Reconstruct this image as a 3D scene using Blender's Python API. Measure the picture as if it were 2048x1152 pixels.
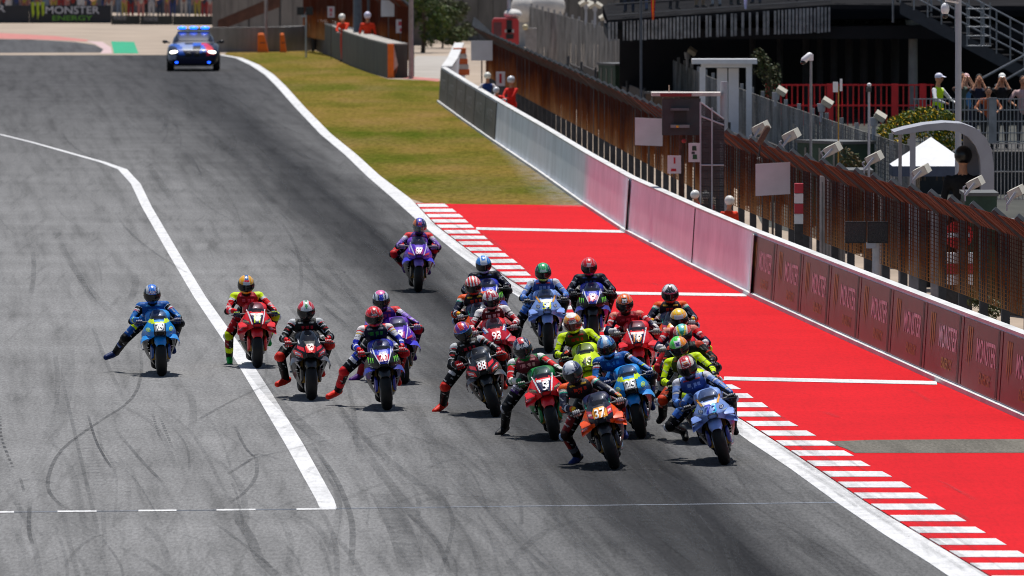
import bpy, bmesh, math, random
import numpy as np
from mathutils import Vector, Matrix

for o in list(bpy.data.objects): bpy.data.objects.remove(o)
SC = bpy.context.scene
COL = SC.collection
R = math.radians
random.seed(7); RNG = np.random.default_rng(7)

# ---------------------------------------------------------------- camera, sky, sun, exposure
F, CH, PITCH = 20000.0, 7.6, math.atan((576+273)/20000.0)      # focal length in photo pixels, height, pitch
cam_d = bpy.data.cameras.new('camera'); cam = bpy.data.objects.new('camera', cam_d); COL.objects.link(cam)
cam.location = (0, 0, CH); cam.rotation_euler = (R(90)-PITCH, 0, 0)
cam_d.sensor_width = 36; cam_d.lens = F/2048*36
cam_d.clip_start = 1; cam_d.clip_end = 6000
cam_d.dof.use_dof = True; cam_d.dof.focus_distance = 140; cam_d.dof.aperture_fstop = 351.5/54
SC.camera = cam
SUN_EL, SUN_AZ = R(73), R(4)                                    # sun behind the riders, slightly right
sdir = Vector((math.sin(SUN_AZ)*math.cos(SUN_EL), math.cos(SUN_AZ)*math.cos(SUN_EL), math.sin(SUN_EL)))
sl = bpy.data.lights.new('sun', 'SUN'); sl.energy = 4.8; sl.angle = R(0.5); sl.color = (1, .965, .91)
sun = bpy.data.objects.new('sun', sl); COL.objects.link(sun)
sun.rotation_euler = sdir.to_track_quat('Z', 'Y').to_euler(); sun.location = (0, 200, 60)
W_ = bpy.data.worlds.new('World'); SC.world = W_; W_.use_nodes = True
nt = W_.node_tree; bgn = nt.nodes['Background']
sky = nt.nodes.new('ShaderNodeTexSky'); sky.sky_type = 'NISHITA'; sky.sun_disc = False
sky.sun_elevation = SUN_EL; sky.sun_rotation = SUN_AZ
nt.links.new(sky.outputs[0], bgn.inputs[0]); bgn.inputs[1].default_value = 0.082
vs = SC.view_settings; vs.view_transform = 'Standard'; vs.look = 'None'; vs.exposure = 0.0; vs.gamma = 1; vs.use_curve_mapping = False
try: SC.cycles.filter_width = 1.0; SC.cycles.transparent_max_bounces = 40
except Exception: pass
SC.render.resolution_x, SC.render.resolution_y = 1024, 576

# ---------------------------------------------------------------- photo pixels to places
_cp, _sp = math.cos(PITCH), math.sin(PITCH)
def ray(px, py):
    u, v = (px-1024)/F, (py-576)/F
    return Vector((u, _cp - v*_sp, -_sp - v*_cp))
def at(px, py, z=0.0):
    d = ray(px, py); return Vector((0, 0, CH)) + d*((z-CH)/d.z)
def W(px, py, D):
    d = ray(px, py); return Vector((0, 0, CH)) + d*(D/d.y)
def sc(D): return F/D                                            # photo pixels per metre at distance D

# ---------------------------------------------------------------- colours and materials
def lin(c): return tuple((x/12.92 if x <= .04045 else ((x+.055)/1.055)**2.4) for x in c)
def C(h): return lin(tuple(int(h[i:i+2], 16)/255 for i in (0, 2, 4)))
MATS = {}
def bsdf(m): return m.node_tree.nodes['Principled BSDF']
def newmat(name):
    m = bpy.data.materials.new(name); m.use_nodes = True; MATS[name] = m; return m
def nd(m, t, **kw):
    n = m.node_tree.nodes.new(t)
    for k, v in kw.items(): setattr(n, k, v)
    return n
def lk(m, a, b): m.node_tree.links.new(a, b)
def ramp(m, stops, fac=None, interp='LINEAR'):
    r = nd(m, 'ShaderNodeValToRGB'); e = r.color_ramp.elements; r.color_ramp.interpolation = interp
    while len(e) < len(stops): e.new(.5)
    for el, (p, c) in zip(e, stops): el.position = p; el.color = (*c[:3], 1)
    if fac is not None: lk(m, fac, r.inputs[0])
    return r
def noise(m, scale, detail=4, rough=.55, vec=None, dim=None):
    n = nd(m, 'ShaderNodeTexNoise'); n.inputs['Scale'].default_value = scale; n.inputs['Detail'].default_value = detail
    n.inputs['Roughness'].default_value = rough
    if vec is not None: lk(m, vec, n.inputs['Vector'])
    return n
def mixc(m, fac, a, b, mode='MIX'):
    x = nd(m, 'ShaderNodeMix', data_type='RGBA', blend_type=mode)
    for s, v in ((x.inputs[0], fac), (x.inputs[6], a), (x.inputs[7], b)):
        if isinstance(v, (int, float)): s.default_value = v
        elif isinstance(v, tuple): s.default_value = (*v[:3], 1)
        else: lk(m, v, s)
    return x.outputs[2]
def mapping(m, scale=(1, 1, 1), rot=(0, 0, 0), loc=(0, 0, 0), coord='Object'):
    t = nd(m, 'ShaderNodeTexCoord'); mp = nd(m, 'ShaderNodeMapping')
    mp.inputs['Scale'].default_value = scale; mp.inputs['Rotation'].default_value = rot; mp.inputs['Location'].default_value = loc
    lk(m, t.outputs[coord], mp.inputs[0]); return mp.outputs[0]
def mat(name, col=(.5, .5, .5), rough=.6, metal=0, var=.18, scale=6, coat=0, bump=0, spec=.5, emit=0):
    """plain surface with procedural tone variation"""
    if name in MATS: return MATS[name]
    m = newmat(name); b = bsdf(m)
    n = noise(m, scale, 5, .6, mapping(m))
    dk = tuple(c*(1-var) for c in col); lt = tuple(min(1, c*(1+var)) for c in col)
    lk(m, ramp(m, [(.3, dk), (.7, lt)], n.outputs[0]).outputs[0], b.inputs['Base Color'])
    b.inputs['Roughness'].default_value = rough; b.inputs['Metallic'].default_value = metal
    b.inputs['Coat Weight'].default_value = coat; b.inputs['Coat Roughness'].default_value = .08
    b.inputs['Specular IOR Level'].default_value = spec
    if emit:
        b.inputs['Emission Color'].default_value = (*col, 1); b.inputs['Emission Strength'].default_value = emit
    if bump:
        bp = nd(m, 'ShaderNodeBump'); bp.inputs['Strength'].default_value = bump; bp.inputs['Distance'].default_value = .01
        n2 = noise(m, scale*6, 4, .6, mapping(m)); lk(m, n2.outputs[0], bp.inputs['Height']); lk(m, bp.outputs[0], b.inputs['Normal'])
    return m
def attr_mat(name, rough, coat=0, metal=0, grime=.12, scale=30, bump=0, spec=.5):
    """colour comes from each face of the mesh (livery, suit panels); noise gives wear"""
    m = newmat(name); b = bsdf(m); a = nd(m, 'ShaderNodeAttribute', attribute_name='Col')
    n = noise(m, scale, 4, .6, mapping(m))
    r = ramp(m, [(.3, (1-grime,)*3), (.65, (1, 1, 1))], n.outputs[0])
    lk(m, mixc(m, 1.0, a.outputs[0], r.outputs[0], 'MULTIPLY'), b.inputs['Base Color'])
    rr = nd(m, 'ShaderNodeMapRange'); rr.inputs[3].default_value = rough*.8; rr.inputs[4].default_value = rough*1.25
    lk(m, n.outputs[0], rr.inputs[0]); lk(m, rr.outputs[0], b.inputs['Roughness'])
    b.inputs['Coat Weight'].default_value = coat; b.inputs['Coat Roughness'].default_value = .1
    b.inputs['Metallic'].default_value = metal; b.inputs['Specular IOR Level'].default_value = spec
    if bump:
        bp = nd(m, 'ShaderNodeBump'); bp.inputs['Strength'].default_value = bump; bp.inputs['Distance'].default_value = .02
        n2 = noise(m, 14, 3, .5, mapping(m)); lk(m, n2.outputs[0], bp.inputs['Height']); lk(m, bp.outputs[0], b.inputs['Normal'])
    return m
PAINT = attr_mat('race_paint', .36, coat=.10, spec=.2)
LEATHER = attr_mat('suit_leather', .5, bump=.6, grime=.3, scale=16, spec=.13)
CLOTH = attr_mat('cloth', .85, bump=.4, grime=.25, scale=12)
HELM = attr_mat('helmet_paint', .3, coat=.3, grime=.06)
RUBBER = mat('tyre_rubber', (.009, .009, .0095), .6, var=.3, scale=9, spec=.25)
CARBON = mat('carbon', (.007, .007, .008), .4, coat=.1, var=.3, scale=40, spec=.3)
METAL = mat('bare_metal', (.42, .42, .44), .35, metal=1, var=.2, scale=20)
DARKM = mat('dark_metal', (.05, .05, .055), .45, metal=.6, var=.3, scale=15)
ENGINE = mat('engine_black', (.005, .005, .006), .6, var=.4, scale=20, spec=.2)
VISOR = mat('visor', (.006, .006, .008), .12, var=.1, spec=.45)
def glass(name, tint, alpha):
    m = newmat(name); b = bsdf(m); b.inputs['Base Color'].default_value = (*tint, 1); b.inputs['Roughness'].default_value = .05
    n = noise(m, 5, 2, .5, mapping(m)); rr = nd(m, 'ShaderNodeMapRange'); rr.inputs[3].default_value = .03; rr.inputs[4].default_value = .09
    lk(m, n.outputs[0], rr.inputs[0]); lk(m, rr.outputs[0], b.inputs['Roughness'])
    t = nd(m, 'ShaderNodeBsdfTransparent'); t.inputs[0].default_value = (.42, .44, .50, 1); b.inputs['Specular IOR Level'].default_value = .35
    mx = nd(m, 'ShaderNodeMixShader'); mx.inputs[0].default_value = alpha
    lk(m, t.outputs[0], mx.inputs[1]); lk(m, b.outputs[0], mx.inputs[2])
    lk(m, mx.outputs[0], m.node_tree.nodes['Material Output'].inputs[0]); return m
SCREEN = glass('screen_tint', (.008, .010, .016), .55)

# ---------------------------------------------------------------- mesh building
class MB:
    def __init__(s): s.v = []; s.f = []; s.c = []
    def add(s, vs, fs, col=None):
        o = len(s.v); s.v.extend(tuple(p) for p in vs); s.f.extend(tuple(i+o for i in f) for f in fs); s.c.extend([col]*len(fs)); return s
    def box(s, c, d, rot=None, col=None):
        x, y, z = d[0]/2, d[1]/2, d[2]/2; c = Vector(c)
        vs = [Vector(p) for p in ((-x,-y,-z),(x,-y,-z),(x,y,-z),(-x,y,-z),(-x,-y,z),(x,-y,z),(x,y,z),(-x,y,z))]
        if rot is not None:
            M = rot if isinstance(rot, Matrix) else Matrix.Rotation(rot, 3, 'Z'); vs = [M@p for p in vs]
        return s.add([p+c for p in vs], [(3,2,1,0),(4,5,6,7),(0,1,5,4),(1,2,6,5),(2,3,7,6),(3,0,4,7)], col)
    def tube(s, a, b, r0, r1=None, n=8, col=None, cap=True):
        a, b = Vector(a), Vector(b); r1 = r0 if r1 is None else r1
        q = (b-a).to_track_quat('Z', 'Y'); ux, uy = q@Vector((1,0,0)), q@Vector((0,1,0))
        vs = []
        for p, r in ((a, r0), (b, r1)):
            for i in range(n):
                t = 2*math.pi*i/n; vs.append(p+ux*(r*math.cos(t))+uy*(r*math.sin(t)))
        fs = [(i, (i+1)%n, n+(i+1)%n, n+i) for i in range(n)]
        if cap: fs += [tuple(range(n-1, -1, -1)), tuple(range(n, 2*n))]
        return s.add(vs, fs, col)
    def path(s, pts, r, n=6, col=None):
        for a, b in zip(pts, pts[1:]): s.tube(a, b, r, r, n, col)
        return s
    def capsule(s, a, b, ra, rb, n=10, col=None):
        a, b = Vector(a), Vector(b); d = b-a
        if d.length < 1e-5: d = Vector((0, 0, 1e-4)); b = a+d
        q = d.to_track_quat('Z', 'Y'); ux, uy, uz = q@Vector((1,0,0)), q@Vector((0,1,0)), d.normalized()
        rings = [(a, ra, t) for t in (-75, -45, -12)] + [(b, rb, t) for t in (12, 45, 75)]
        vs = [a-uz*ra]; n_ = n
        for c, r, t in rings:
            for i in range(n_):
                p = 2*math.pi*i/n_; k = math.cos(R(t))*r
                vs.append(c+uz*(math.sin(R(t))*r)+ux*(k*math.cos(p))+uy*(k*math.sin(p)))
        vs.append(b+uz*rb); L = len(vs)-1
        fs = [(0, 1+(i+1)%n_, 1+i) for i in range(n_)]
        for k in range(5):
            o = 1+k*n_; fs += [(o+i, o+(i+1)%n_, o+n_+(i+1)%n_, o+n_+i) for i in range(n_)]
        o = 1+5*n_; fs += [(o+i, o+(i+1)%n_, L) for i in range(n_)]
        return s.add(vs, fs, col)
    def ell(s, c, r, nu=14, nv=9, rot=None, col=None):
        c = Vector(c); vs = []; fs = []
        for j in range(nv+1):
            th = math.pi*j/nv
            for i in range(nu):
                ph = 2*math.pi*i/nu
                p = Vector((r[0]*math.sin(th)*math.cos(ph), r[1]*math.sin(th)*math.sin(ph), r[2]*math.cos(th)))
                vs.append(c+(rot@p if rot is not None else p))
        for j in range(nv):
            for i in range(nu):
                a, b = j*nu+i, j*nu+(i+1)%nu
                if j == 0: fs.append((a, a+nu, b+nu))
                elif j == nv-1: fs.append((a, a+nu, b))
                else: fs.append((a, a+nu, b+nu, b))
        return s.add(vs, fs, col)
    def loft(s, secs, closed=True, caps=True, col=None):
        n = len(secs[0]); vs = [p for sct in secs for p in sct]; fs = []
        for k in range(len(secs)-1):
            for i in range(n if closed else n-1):
                j = (i+1) % n; fs.append((k*n+i, k*n+j, (k+1)*n+j, (k+1)*n+i))
        if caps and closed: fs += [tuple(range(n-1, -1, -1)), tuple(range((len(secs)-1)*n, len(secs)*n))]
        return s.add(vs, fs, col)
    def prism(s, poly, off, col=None):
        n = len(poly); off = Vector(off); a = [Vector(p) for p in poly]
        vs = a+[p+off for p in a]
        return s.add(vs, [tuple(range(n-1, -1, -1)), tuple(range(n, 2*n))]+[(i, (i+1)%n, n+(i+1)%n, n+i) for i in range(n)], col)
    def wheelring(s, prof, axis_c, n=28, col=None, a0=0, a1=360):
        """profile (x, radius) turned about the X axis"""
        full = abs(a1-a0) >= 359.9; k = n if full else n+1; c = Vector(axis_c); secs = []
        for i in range(k):
            t = R(a0+(a1-a0)*i/n); secs.append([c+Vector((x, -r*math.cos(t), r*math.sin(t))) for x, r in prof])
        if full: secs.append(secs[0])
        return s.loft(secs, closed=True, caps=not full, col=col)
    def fix(s):
        bm = bmesh.new(); vv = [bm.verts.new(p) for p in s.v]; cs = []
        for f, c in zip(s.f, s.c):
            try: bm.faces.new([vv[i] for i in f]); cs.append(c)
            except ValueError: pass
        bm.faces.ensure_lookup_table()
        bmesh.ops.recalc_face_normals(bm, faces=bm.faces)
        return bm, cs
    def mesh(s, name, smooth=40):
        bm, cs = s.fix(); me = bpy.data.meshes.new(name); bm.to_mesh(me); bm.free()
        if any(c is not None for c in cs):
            setcol(me, np.array([c if c is not None else (.5, .5, .5) for c in cs]))
        if smooth: me.shade_smooth(); me.set_sharp_from_angle(angle=R(smooth))
        return me
    def build(s, name, m, parent=None, smooth=40):
        return link(name, s.mesh(name, smooth), m, parent)
def setcol(me, cols):
    a = me.attributes.get('Col') or me.attributes.new('Col', 'FLOAT_COLOR', 'FACE')
    buf = np.ones((len(me.polygons), 4), dtype=np.float32); buf[:, :3] = cols
    a.data.foreach_set('color', buf.ravel())
def link(name, me, m, parent=None):
    o = bpy.data.objects.new(name, me); COL.objects.link(o)
    if m is not None:
        for k in (m if isinstance(m, (list, tuple)) else [m]): me.materials.append(k)
    if parent is not None: o.parent = parent
    return o
def tag(o, label=None, cat=None, group=None, kind=None):
    for k, v in (('label', label), ('category', cat), ('group', group), ('kind', kind)):
        if v: o[k] = v
    return o
def empty(name, loc=(0, 0, 0), rz=0, label=None, cat=None, group=None, kind=None):
    o = bpy.data.objects.new(name, None); COL.objects.link(o); o.location = loc; o.rotation_euler = (0, 0, rz); o.empty_display_size = .2
    return tag(o, label, cat, group, kind)
def copy_tree(o, parent=None):
    c = o.copy(); COL.objects.link(c); c.parent = parent
    for ch in list(o.children): copy_tree(ch, c)
    return c
_TXT = {}
def text2d(t):
    """outline lettering as a flat mesh, one unit tall, centred"""
    if t in _TXT: return _TXT[t]
    cu = bpy.data.curves.new('t', 'FONT'); cu.body = t; cu.resolution_u = 3; cu.offset = .012
    ob = bpy.data.objects.new('t', cu); COL.objects.link(ob)
    dg = bpy.context.evaluated_depsgraph_get(); me = bpy.data.meshes.new_from_object(ob.evaluated_get(dg))
    bm = bmesh.new(); bm.from_mesh(me); bmesh.ops.triangulate(bm, faces=bm.faces)
    v = np.array([p.co[:2] for p in bm.verts]); f = [tuple(q.index for q in fc.verts) for fc in bm.faces]; bm.free()
    bpy.data.objects.remove(ob); bpy.data.curves.remove(cu); bpy.data.meshes.remove(me)
    lo, hi = v.min(0), v.max(0); v = (v-(lo+hi)/2)/(hi[1]-lo[1]); _TXT[t] = (v, f); return v, f
def sheet(name, pts, z, m, parent=None):
    me = bpy.data.meshes.new(name); vs = [(p[0], p[1], z) for p in pts]
    bm = bmesh.new(); f = bm.faces.new([bm.verts.new(v) for v in vs]); bmesh.ops.triangulate(bm, faces=[f])
    bmesh.ops.recalc_face_normals(bm, faces=bm.faces)
    for f in bm.faces:
        if f.normal.z < 0: f.normal_flip()
    bm.to_mesh(me); bm.free(); return link(name, me, m, parent)
def strip_px(rows, z):
    """rows of (xleft, xright, y) in photo pixels to two ground edges"""
    return [at(a, y, z) for a, b, y in rows], [at(b, y, z) for a, b, y in rows]
def ribbon(name, L, Rr, z0, z1, m, parent=None):
    mb = MB(); secs = []
    for a, b in zip(L, Rr): secs.append([(a.x, a.y, z0), (b.x, b.y, z0), (b.x, b.y, z1), (a.x, a.y, z1)])
    mb.loft(secs); return mb.build(name, m, parent, smooth=0)
def interp(poly, v, k):
    """poly: list of tuples sorted along column k"""
    P = sorted(poly, key=lambda p: p[k]); xs = [p[k] for p in P]
    return [float(np.interp(v, xs, [p[j] for p in P])) for j in range(len(P[0]))]
# ---------------------------------------------------------------- ground, track, kerbs
def asphalt(name, light, dark, lane=True):
    m = newmat(name); b = bsdf(m)
    t = nd(m, 'ShaderNodeTexCoord'); sp = nd(m, 'ShaderNodeSeparateXYZ'); lk(m, t.outputs['Object'], sp.inputs[0])
    u = nd(m, 'ShaderNodeMath', operation='MULTIPLY_ADD'); lk(m, sp.outputs[1], u.inputs[0]); u.inputs[1].default_value = .057; lk(m, sp.outputs[0], u.inputs[2])
    # streaks that run with the traffic
    cb = nd(m, 'ShaderNodeCombineXYZ'); lk(m, u.outputs[0], cb.inputs[0])
    yy = nd(m, 'ShaderNodeMath', operation='MULTIPLY'); lk(m, sp.outputs[1], yy.inputs[0]); yy.inputs[1].default_value = .022; lk(m, yy.outputs[0], cb.inputs[1])
    n1 = noise(m, 2.6, 6, .62, cb.outputs[0]); n2 = noise(m, .33, 3, .5, t.outputs['Object']); n3 = noise(m, 60, 3, .6, t.outputs['Object'])
    n4 = noise(m, .9, 5, .6, cb.outputs[0])
    cb2 = nd(m, 'ShaderNodeMapping'); cb2.inputs['Rotation'].default_value = (0, 0, R(-24)); cb2.inputs['Scale'].default_value = (4.0, .10, 1)
    lk(m, t.outputs['Object'], cb2.inputs[0]); n5 = noise(m, 1.2, 5, .6, cb2.outputs[0])
    if lane:
        wob = nd(m, 'ShaderNodeMath', operation='MULTIPLY_ADD'); lk(m, n4.outputs[0], wob.inputs[0]); wob.inputs[1].default_value = 3.0; lk(m, u.outputs[0], wob.inputs[2])
        mr = nd(m, 'ShaderNodeMapRange'); mr.inputs[1].default_value = 0; mr.inputs[2].default_value = 16; lk(m, wob.outputs[0], mr.inputs[0])
        lane_r = ramp(m, [(.40, (0,)*3), (.48, (.18,)*3), (.545, (.48,)*3), (.594, (.82,)*3), (.644, (1,)*3), (.675, (.78,)*3), (.73, (.32,)*3)], mr.outputs[0])
        fy_ = nd(m, 'ShaderNodeMapRange'); fy_.inputs[1].default_value = 175; fy_.inputs[2].default_value = 360; fy_.interpolation_type = 'SMOOTHSTEP'; lk(m, sp.outputs[1], fy_.inputs[0])
        old_ = mixc(m, fy_.outputs[0], light, (.075, .074, .077))        # older, darker surface far up the straight
        basec = mixc(m, lane_r.outputs[0], old_, mixc(m, fy_.outputs[0], dark, (.045, .045, .048)))
    else:
        rgb = nd(m, 'ShaderNodeRGB'); rgb.outputs[0].default_value = (*light, 1); basec = rgb.outputs[0]
    s1 = ramp(m, [(.30, (.62,)*3), (.5, (1.0,)*3), (.72, (1.2,)*3)], n1.outputs[0])
    c = mixc(m, .85, basec, s1.outputs[0], 'MULTIPLY')
    s5 = ramp(m, [(.30, (.66,)*3), (.44, (1.0,)*3)], n5.outputs[0]); c = mixc(m, .6, c, s5.outputs[0], 'MULTIPLY')
    s2 = ramp(m, [(.3, (.86,)*3), (.7, (1.12,)*3)], n2.outputs[0]); c = mixc(m, .8, c, s2.outputs[0], 'MULTIPLY')
    s3 = ramp(m, [(.25, (.68,)*3), (.75, (1.3,)*3)], n3.outputs[0]); c = mixc(m, .55, c, s3.outputs[0], 'MULTIPLY')
    cg_ = nd(m, 'ShaderNodeMapping'); cg_.inputs['Scale'].default_value = (26, 3.2, 1); cg_.inputs['Rotation'].default_value = (0, 0, R(-3)); lk(m, t.outputs['Object'], cg_.inputs[0]); n6 = noise(m, 1.0, 3, .7, cg_.outputs[0])
    s6 = ramp(m, [(.3, (.62,)*3), (.5, (1.0,)*3), (.72, (1.38,)*3)], n6.outputs[0]); c = mixc(m, .75, c, s6.outputs[0], 'MULTIPLY')
    lk(m, c, b.inputs['Base Color']); b.inputs['Roughness'].default_value = .9; b.inputs['Specular IOR Level'].default_value = .05
    bp = nd(m, 'ShaderNodeBump'); bp.inputs['Strength'].default_value = .35; bp.inputs['Distance'].default_value = .006
    lk(m, n3.outputs[0], bp.inputs['Height']); lk(m, bp.outputs[0], b.inputs['Normal']); return m
ASPH = asphalt('asphalt', (.188, .187, .188), (.022, .022, .024))
ASPH2 = asphalt('worn_asphalt', (.16, .15, .13), (.1, .1, .1), lane=False)
def paintmat(name, col, wear=.35, dark=.45, scale=1.2):
    m = newmat(name); b = bsdf(m); v = mapping(m)
    n = noise(m, scale, 6, .65, v); n2 = noise(m, 25, 4, .6, v); n3 = noise(m, .25, 3, .5, v)
    vs_ = mapping(m, scale=(6, .25, 1), rot=(0, 0, R(-4))); n4 = noise(m, 1, 5, .7, vs_)
    c = mixc(m, wear, col, ramp(m, [(.3, tuple(x*dark for x in col)), (.6, col)], n.outputs[0]).outputs[0])
    c = mixc(m, .7, c, ramp(m, [(.25, (.8,)*3), (.6, (1.0,)*3)], n2.outputs[0]).outputs[0], 'MULTIPLY')
    c = mixc(m, .8, c, ramp(m, [(.3, (.88,)*3), (.7, (1.0,)*3)], n3.outputs[0]).outputs[0], 'MULTIPLY')
    c = mixc(m, wear, c, ramp(m, [(.3, (.6,)*3), (.48, (1.0,)*3)], n4.outputs[0]).outputs[0], 'MULTIPLY')
    n5 = noise(m, 1.0, 4, .7, mapping(m, scale=(18, 2.4, 1), rot=(0, 0, R(-4)))); c = mixc(m, .55, c, ramp(m, [(.3, (.72,)*3), (.55, (1.0,)*3)], n5.outputs[0]).outputs[0], 'MULTIPLY')
    lk(m, c, b.inputs['Base Color']); b.inputs['Roughness'].default_value = .85; b.inputs['Specular IOR Level'].default_value = .06
    bp = nd(m, 'ShaderNodeBump'); bp.inputs['Strength'].default_value = .2; bp.inputs['Distance'].default_value = .006
    lk(m, n2.outputs[0], bp.inputs['Height']); lk(m, bp.outputs[0], b.inputs['Normal']); return m
REDP = paintmat('red_runoff_paint', (.62, .012, .018), .2, .7, .5)
WHITEP = paintmat('white_road_paint', (.72, .72, .73), .5, .62, 2)
DIRT = mat('pale_dirt', (.34, .27, .21), .95, var=.22, scale=.25, bump=.4)
gm = newmat('dry_grass'); gb = bsdf(gm); gv = mapping(gm)
g1 = noise(gm, .9, 6, .65, mapping(gm, scale=(.55, .10, 1))); g2 = noise(gm, 7, 8, .8, mapping(gm, scale=(1, .13, 1))); g3 = noise(gm, .07, 3, .5, gv)
gc = ramp(gm, [(.28, (.045, .075, .008)), (.40, (.11, .115, .016)), (.52, (.18, .14, .035)), (.64, (.23, .155, .058)), (.78, (.31, .22, .095))], g1.outputs[0]).outputs[0]
gc = mixc(gm, .45, gc, ramp(gm, [(.35, (.07, .10, .012)), (.6, (.24, .155, .04))], g3.outputs[0]).outputs[0])
gc = mixc(gm, .9, gc, ramp(gm, [(.3, (.35,)*3), (.7, (1.35,)*3)], g2.outputs[0]).outputs[0], 'MULTIPLY')
lk(gm, gc, gb.inputs['Base Color']); gb.inputs['Roughness'].default_value = .9; gb.inputs['Specular IOR Level'].default_value = .0
gbp = nd(gm, 'ShaderNodeBump'); gbp.inputs['Strength'].default_value = .8; gbp.inputs['Distance'].default_value = .05
lk(gm, g2.outputs[0], gbp.inputs['Height']); lk(gm, gbp.outputs[0], gb.inputs['Normal'])

tag(sheet('ground', [(-900, -300), (900, -300), (900, 2500), (-900, 2500)], 0, DIRT), 'pale dirt and gravel ground around the circuit', 'ground', kind='structure')
EDGE = [(436,448,110),(470,484,116),(500,518,130),(530,548,150),(552,571,172),(590,610,215),(640,662,268),(690,714,310),(733,760,352),(785,820,397),
        (846,872,452),(915,945,508),(985,1018,560),(1060,1097,610),(1200,1240,700),(1330,1372,775),(1445,1490,845),(1500,1552,885),(1580,1632,938),
        (1672,1730,1005),(1765,1835,1068),(1860,1935,1128),(1895,1975,1152),(2060,2150,1250),(2300,2400,1390)]
el, er = strip_px(EDGE, 0)
track = sheet('track', [at(-900, 111)] + el + [at(2300, 1700), at(-2500, 1700)], .004, ASPH)
tag(track, kind='structure')
tag(ribbon('edge_line', el, er, .0, .009, WHITEP), kind='structure')
# pit exit line and the dashed line that ends it
PIT = [(-60,-52,258),(0,8,270),(60,69,285),(130,141,305),(200,213,325),(236,254,339),(262,281,368),(284,304,415),(338,360,510),(388,412,595),(452,480,690),(512,545,790),(571,607,890),(632,668,1000),(640,674,1018)]
pl, pr = strip_px(PIT, 0)
tag(ribbon('pit_exit_line', pl, pr, .002, .008, WHITEP), kind='structure')
dl = empty('dashed_line', at(300, 1022), kind='structure')
def ground_quad(name, px, z, m, parent, org):
    mb = MB(); mb.add([at(x, y)-org+Vector((0, 0, z)) for x, y in px], [(0, 1, 2, 3)]); return mb.build(name, m, parent, smooth=0)
for a, b in ((-50,28),(115,193),(277,353),(433,511),(593,672)):
    ya, yb = 1025.5-(a/672)*6.5, 1025.5-(b/672)*6.5
    ground_quad('dash', [(a,ya+1.6),(b,yb+1.6),(b,yb-1.6),(a,ya-1.6)], .010, WHITEP, dl, at(300, 1022))
SEAL = mat('joint_sealant', (.10, .11, .14), .5, var=.2, scale=2)
sj = empty('joint_seam', at(900, 1012), kind='structure')
ground_quad('seam', [(-20,1026.4),(676,1019.4),(676,1018.2),(-20,1025.2)], .0075, SEAL, sj, at(900, 1012))
ground_quad('seam', [(676,1018.4),(1700,1006.2),(1700,1005.2),(676,1017.4)], .0075, mat('seam_pale', (.2, .22, .27), .5, var=.2), sj, at(900, 1012))

# kerb: painted concrete strip with separate white blocks
KR = [(886,408),(930,440),(985,490),(1070,560),(1180,628),(1320,705),(1430,755),(1490,785),(1555,835),(1630,875),(1700,912),(1780,957),(1858,1003),(1940,1050),(2050,1115),(2160,1180),(2290,1260)]
def edge_r(y): return interp([(b, yy) for a, b, yy in EDGE], y, 1)[0]
def kerb_r(y): return interp(KR, y, 1)[0]
ky = [408]+list(range(420, 1260, 12))
tag(ribbon('kerb', [at(edge_r(y)+1, y) for y in ky], [at(kerb_r(y), y) for y in ky], 0, .020, REDP), kind='structure')
kerb = bpy.data.objects['kerb']
y = 413.0
while y < 1245:
    p = 10.5+(y-430)*.0211; h = p*.52*(1.15 if y < 600 else 1.0)
    a0, a1, b0, b1 = edge_r(y-h/2)+1, edge_r(y+h/2)+1, kerb_r(y-h/2), kerb_r(y+h/2)
    j = random.uniform(-.02, .06)*(b0-a0)
    mb = MB(); q = [at(a0, y-h/2), at(b0+j, y-h/2+random.uniform(-.5, .5)), at(b1+j, y+h/2), at(a1, y+h/2)]
    mb.prism([(v.x, v.y, .012) for v in q], (0, 0, .014)); mb.build('kerb_block', WHITEP, kerb, smooth=0)
    y += p
# red painted run-off, its white cross lines and the bare strip
WALLB = [(2330,970),(2200,908),(2048,838),(1872,760),(1690,678),(1498,590),(1383,533),(1250,463),(1165,407),(1080,346),(990,285),(930,243),(878,205)]
wb = [at(x, y) for x, y in WALLB]
def wall_x(y): return interp(WALLB, y, 1)[0]
tag(sheet('red_runoff', [at(kerb_r(y)-2, y) for y in ky] + [at(2600, 1260)] + [at(wall_x(y)+3, y) for y in range(970, 405, -15)] + [at(1172, 411)], .005, REDP), kind='structure')
tag(sheet('bare_strip', [at(*p) for p in ((1650,884),(1745,881),(1880,880),(2200,879),(2200,906),(1880,907),(1710,907),(1690,898))], .009, ASPH2), kind='structure')
xl = empty('runoff_line', at(1400, 590), kind='structure')
for a, ya, b, yb, w in ((952,458,1250,464,5),(1225,587,1493,591,5.5),(1448,758,1874,767,7)):
    ground_quad('cross_line', [(a,ya+w/2),(b,yb+w/2),(b,yb-w/2),(a,ya-w/2)], .011, WHITEP, xl, at(1400, 590))
GL = [(b, y) for a, b, y in EDGE if y <= 400]
tag(sheet('grass_verge', [at(*p) for p in GL] + [at(852, 408), at(1165, 411)] + [at(wall_x(y)+2, y) for y in range(405, 200, -20)] +
          [at(x, y) for x, y in ((880,196),(884,162),(776,158),(740,146),(700,131),(660,112),(630,101),(570,103),(455,104))], .003, gm), kind='structure')
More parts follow.
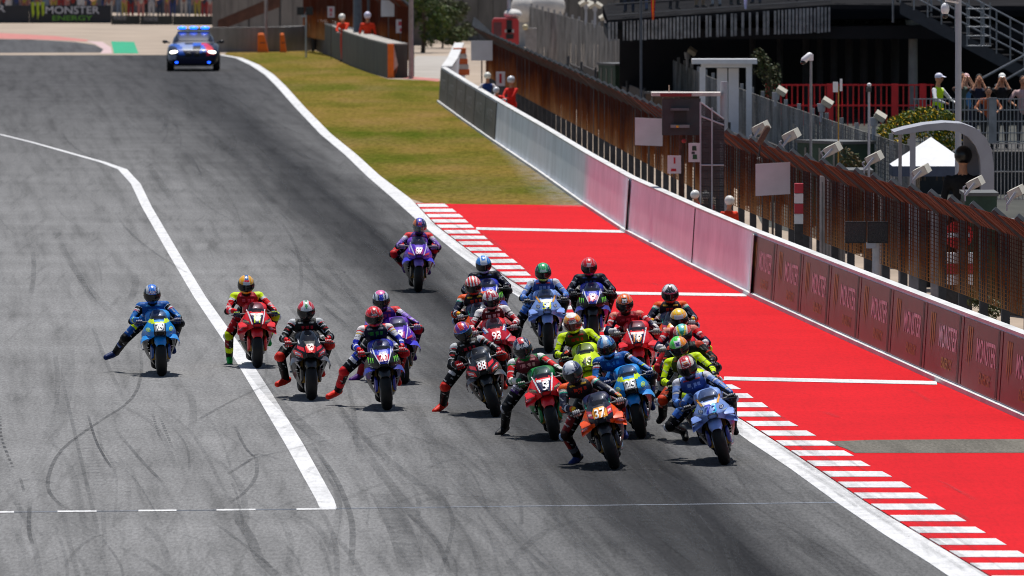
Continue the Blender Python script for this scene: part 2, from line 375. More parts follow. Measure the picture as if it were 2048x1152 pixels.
# far bend at the top left
tag(sheet('far_track', [at(*p) for p in ((-300,75),(60,79),(150,84),(190,90),(207,99),(205,105),(-300,107))], .003, asphalt('far_asphalt', (.09, .09, .095), (.08,)*3, lane=False)), kind='structure')
tag(sheet('far_kerb', [at(*p) for p in ((172,82),(205,84),(222,95),(224,107),(200,107),(207,99),(192,89))], .005, mat('worn_pink_paint', (.5, .36, .36), .8, scale=2)), kind='structure')
tag(sheet('far_red_strip', [at(*p) for p in ((-300,60),(0,66),(110,72),(178,80),(172,83),(80,79),(-300,72))], .004, mat('faded_red_paint', (.45, .16, .14), .85, scale=1.5)), kind='structure')
tag(sheet('green_runoff', [at(*p) for p in ((222,83),(268,84),(277,107),(228,107))], .006, mat('green_paint', (.0, .30, .15), .8, scale=2)), kind='structure')
tag(sheet('red_path_edge', [at(*p) for p in ((806,152),(878,158),(878,163),(806,157))], .006, mat('faded_red_paint')), kind='structure')
tag(sheet('service_path', [at(*p) for p in ((832,112),(905,112),(890,158),(806,153))], .004, mat('concrete_path', (.36, .33, .30), .9, scale=.5)), kind='structure')

# rubber marks left on the asphalt: strips too many and faint to count
mk = newmat('rubber_marks'); mb_ = bsdf(mk); mb_.inputs['Base Color'].default_value = (.02, .02, .022, 1); mb_.inputs['Roughness'].default_value = .7
a_ = nd(mk, 'ShaderNodeAttribute', attribute_name='Col'); nn = noise(mk, 2.2, 4, .7, mapping(mk))
mu = nd(mk, 'ShaderNodeMath', operation='MULTIPLY'); lk(mk, a_.outputs['Fac'], mu.inputs[0]); rr_ = ramp(mk, [(.3, (.15,)*3), (.65, (1,)*3)], nn.outputs[0]); lk(mk, rr_.outputs[0], mu.inputs[1])
tr_ = nd(mk, 'ShaderNodeBsdfTransparent'); mx_ = nd(mk, 'ShaderNodeMixShader'); lk(mk, mu.outputs[0], mx_.inputs[0]); lk(mk, tr_.outputs[0], mx_.inputs[1]); lk(mk, mb_.outputs[0], mx_.inputs[2])
lk(mk, mx_.outputs[0], mk.node_tree.nodes['Material Output'].inputs[0])
tm = MB()
def smooth_px(pts, n=26):
    P = np.array(pts, float); k = np.linspace(0, len(P)-1, n); out = []
    for t in k:
        i = int(min(t, len(P)-2)); u = t-i; p0, p1, p2, p3 = P[max(i-1, 0)], P[i], P[i+1], P[min(i+2, len(P)-1)]
        out.append(.5*((2*p1)+(-p0+p2)*u+(2*p0-5*p1+4*p2-p3)*u*u+(-p0+3*p1-3*p2+p3)*u**3))
    return out
mz = [.0105]
def mark(pts, w, a, dash=False, n=26):
    q = [at(*p) for p in smooth_px(pts, n)]; mz[0] += .00002
    for i in range(len(q)-1):
        if dash and i % 2: continue
        d = (q[i+1]-q[i]); nrm = Vector((-d.y, d.x, 0)).normalized()*w/2
        up = Vector((0, 0, mz[0])); al = a*min(1, 4*(i+.5)/len(q), 4*(len(q)-i-.5)/len(q))
        tm.add([q[i]-nrm+up, q[i+1]-nrm+up, q[i+1]+nrm+up, q[i]+nrm+up], [(0, 1, 2, 3)], (al,)*3)
for pts, w, a in (([(275,660),(283,740),(262,800),(190,850),(120,905),(95,970),(120,1010),(165,1030)], .05, .5), ([(510,900),(513,950),(490,985),(455,1010)], .05, .4),
                  ([(468,850),(490,895),(512,918)], .04, .55), ([(510,915),(455,950)], .05, .5), ([(620,890),(660,940),(690,1000),(705,1060),(700,1152)], .07, .45),
                  ([(560,760),(470,800),(380,850)], .06, .3), ([(700,870),(560,905),(480,925)], .07, .22), ([(470,1030),(500,1075),(520,1120),(560,1160)], .12, .35),
                  ([(230,860),(290,930),(330,970)], .05, .35), ([(420,1040),(500,1100),(560,1150)], .05, .3), ([(760,980),(800,1060),(830,1152)], .30, .30),
                  ([(120,1150),(180,1080),(300,1060),(420,1085)], .05, .22), ([(60,1000),(58,1060),(65,1090)], .05, .5), ([(1000,1152),(1100,1060),(1300,1010)], .12, .22),
                  ([(780,1000),(870,1080),(900,1152)], .06, .35), ([(860,960),(905,1040),(880,1152)], .05, .3), ([(600,560),(690,545),(600,530)], .05, .25)):
    mark(pts, w, a)
for pts, a in (([(0,830),(4,880),(28,940)], .9), ([(175,828),(195,890),(225,940)], .8), ([(320,835),(346,900)], .6), ([(303,822),(322,885)], .5), ([(40,955),(48,985)], .7)):
    mark(pts, .035, a, dash=(a < .75 or a > .85), n=34)
for i in range(26):                                              # chatter ticks in rows
    x, yv = 118+i*5.2, 820+i*7.2; mark([(x, yv), (x+34, yv-2)], .12, .16, n=4)
    if i < 14: mark([(150+i*3, 900+i*6), (186+i*3, 897+i*6)], .12, .2, n=4)
for i in range(190):                                             # braking streaks along the line of travel
    y0 = random.uniform(170, 1050); u = random.choice([random.uniform(5, 10.4), random.uniform(-2, 10.4), random.gauss(8, 1.4)])
    D0 = at(0, y0).y; Lm = random.uniform(8, 45); k = random.uniform(-.035, .035); pts = []
    for t in np.linspace(0, 1, 9):
        D = D0-Lm*t; X = u-.057*D+k*(t**2)*Lm*.8; pts.append(Vector((X, D, 0)))
    w, a = random.choice([random.uniform(.03, .08), random.uniform(.05, .22)]), random.uniform(.08, .28); mz[0] += .00002
    for j in range(8):
        d = pts[j+1]-pts[j]; nrm = Vector((-d.y, d.x, 0)).normalized()*w/2; up = Vector((0, 0, mz[0]))
        al = a*min(1, (j+.5)/2, (8-j-.5)/2); tm.add([pts[j]-nrm+up, pts[j+1]-nrm+up, pts[j+1]+nrm+up, pts[j]+nrm+up], [(0, 1, 2, 3)], (al,)*3)
for i in range(150):                                              # wandering scrub marks near the camera
    x0, y0 = random.uniform(-50, 1650), random.uniform(780, 1150); a = random.choice([random.uniform(-.5, .1), random.uniform(.5, 1.2), random.uniform(.9, 1.3)]); L = random.uniform(60, 240)
    pts = [(x0, y0), (x0+L*.5*math.cos(a)+random.uniform(-12, 12), y0+L*.5*math.sin(a)), (x0+L*math.cos(a+.25), y0+L*math.sin(a+.25))]
    if max(p[0] for p in pts) < 1560 and min(p[1] for p in pts) > 800: mark(pts, random.uniform(.02, .09), random.uniform(.06, .26), n=10)
for i in range(40):
    x0, y0 = random.uniform(1250, 2000), random.uniform(430, 1100); L = random.uniform(20, 130); a = random.choice([random.uniform(.3, .7), random.uniform(-.1, .2)])
    pts = [(x0, y0), (x0+L*.5*math.cos(a), y0+L*.5*math.sin(a)), (x0+L*math.cos(a+.1), y0+L*math.sin(a+.1))]
    if all(kerb_r(q[1]) < q[0] < wall_x(min(960, q[1]))-30 for q in pts): mark(pts, random.uniform(.02, .10), random.uniform(.08, .35), n=8)
for i in range(70):                                              # rubber carried across the kerb and edge line
    y0 = random.uniform(420, 1120); x0 = random.uniform(edge_r(y0)-40, kerb_r(y0)); L = random.uniform(30, 120); mark([(x0, y0), (x0+L*.8, y0+L*.5), (x0+L*1.5, y0+L)], random.uniform(.03, .12), random.uniform(.06, .22), n=8)
mz[0] = .03
for i in range(60):
    y0 = random.uniform(420, 1120); x0 = random.uniform(edge_r(y0)-10, kerb_r(y0)-20); L = random.uniform(30, 110); mark([(x0, y0), (x0+L*.8, y0+L*.55), (x0+L*1.5, y0+L)], random.uniform(.03, .14), random.uniform(.05, .2), n=8)
tag(tm.build('tyre_marks', mk, None, smooth=0), 'dark rubber tyre marks across the grey asphalt', 'tyre marks', kind='stuff')
tag(sheet('left_apron', [at(-2500, 1700), at(-2500, 111), at(-4200, 111), at(-4200, 1700)], .002, ASPH2), kind='structure')

dm = newmat('dust'); db = bsdf(dm); db.inputs['Base Color'].default_value = (.42, .40, .38, 1); db.inputs['Roughness'].default_value = .95
da = nd(dm, 'ShaderNodeAttribute', attribute_name='Col'); dn = noise(dm, 2.5, 6, .75, mapping(dm, scale=(1, .3, 1))); dmu = nd(dm, 'ShaderNodeMath', operation='MULTIPLY'); lk(dm, da.outputs['Fac'], dmu.inputs[0]); lk(dm, ramp(dm, [(.35, (0,)*3), (.6, (1,)*3)], dn.outputs[0]).outputs[0], dmu.inputs[1])
dt = nd(dm, 'ShaderNodeBsdfTransparent'); dx = nd(dm, 'ShaderNodeMixShader'); lk(dm, dmu.outputs[0], dx.inputs[0]); lk(dm, dt.outputs[0], dx.inputs[1]); lk(dm, db.outputs[0], dx.inputs[2]); lk(dm, dx.outputs[0], dm.node_tree.nodes['Material Output'].inputs[0])
dmb = MB()
for yy in range(285, 407, 8):
    for k in range(10):
        x0, x1 = wall_x(yy), wall_x(yy+8); w0 = min(95, max(12, (yy-270)*.75)); w1 = min(95, max(12, (yy-262)*.75)); f0, f1 = k/10, (k+1)/10
        dmb.add([at(x0-w0*f0, yy, .007), at(x0-w0*f1, yy, .007), at(x1-w1*f1, yy+8, .007), at(x1-w1*f0, yy+8, .007)], [(0, 1, 2, 3)], (.45*(1-(k+.5)/10)**1.3,)*3)
tag(dmb.build('dust', dm, None, smooth=0), 'pale dust blown on to the grass along the wall foot', 'dust', kind='stuff')
# ---------------------------------------------------------------- barrier walls
def conc(name, col, streak=.25):
    m = newmat(name); b = bsdf(m); v = mapping(m)
    n = noise(m, .8, 6, .65, v); n2 = noise(m, 3, 5, .6, mapping(m, scale=(1, .25, .12))); n3 = noise(m, 30, 3, .6, v)
    c = mixc(m, .7, col, ramp(m, [(.3, tuple(x*.75 for x in col)), (.7, tuple(min(1, x*1.1) for x in col))], n.outputs[0]).outputs[0])
    c = mixc(m, streak*2, c, ramp(m, [(.35, (.6,)*3), (.55, (1,)*3)], n2.outputs[0]).outputs[0], 'MULTIPLY')
    lk(m, c, b.inputs['Base Color']); b.inputs['Roughness'].default_value = .75
    bp = nd(m, 'ShaderNodeBump'); bp.inputs['Strength'].default_value = .25; bp.inputs['Distance'].default_value = .01
    lk(m, n3.outputs[0], bp.inputs['Height']); lk(m, bp.outputs[0], b.inputs['Normal']); return m
CONC = conc('pale_concrete', (.80, .84, .92), .12); PINKC = conc('pink_white_wall', (.88, .84, .93), .06); CAPW = conc('white_cap', (.62, .62, .62), .2); BANB = mat('banner_black_red_bounce', (.10, .008, .014), .42, var=.25, scale=2, spec=.55)  # banner cloth is black; the red ground's reflection is put into its colour
DARKB = conc('dark_banner_cloth', (.10, .088, .075), .4); TYREW = conc('belted_tyre_wall', (.085, .08, .07), .45)
BTXT = mat('banner_white_pink_bounce', (.62, .40, .46), .5, var=.2, scale=8); BYEL = mat('banner_yellow', (.30, .15, .015), .5, var=.2, scale=8); DULLT = mat('banner_grey', (.22, .21, .21), .6, var=.2)  # white lettering has the pink bounce light mixed into its colour
WH = 1.10
def wallframe(a, b):
    d = (b-a); L = Vector((d.x, d.y, 0)).length; t = Vector((d.x, d.y, 0))/L; nrm = Vector((t.y, -t.x, 0))
    return L, t, nrm
BT = .065
def wall_seg(name, a, b, z0, z1, th, m, parent, org, back=Vector((1, 0, 0)), bat=0.0):
    """upright slab between two ground points, track face on the line, thickness to the back"""
    L, t, nrm = wallframe(a, b)
    if nrm.dot(back) < 0: nrm = -nrm
    mb = MB(); p = [a-org, b-org, b-org+nrm*th, a-org+nrm*th]; s0, s1 = nrm*(bat*z0), nrm*(bat*z1)
    mb.loft([[Vector((q.x, q.y, z0))+s0 for q in p], [Vector((q.x, q.y, z1))+s1 for q in p]]); return mb.build(name, m, parent, smooth=0)
def on_wall(parent, name, a, b, t0, z0, verts2d, faces, m, org, off=.012, flip=1, bat=BT):
    """flat lettering laid on the track face of a wall segment; u runs along from a to b"""
    L, t, nrm = wallframe(a, b)
    if nrm.x > 0: nrm = -nrm
    mb = MB(); mb.add([a-org+t*(t0+u*flip)+nrm*(off-bat*(z0+v))+Vector((0, 0, z0+v)) for u, v in verts2d], faces)
    return mb.build(name, m, parent, smooth=0)
wo = at(1498, 590)
wall = empty('barrier_wall', wo, label='long white topped concrete wall beside the red run-off and the grass', cat='wall')
# near part, banner covered, from the second white joint to the right edge of the photo and on
P_near = at(2330, 970); P_j2 = at(1498, 590); P_j1 = at(1383, 533); P_j0 = at(1250, 463); P_pk = at(1165, 407); P_gr = at(990, 285); P_end = at(878, 205)
nearpts = [at(x, y) for x, y in WALLB if x >= 1498][::-1]; midpts = [P_j2, P_j1, P_j0, P_pk]; greypts = [P_pk, at(1080, 346), P_gr]; bandpts = [P_gr, at(930, 243), P_end]
for seq, m, nm in ((nearpts, CONC, 'wall_panel'), (midpts, PINKC, 'wall_panel'), (greypts, CONC, 'wall_panel'), (bandpts, CONC, 'wall_panel')):
    for a, b in zip(seq, seq[1:]):
        wall_seg(nm, a, b, 0, WH, .15, m, wall, wo, bat=BT)
        off = Vector((-.012+BT*WH, -.012, 0)); wall_seg('wall_cap', a+off, b+off, WH, WH+.035, .17, CAPW, wall, wo)
        wall_seg('wall_foot', a+Vector((-.07, 0, 0)), b+Vector((-.07, 0, 0)), .0, .07, .068, CAPW, wall, wo)
for p in (P_j2, P_j0):                                            # white painted joints
    wall_seg('joint_stripe', p+Vector((-.012, .9, 0)), p+Vector((-.012, -.9, 0)), .06, WH-.01, .01, CAPW, wall, wo, bat=BT)
wall_seg('joint_gap', P_j1+Vector((-.010, .35, 0)), P_j1+Vector((-.010, -.1, 0)), .02, WH, .008, mat('joint_dark', (.06, .05, .06), .8), wall, wo, bat=BT)
ret = [P_end, at(880, 190)+Vector((.15, 3, 0)), at(905, 150)]
for a, b in zip(ret, ret[1:]):
    wall_seg('return_panel', a, b, 0, WH, .3, CONC, wall, wo, bat=BT); wall_seg('wall_cap', a+Vector((BT*WH, 0, 0)), b+Vector((BT*WH, 0, 0)), WH, WH+.06, .34, CAPW, wall, wo)
M2, MF = text2d('MONSTER'); E2, EF = text2d('ENERGY')
claw = []; clawf = []
for k, (x0, hh) in enumerate(((-.33, .9), (-.05, 1.0), (.23, .8))):
    o = len(claw); claw += [(x0, .5), (x0+.2, .5), (x0+.16, .1), (x0+.2, -.1), (x0+.08, .5-hh), (x0+.04, -.1)]; clawf.append((o, o+1, o+2, o+3, o+4, o+5))
claw = np.array(claw)
acc = 0.0; PL = 4.6; tot = []
for a, b in zip(nearpts, nearpts[1:]): tot.append((a, b, wallframe(a, b)[0]))
TL = sum(x[2] for x in tot)
def along(s):
    for a, b, L in tot:
        if s <= L: return a+(b-a)*(s/L)
        s -= L
    return tot[-1][1]
k = 0
while (k+1)*PL < TL-1:
    a, b = along(k*PL+.06), along((k+1)*PL-.06); o = at(1498, 590)
    if at(0, 1400).y < b.y < 1e4:
        n_ = Vector((-.016, 0, 0))
        seg = wall_seg('banner', a+n_, b+n_, .09, WH-.03, .012, BANB, wall, wo, bat=BT)
        lo = seg
        on_wall(lo, 'claw_mark', a+n_, b+n_, .75, .66, claw*np.array([.8, .62]), clawf, BYEL, wo, .006)
        on_wall(lo, 'banner_lettering', a+n_, b+n_, 2.75, .68, M2*np.array([.36, .34]), MF, BTXT, wo, .006)
        on_wall(lo, 'banner_lettering', a+n_, b+n_, 2.75, .30, E2*np.array([.26, .16]), EF, BYEL, wo, .006)
        on_wall(lo, 'banner_dark_strip', a+n_, b+n_, 4.1, .59, np.array([(-.12, -.49), (.12, -.49), (.1, .47), (-.1, .47)]), [(0, 1, 2, 3)], mat('banner_dark_strip', (.012, .006, .008), .5, var=.3), wo, .005)  # flat darker strip drawn near one end of each banner
    k += 1
for i in range(6):                                                # dark banners toward the far end of the wall
    a = P_gr+(P_end-P_gr)*(i/6+.004); b = P_gr+(P_end-P_gr)*((i+1)/6-.004); n_ = Vector((-.02, -.05, 0))
    # the wall bends a little: follow it
    def onbend(q):
        f = (q.y-P_gr.y)/(P_end.y-P_gr.y); m_ = at(930, 243); fm = (m_.y-P_gr.y)/(P_end.y-P_gr.y)
        return P_gr+(m_-P_gr)*(f/fm) if f < fm else m_+(P_end-m_)*((f-fm)/(1-fm))
    a, b = onbend(a), onbend(b)
    s_ = wall_seg('banner', a+n_, b+n_, .05, WH-.02, .012, DARKB, wall, wo, bat=BT)
    on_wall(s_, 'banner_lettering', a+n_, b+n_, 4, .66, M2*np.array([.62, .34]), MF, DULLT, wo, .006, -1)

# ---------------------------------------------------------------- mesh fences
def rustmat(name, z0, z1, top, low, mid):
    m = newmat(name); b = bsdf(m); t = nd(m, 'ShaderNodeTexCoord'); sp = nd(m, 'ShaderNodeSeparateXYZ'); lk(m, t.outputs['Object'], sp.inputs[0])
    n = noise(m, .9, 5, .7, mapping(m, scale=(1, .35, .5))); ad = nd(m, 'ShaderNodeMath', operation='MULTIPLY_ADD'); lk(m, n.outputs[0], ad.inputs[0]); ad.inputs[1].default_value = 1.5; lk(m, sp.outputs[2], ad.inputs[2])
    mr = nd(m, 'ShaderNodeMapRange'); mr.inputs[1].default_value = z0+.75; mr.inputs[2].default_value = z1+.75; lk(m, ad.outputs[0], mr.inputs[0])
    lk(m, ramp(m, [(0, low), (.3, mid), (.62, top), (1, tuple(c*1.25 for c in top))], mr.outputs[0]).outputs[0], b.inputs['Base Color'])
    b.inputs['Roughness'].default_value = .9; b.inputs['Specular IOR Level'].default_value = .05; return m
RUST = rustmat('rusty_wire', .75, 2.3, (.070, .017, .009), (.50, .24, .09), (.24, .065, .016))
POST = mat('post_steel', (.045, .05, .058), .6, metal=.3, var=.35, scale=4); GALV = mat('galvanised', (.30, .30, .31), .5, metal=.4, var=.3, scale=3)
GWIRE = mat('grey_wire', (.24, .235, .225), .8, var=.55, scale=.9, spec=.1)
def samples(pts, sp):
    out = []; s = 0; nxt = 0.0
    for a, b in zip(pts, pts[1:]):
        L = (b-a).length
        while nxt <= s+L: out.append((a+(b-a)*((nxt-s)/L), (b-a).normalized())); nxt += sp
        s += L
    return out
def wire_fence(name, pts, z0, z1, over, psp, vsp, hsp, wr, mw, mp, label, ph=None, pw=.10, pd=.14, group=None, base=0.0):
    org = pts[0].copy(); org.z = 0; root = empty(name, org, label=label, cat='fence', group=group)
    mb = MB()
    def prof(p, t):
        n = Vector((-t.y, t.x, 0)); n = -n if n.x > 0 else n
        q = [p+Vector((0, 0, z0)), p+Vector((0, 0, z1))]
        if over: q.append(p+n*over[0]+Vector((0, 0, z1+over[1])))
        return [x-org for x in q]
    def thin(a, b, r):
        a, b = Vector(a), Vector(b); d = (b-a).normalized(); e = d.cross(Vector((.3, .8, .52))).normalized(); g = d.cross(e)
        vs = [c+e*(r*math.cos(t))+g*(r*math.sin(t)) for c in (a, b) for t in (0, 2.094, 4.189)]
        mb.add(vs, [(0, 1, 4, 3), (1, 2, 5, 4), (2, 0, 3, 5)])
    for p, t in samples(pts, vsp):
        q = prof(p, t); j = Vector((random.uniform(-.015, .015), random.uniform(-.04, .04), 0))
        for a, b in zip(q, q[1:]): thin(a+j, b+j, wr)
    sm = samples(pts, max(psp, 3)); L = 0
    for s0, s1 in zip(sm, sm[1:]):
        a, b = prof(*s0), prof(*s1); n = max(1, int((z1-z0)/hsp))
        for k in range(n+1):
            thin(a[0].lerp(a[1], k/n), b[0].lerp(b[1], k/n), wr)
        if over:
            m_ = max(2, int(math.hypot(*over)/(hsp*.45)))
            for k in range(1, m_+1): thin(a[1].lerp(a[2], k/m_), b[1].lerp(b[2], k/m_), wr)
    tag(mb.build('wire_mesh', mw, root, smooth=0), kind='stuff')
    for p, t in samples(pts, psp):
        n = Vector((-t.y, t.x, 0)); n = -n if n.x > 0 else n; ang = math.atan2(t.y, t.x)
        ms = MB(); hgt = (ph or z1); ms.box(p-org-n*.06+Vector((0, 0, (hgt+base)/2)), (pd, pw, hgt-base), ang)
        po = ms.build('post', mp, root, smooth=0)
        if over:
            ms = MB(); a = p-org-n*.06+Vector((0, 0, z1-.03)); b = p-org+n*(over[0]*1.16-.02)+Vector((0, 0, z1+over[1]*1.16+.02)); ms.tube(a, b, .06, .055, 4); ms.build('overhang_arm', mp, po, smooth=0)
    return root
def fence_at(D):                                                 # main fence stands 1.5 m behind the barrier wall
    ys = sorted([(p.y, p.x) for p in wb]); return Vector((float(np.interp(D, [a for a, b in ys], [b for a, b in ys]))+1.5, D, 0))
fp = [fence_at(D) for D in (118, 128, 137, 150, 163, 176, 192, 207, 226, 250, 272, 295, 318, 334)]
main_fence = wire_fence('debris_fence', fp, .86, 2.02, (.42, .36), 2.8, .15, .06, .0064, RUST, POST, 'tall rusty debris fence with overhanging top behind the barrier wall', pw=.12, pd=.16)
sec = [Vector((x, d, 0)) for x, d in ((.7, 392), (3.2, 341), (4.2, 300), (5.2, 262), (6.2, 235), (7.3, 210), (8.0, 196))]
grey_fence = wire_fence('grey_fence', sec, .1, 2.0, None, 4.2, .13, .09, .0095, GWIRE, GALV, 'grey wire fence on pale posts carrying white floodlights', ph=2.12, pw=.08, pd=.10)

# added dark backing between the fences, standing in for shade behind the rusty mesh
so = fence_at(200)+Vector((2.6, 0, 0)); scr = empty('shade_backing', so, label='added low dark brown backing between the rusty fence and the grey fence, standing in for shade', cat='screen')
sm_ = conc('painted_shade', (.035, .026, .022), .5); Ds = list(range(128, 330, 9))
for i, (a, b) in enumerate(zip(Ds, Ds[1:])):
    off = Vector((2.6, 0, 0)); wall_seg('backing_panel', fence_at(a+.1)+off, fence_at(b-.1)+off, .0, 1.15+.12*((i*5) % 3), .05, sm_, scr, so)
    mb = MB(); p_ = fence_at(a)+off-so; mb.tube((p_.x-.05, p_.y, 0), (p_.x-.05, p_.y, 1.5), .035, n=8); mb.build('backing_stake', POST, scr)
# ---------------------------------------------------------------- racing motorcycle (nose toward -Y, front axle at y = -0.70)
SEC = np.array([  # y, top z, half width, shoulder z, lower half width, bottom z
 (-.935, .700, .060, .668, .050, .628), (-.91, .725, .090, .668, .078, .612), (-.85, .770, .128, .664, .112, .592), (-.77, .815, .168, .660, .150, .570),
 (-.66, .862, .205, .652, .178, .520), (-.55, .885, .232, .645, .190, .440), (-.45, .885, .250, .630, .165, .330), (-.32, .850, .258, .600, .115, .215),
 (-.15, .780, .256, .560, .085, .140), (.05, .660, .246, .500, .070, .110), (.25, .560, .220, .430, .060, .105), (.42, .470, .180, .360, .055, .110)])
ARZ, ARX = (0, .10, .30, .90, .965, 1.0), (1, 1, .93, .50, .40, 0)      # angular upper cross-section: flat top, straight flanks
_SY = [r[0] for r in SEC.tolist()]; _SR = SEC.tolist()
import bisect
def secv(y):
    i = min(max(bisect.bisect_right(_SY, y)-1, 0), len(_SY)-2); a, b = _SR[i], _SR[i+1]; t = min(1, max(0, (y-a[0])/(b[0]-a[0])))
    return [a[k]+(b[k]-a[k])*t for k in range(1, 6)]
def hwidth(y, z):
    zt, w, zm, wb_, zb = secv(y)
    if z > zt or z < zb: return -1.0
    if z >= zm: return w*float(np.interp((z-zm)/(zt-zm), ARZ, ARX))
    u = (zm-z)/(zm-zb); return wb_+(w-wb_)*(1-u**2.0)
YS = np.linspace(-.935, .40, 200)
import functools
def yfront(x, z): return _yf(round(abs(float(x)), 4), round(float(z), 4))
@functools.lru_cache(maxsize=None)
def _yf(x, z):
    for y in YS:
        if abs(x) <= hwidth(y, z):
            lo, hi = y-(YS[1]-YS[0]), y
            for _ in range(9):
                m = (lo+hi)/2
                if abs(x) <= hwidth(m, z): hi = m
                else: lo = m
            return hi
    return -.40
def fairing_template():
    ys = np.concatenate([np.linspace(-.935, -.45, 34), np.linspace(-.43, .42, 22)]); secs = []
    for y in ys:
        zt, w, zm, wb_, zb = secv(y); pts = []
        for u in np.linspace(1, .06, 14): pts.append((-(wb_+(w-wb_)*(1-u**2.0)), y, zm-(zm-zb)*u))
        up = []
        for k in range(5):
            nn_ = (2, 4, 10, 3, 5)[k]
            for t in np.linspace(0, 1, nn_, endpoint=False): up.append((ARX[k]+(ARX[k+1]-ARX[k])*t, ARZ[k]+(ARZ[k+1]-ARZ[k])*t))
        pts += [(-w*a, y, zm+(zt-zm)*b) for a, b in up]+[(0, y, zt)]+[(w*a, y, zm+(zt-zm)*b) for a, b in reversed(up)]
        for u in np.linspace(.06, 1, 14): pts.append((wb_+(w-wb_)*(1-u**2.0), y, zm-(zm-zb)*u))
        secs.append(pts)
    mb = MB(); mb.loft(secs, closed=False)
    n = len(secs[0]); o = 0                                      # nose closed by a small cap
    mb.f.append(tuple(range(n-1, -1, -1))); mb.c.append(None)
    me = mb.mesh('fairing', 24)
    fc = np.zeros(len(me.polygons)*3); me.polygons.foreach_get('center', fc); return me, fc.reshape(-1, 3)
FAIR, FAIRC = fairing_template()
def superring(x0, z0, a, b, y, n=20, e=.6):
    out = []
    for i in range(n):
        t = 2*math.pi*i/n; c, s = math.cos(t), math.sin(t)
        out.append((x0+a*math.copysign(abs(c)**e, c), y, z0+b*math.copysign(abs(s)**e, s)))
    return out
def tpl(f): mb = MB(); f(mb); return mb.mesh('tpl')
def t_screen(mb):
    secs = []
    for y, zt, w, zb in ((-.70, .848, .080, .835), (-.62, .888, .112, .845), (-.52, .928, .128, .855), (-.42, .955, .132, .868), (-.34, .968, .128, .880)):
        secs.append([(w*q, y, zb+(zt-zb)*h) for q, h in ((-1, 0), (-.86, .45), (-.62, .85), (-.35, .97), (0, 1), (.35, .97), (.62, .85), (.86, .45), (1, 0))])
    mb.loft(secs, closed=False)
SCREEN_ME = tpl(t_screen)
def tyre_prof(w, r, n=13):
    p = [(w*.40, r-.115), (w*.46, r-.085)]
    for t in np.linspace(80, -80, n): p.append((w/2*math.sin(R(t))/math.sin(R(80)), r-.055+.055*(math.cos(R(t))-math.cos(R(80)))/(1-math.cos(R(80)))))
    return p+[(-w*.46, r-.085), (-w*.40, r-.115)]
def t_tyre(w, r, y): return lambda mb: mb.wheelring(tyre_prof(w, r), (0, y, r), 56)
def t_rim(w, r, y, d):
    def f(mb):
        mb.wheelring([(w*.42, r-.112), (w*.42, r-.135), (-w*.42, r-.135), (-w*.42, r-.112)], (0, y, r), 36)
        mb.tube((-w*.5, y, r), (w*.5, y, r), .035, n=12)
        for k in range(7):
            t = 2*math.pi*k/7; p = Vector((0, y+math.sin(t)*.03, r+math.cos(t)*.03)); q = Vector((0, y+math.sin(t+.12)*(r-.13), r+math.cos(t+.12)*(r-.13))); mb.tube(p, q, .016, .012, 6)
    return f
def t_discs(mb):
    for s in (-1, 1): mb.wheelring([(s*.085, .17), (s*.085, .11), (s*.079, .11), (s*.079, .17)], (0, -.70, .30), 28)
FT, RT = tpl(t_tyre(.150, .30, -.70)), tpl(t_tyre(.215, .318, .74))
FRIM, RRIM, DISC = tpl(t_rim(.125, .30, -.70, 1)), tpl(t_rim(.19, .318, .74, 1)), tpl(t_discs)
def t_fender(mb):
    secs = []
    for t in np.linspace(35, 150, 16):
        w = .088*(.55+.45*min(1, (t-28)/22)); a = R(t); sct = []
        for p in np.linspace(-90, 90, 11):
            rr = .322+.020*math.cos(R(p))-.055*(abs(p)/90)**3; sct.append((w*math.sin(R(p)), -.70-rr*math.cos(a), .30+rr*math.sin(a)))
        for p in np.linspace(90, -90, 11):
            rr = .314+.018*math.cos(R(p))-.055*(abs(p)/90)**3; sct.append((w*.93*math.sin(R(p)), -.70-rr*math.cos(a), .30+rr*math.sin(a)))
        secs.append(sct)
    mb.loft(secs)
FENDER = tpl(t_fender)
def t_fork(s):
    def f(mb):
        mb.tube((s*.108, -.70, .27), (s*.112, -.60, .58), .027, .030, 10); mb.tube((s*.112, -.60, .58), (s*.115, -.47, .84), .024, .026, 10)
        mb.box((s*.108, -.715, .30), (.05, .09, .09))
    return f
FORK = {s: tpl(t_fork(s)) for s in (-1, 1)}
def t_cover(s):
    def f(mb):                                                    # brake duct and fork cover
        mb.loft([superring(s*.122, .37, .016, .070, -.80, 12), superring(s*.128, .36, .026, .105, -.74, 12), superring(s*.128, .37, .024, .115, -.66, 12), superring(s*.122, .38, .012, .09, -.60, 12)])
    return f
COVER = {s: tpl(t_cover(s)) for s in (-1, 1)}
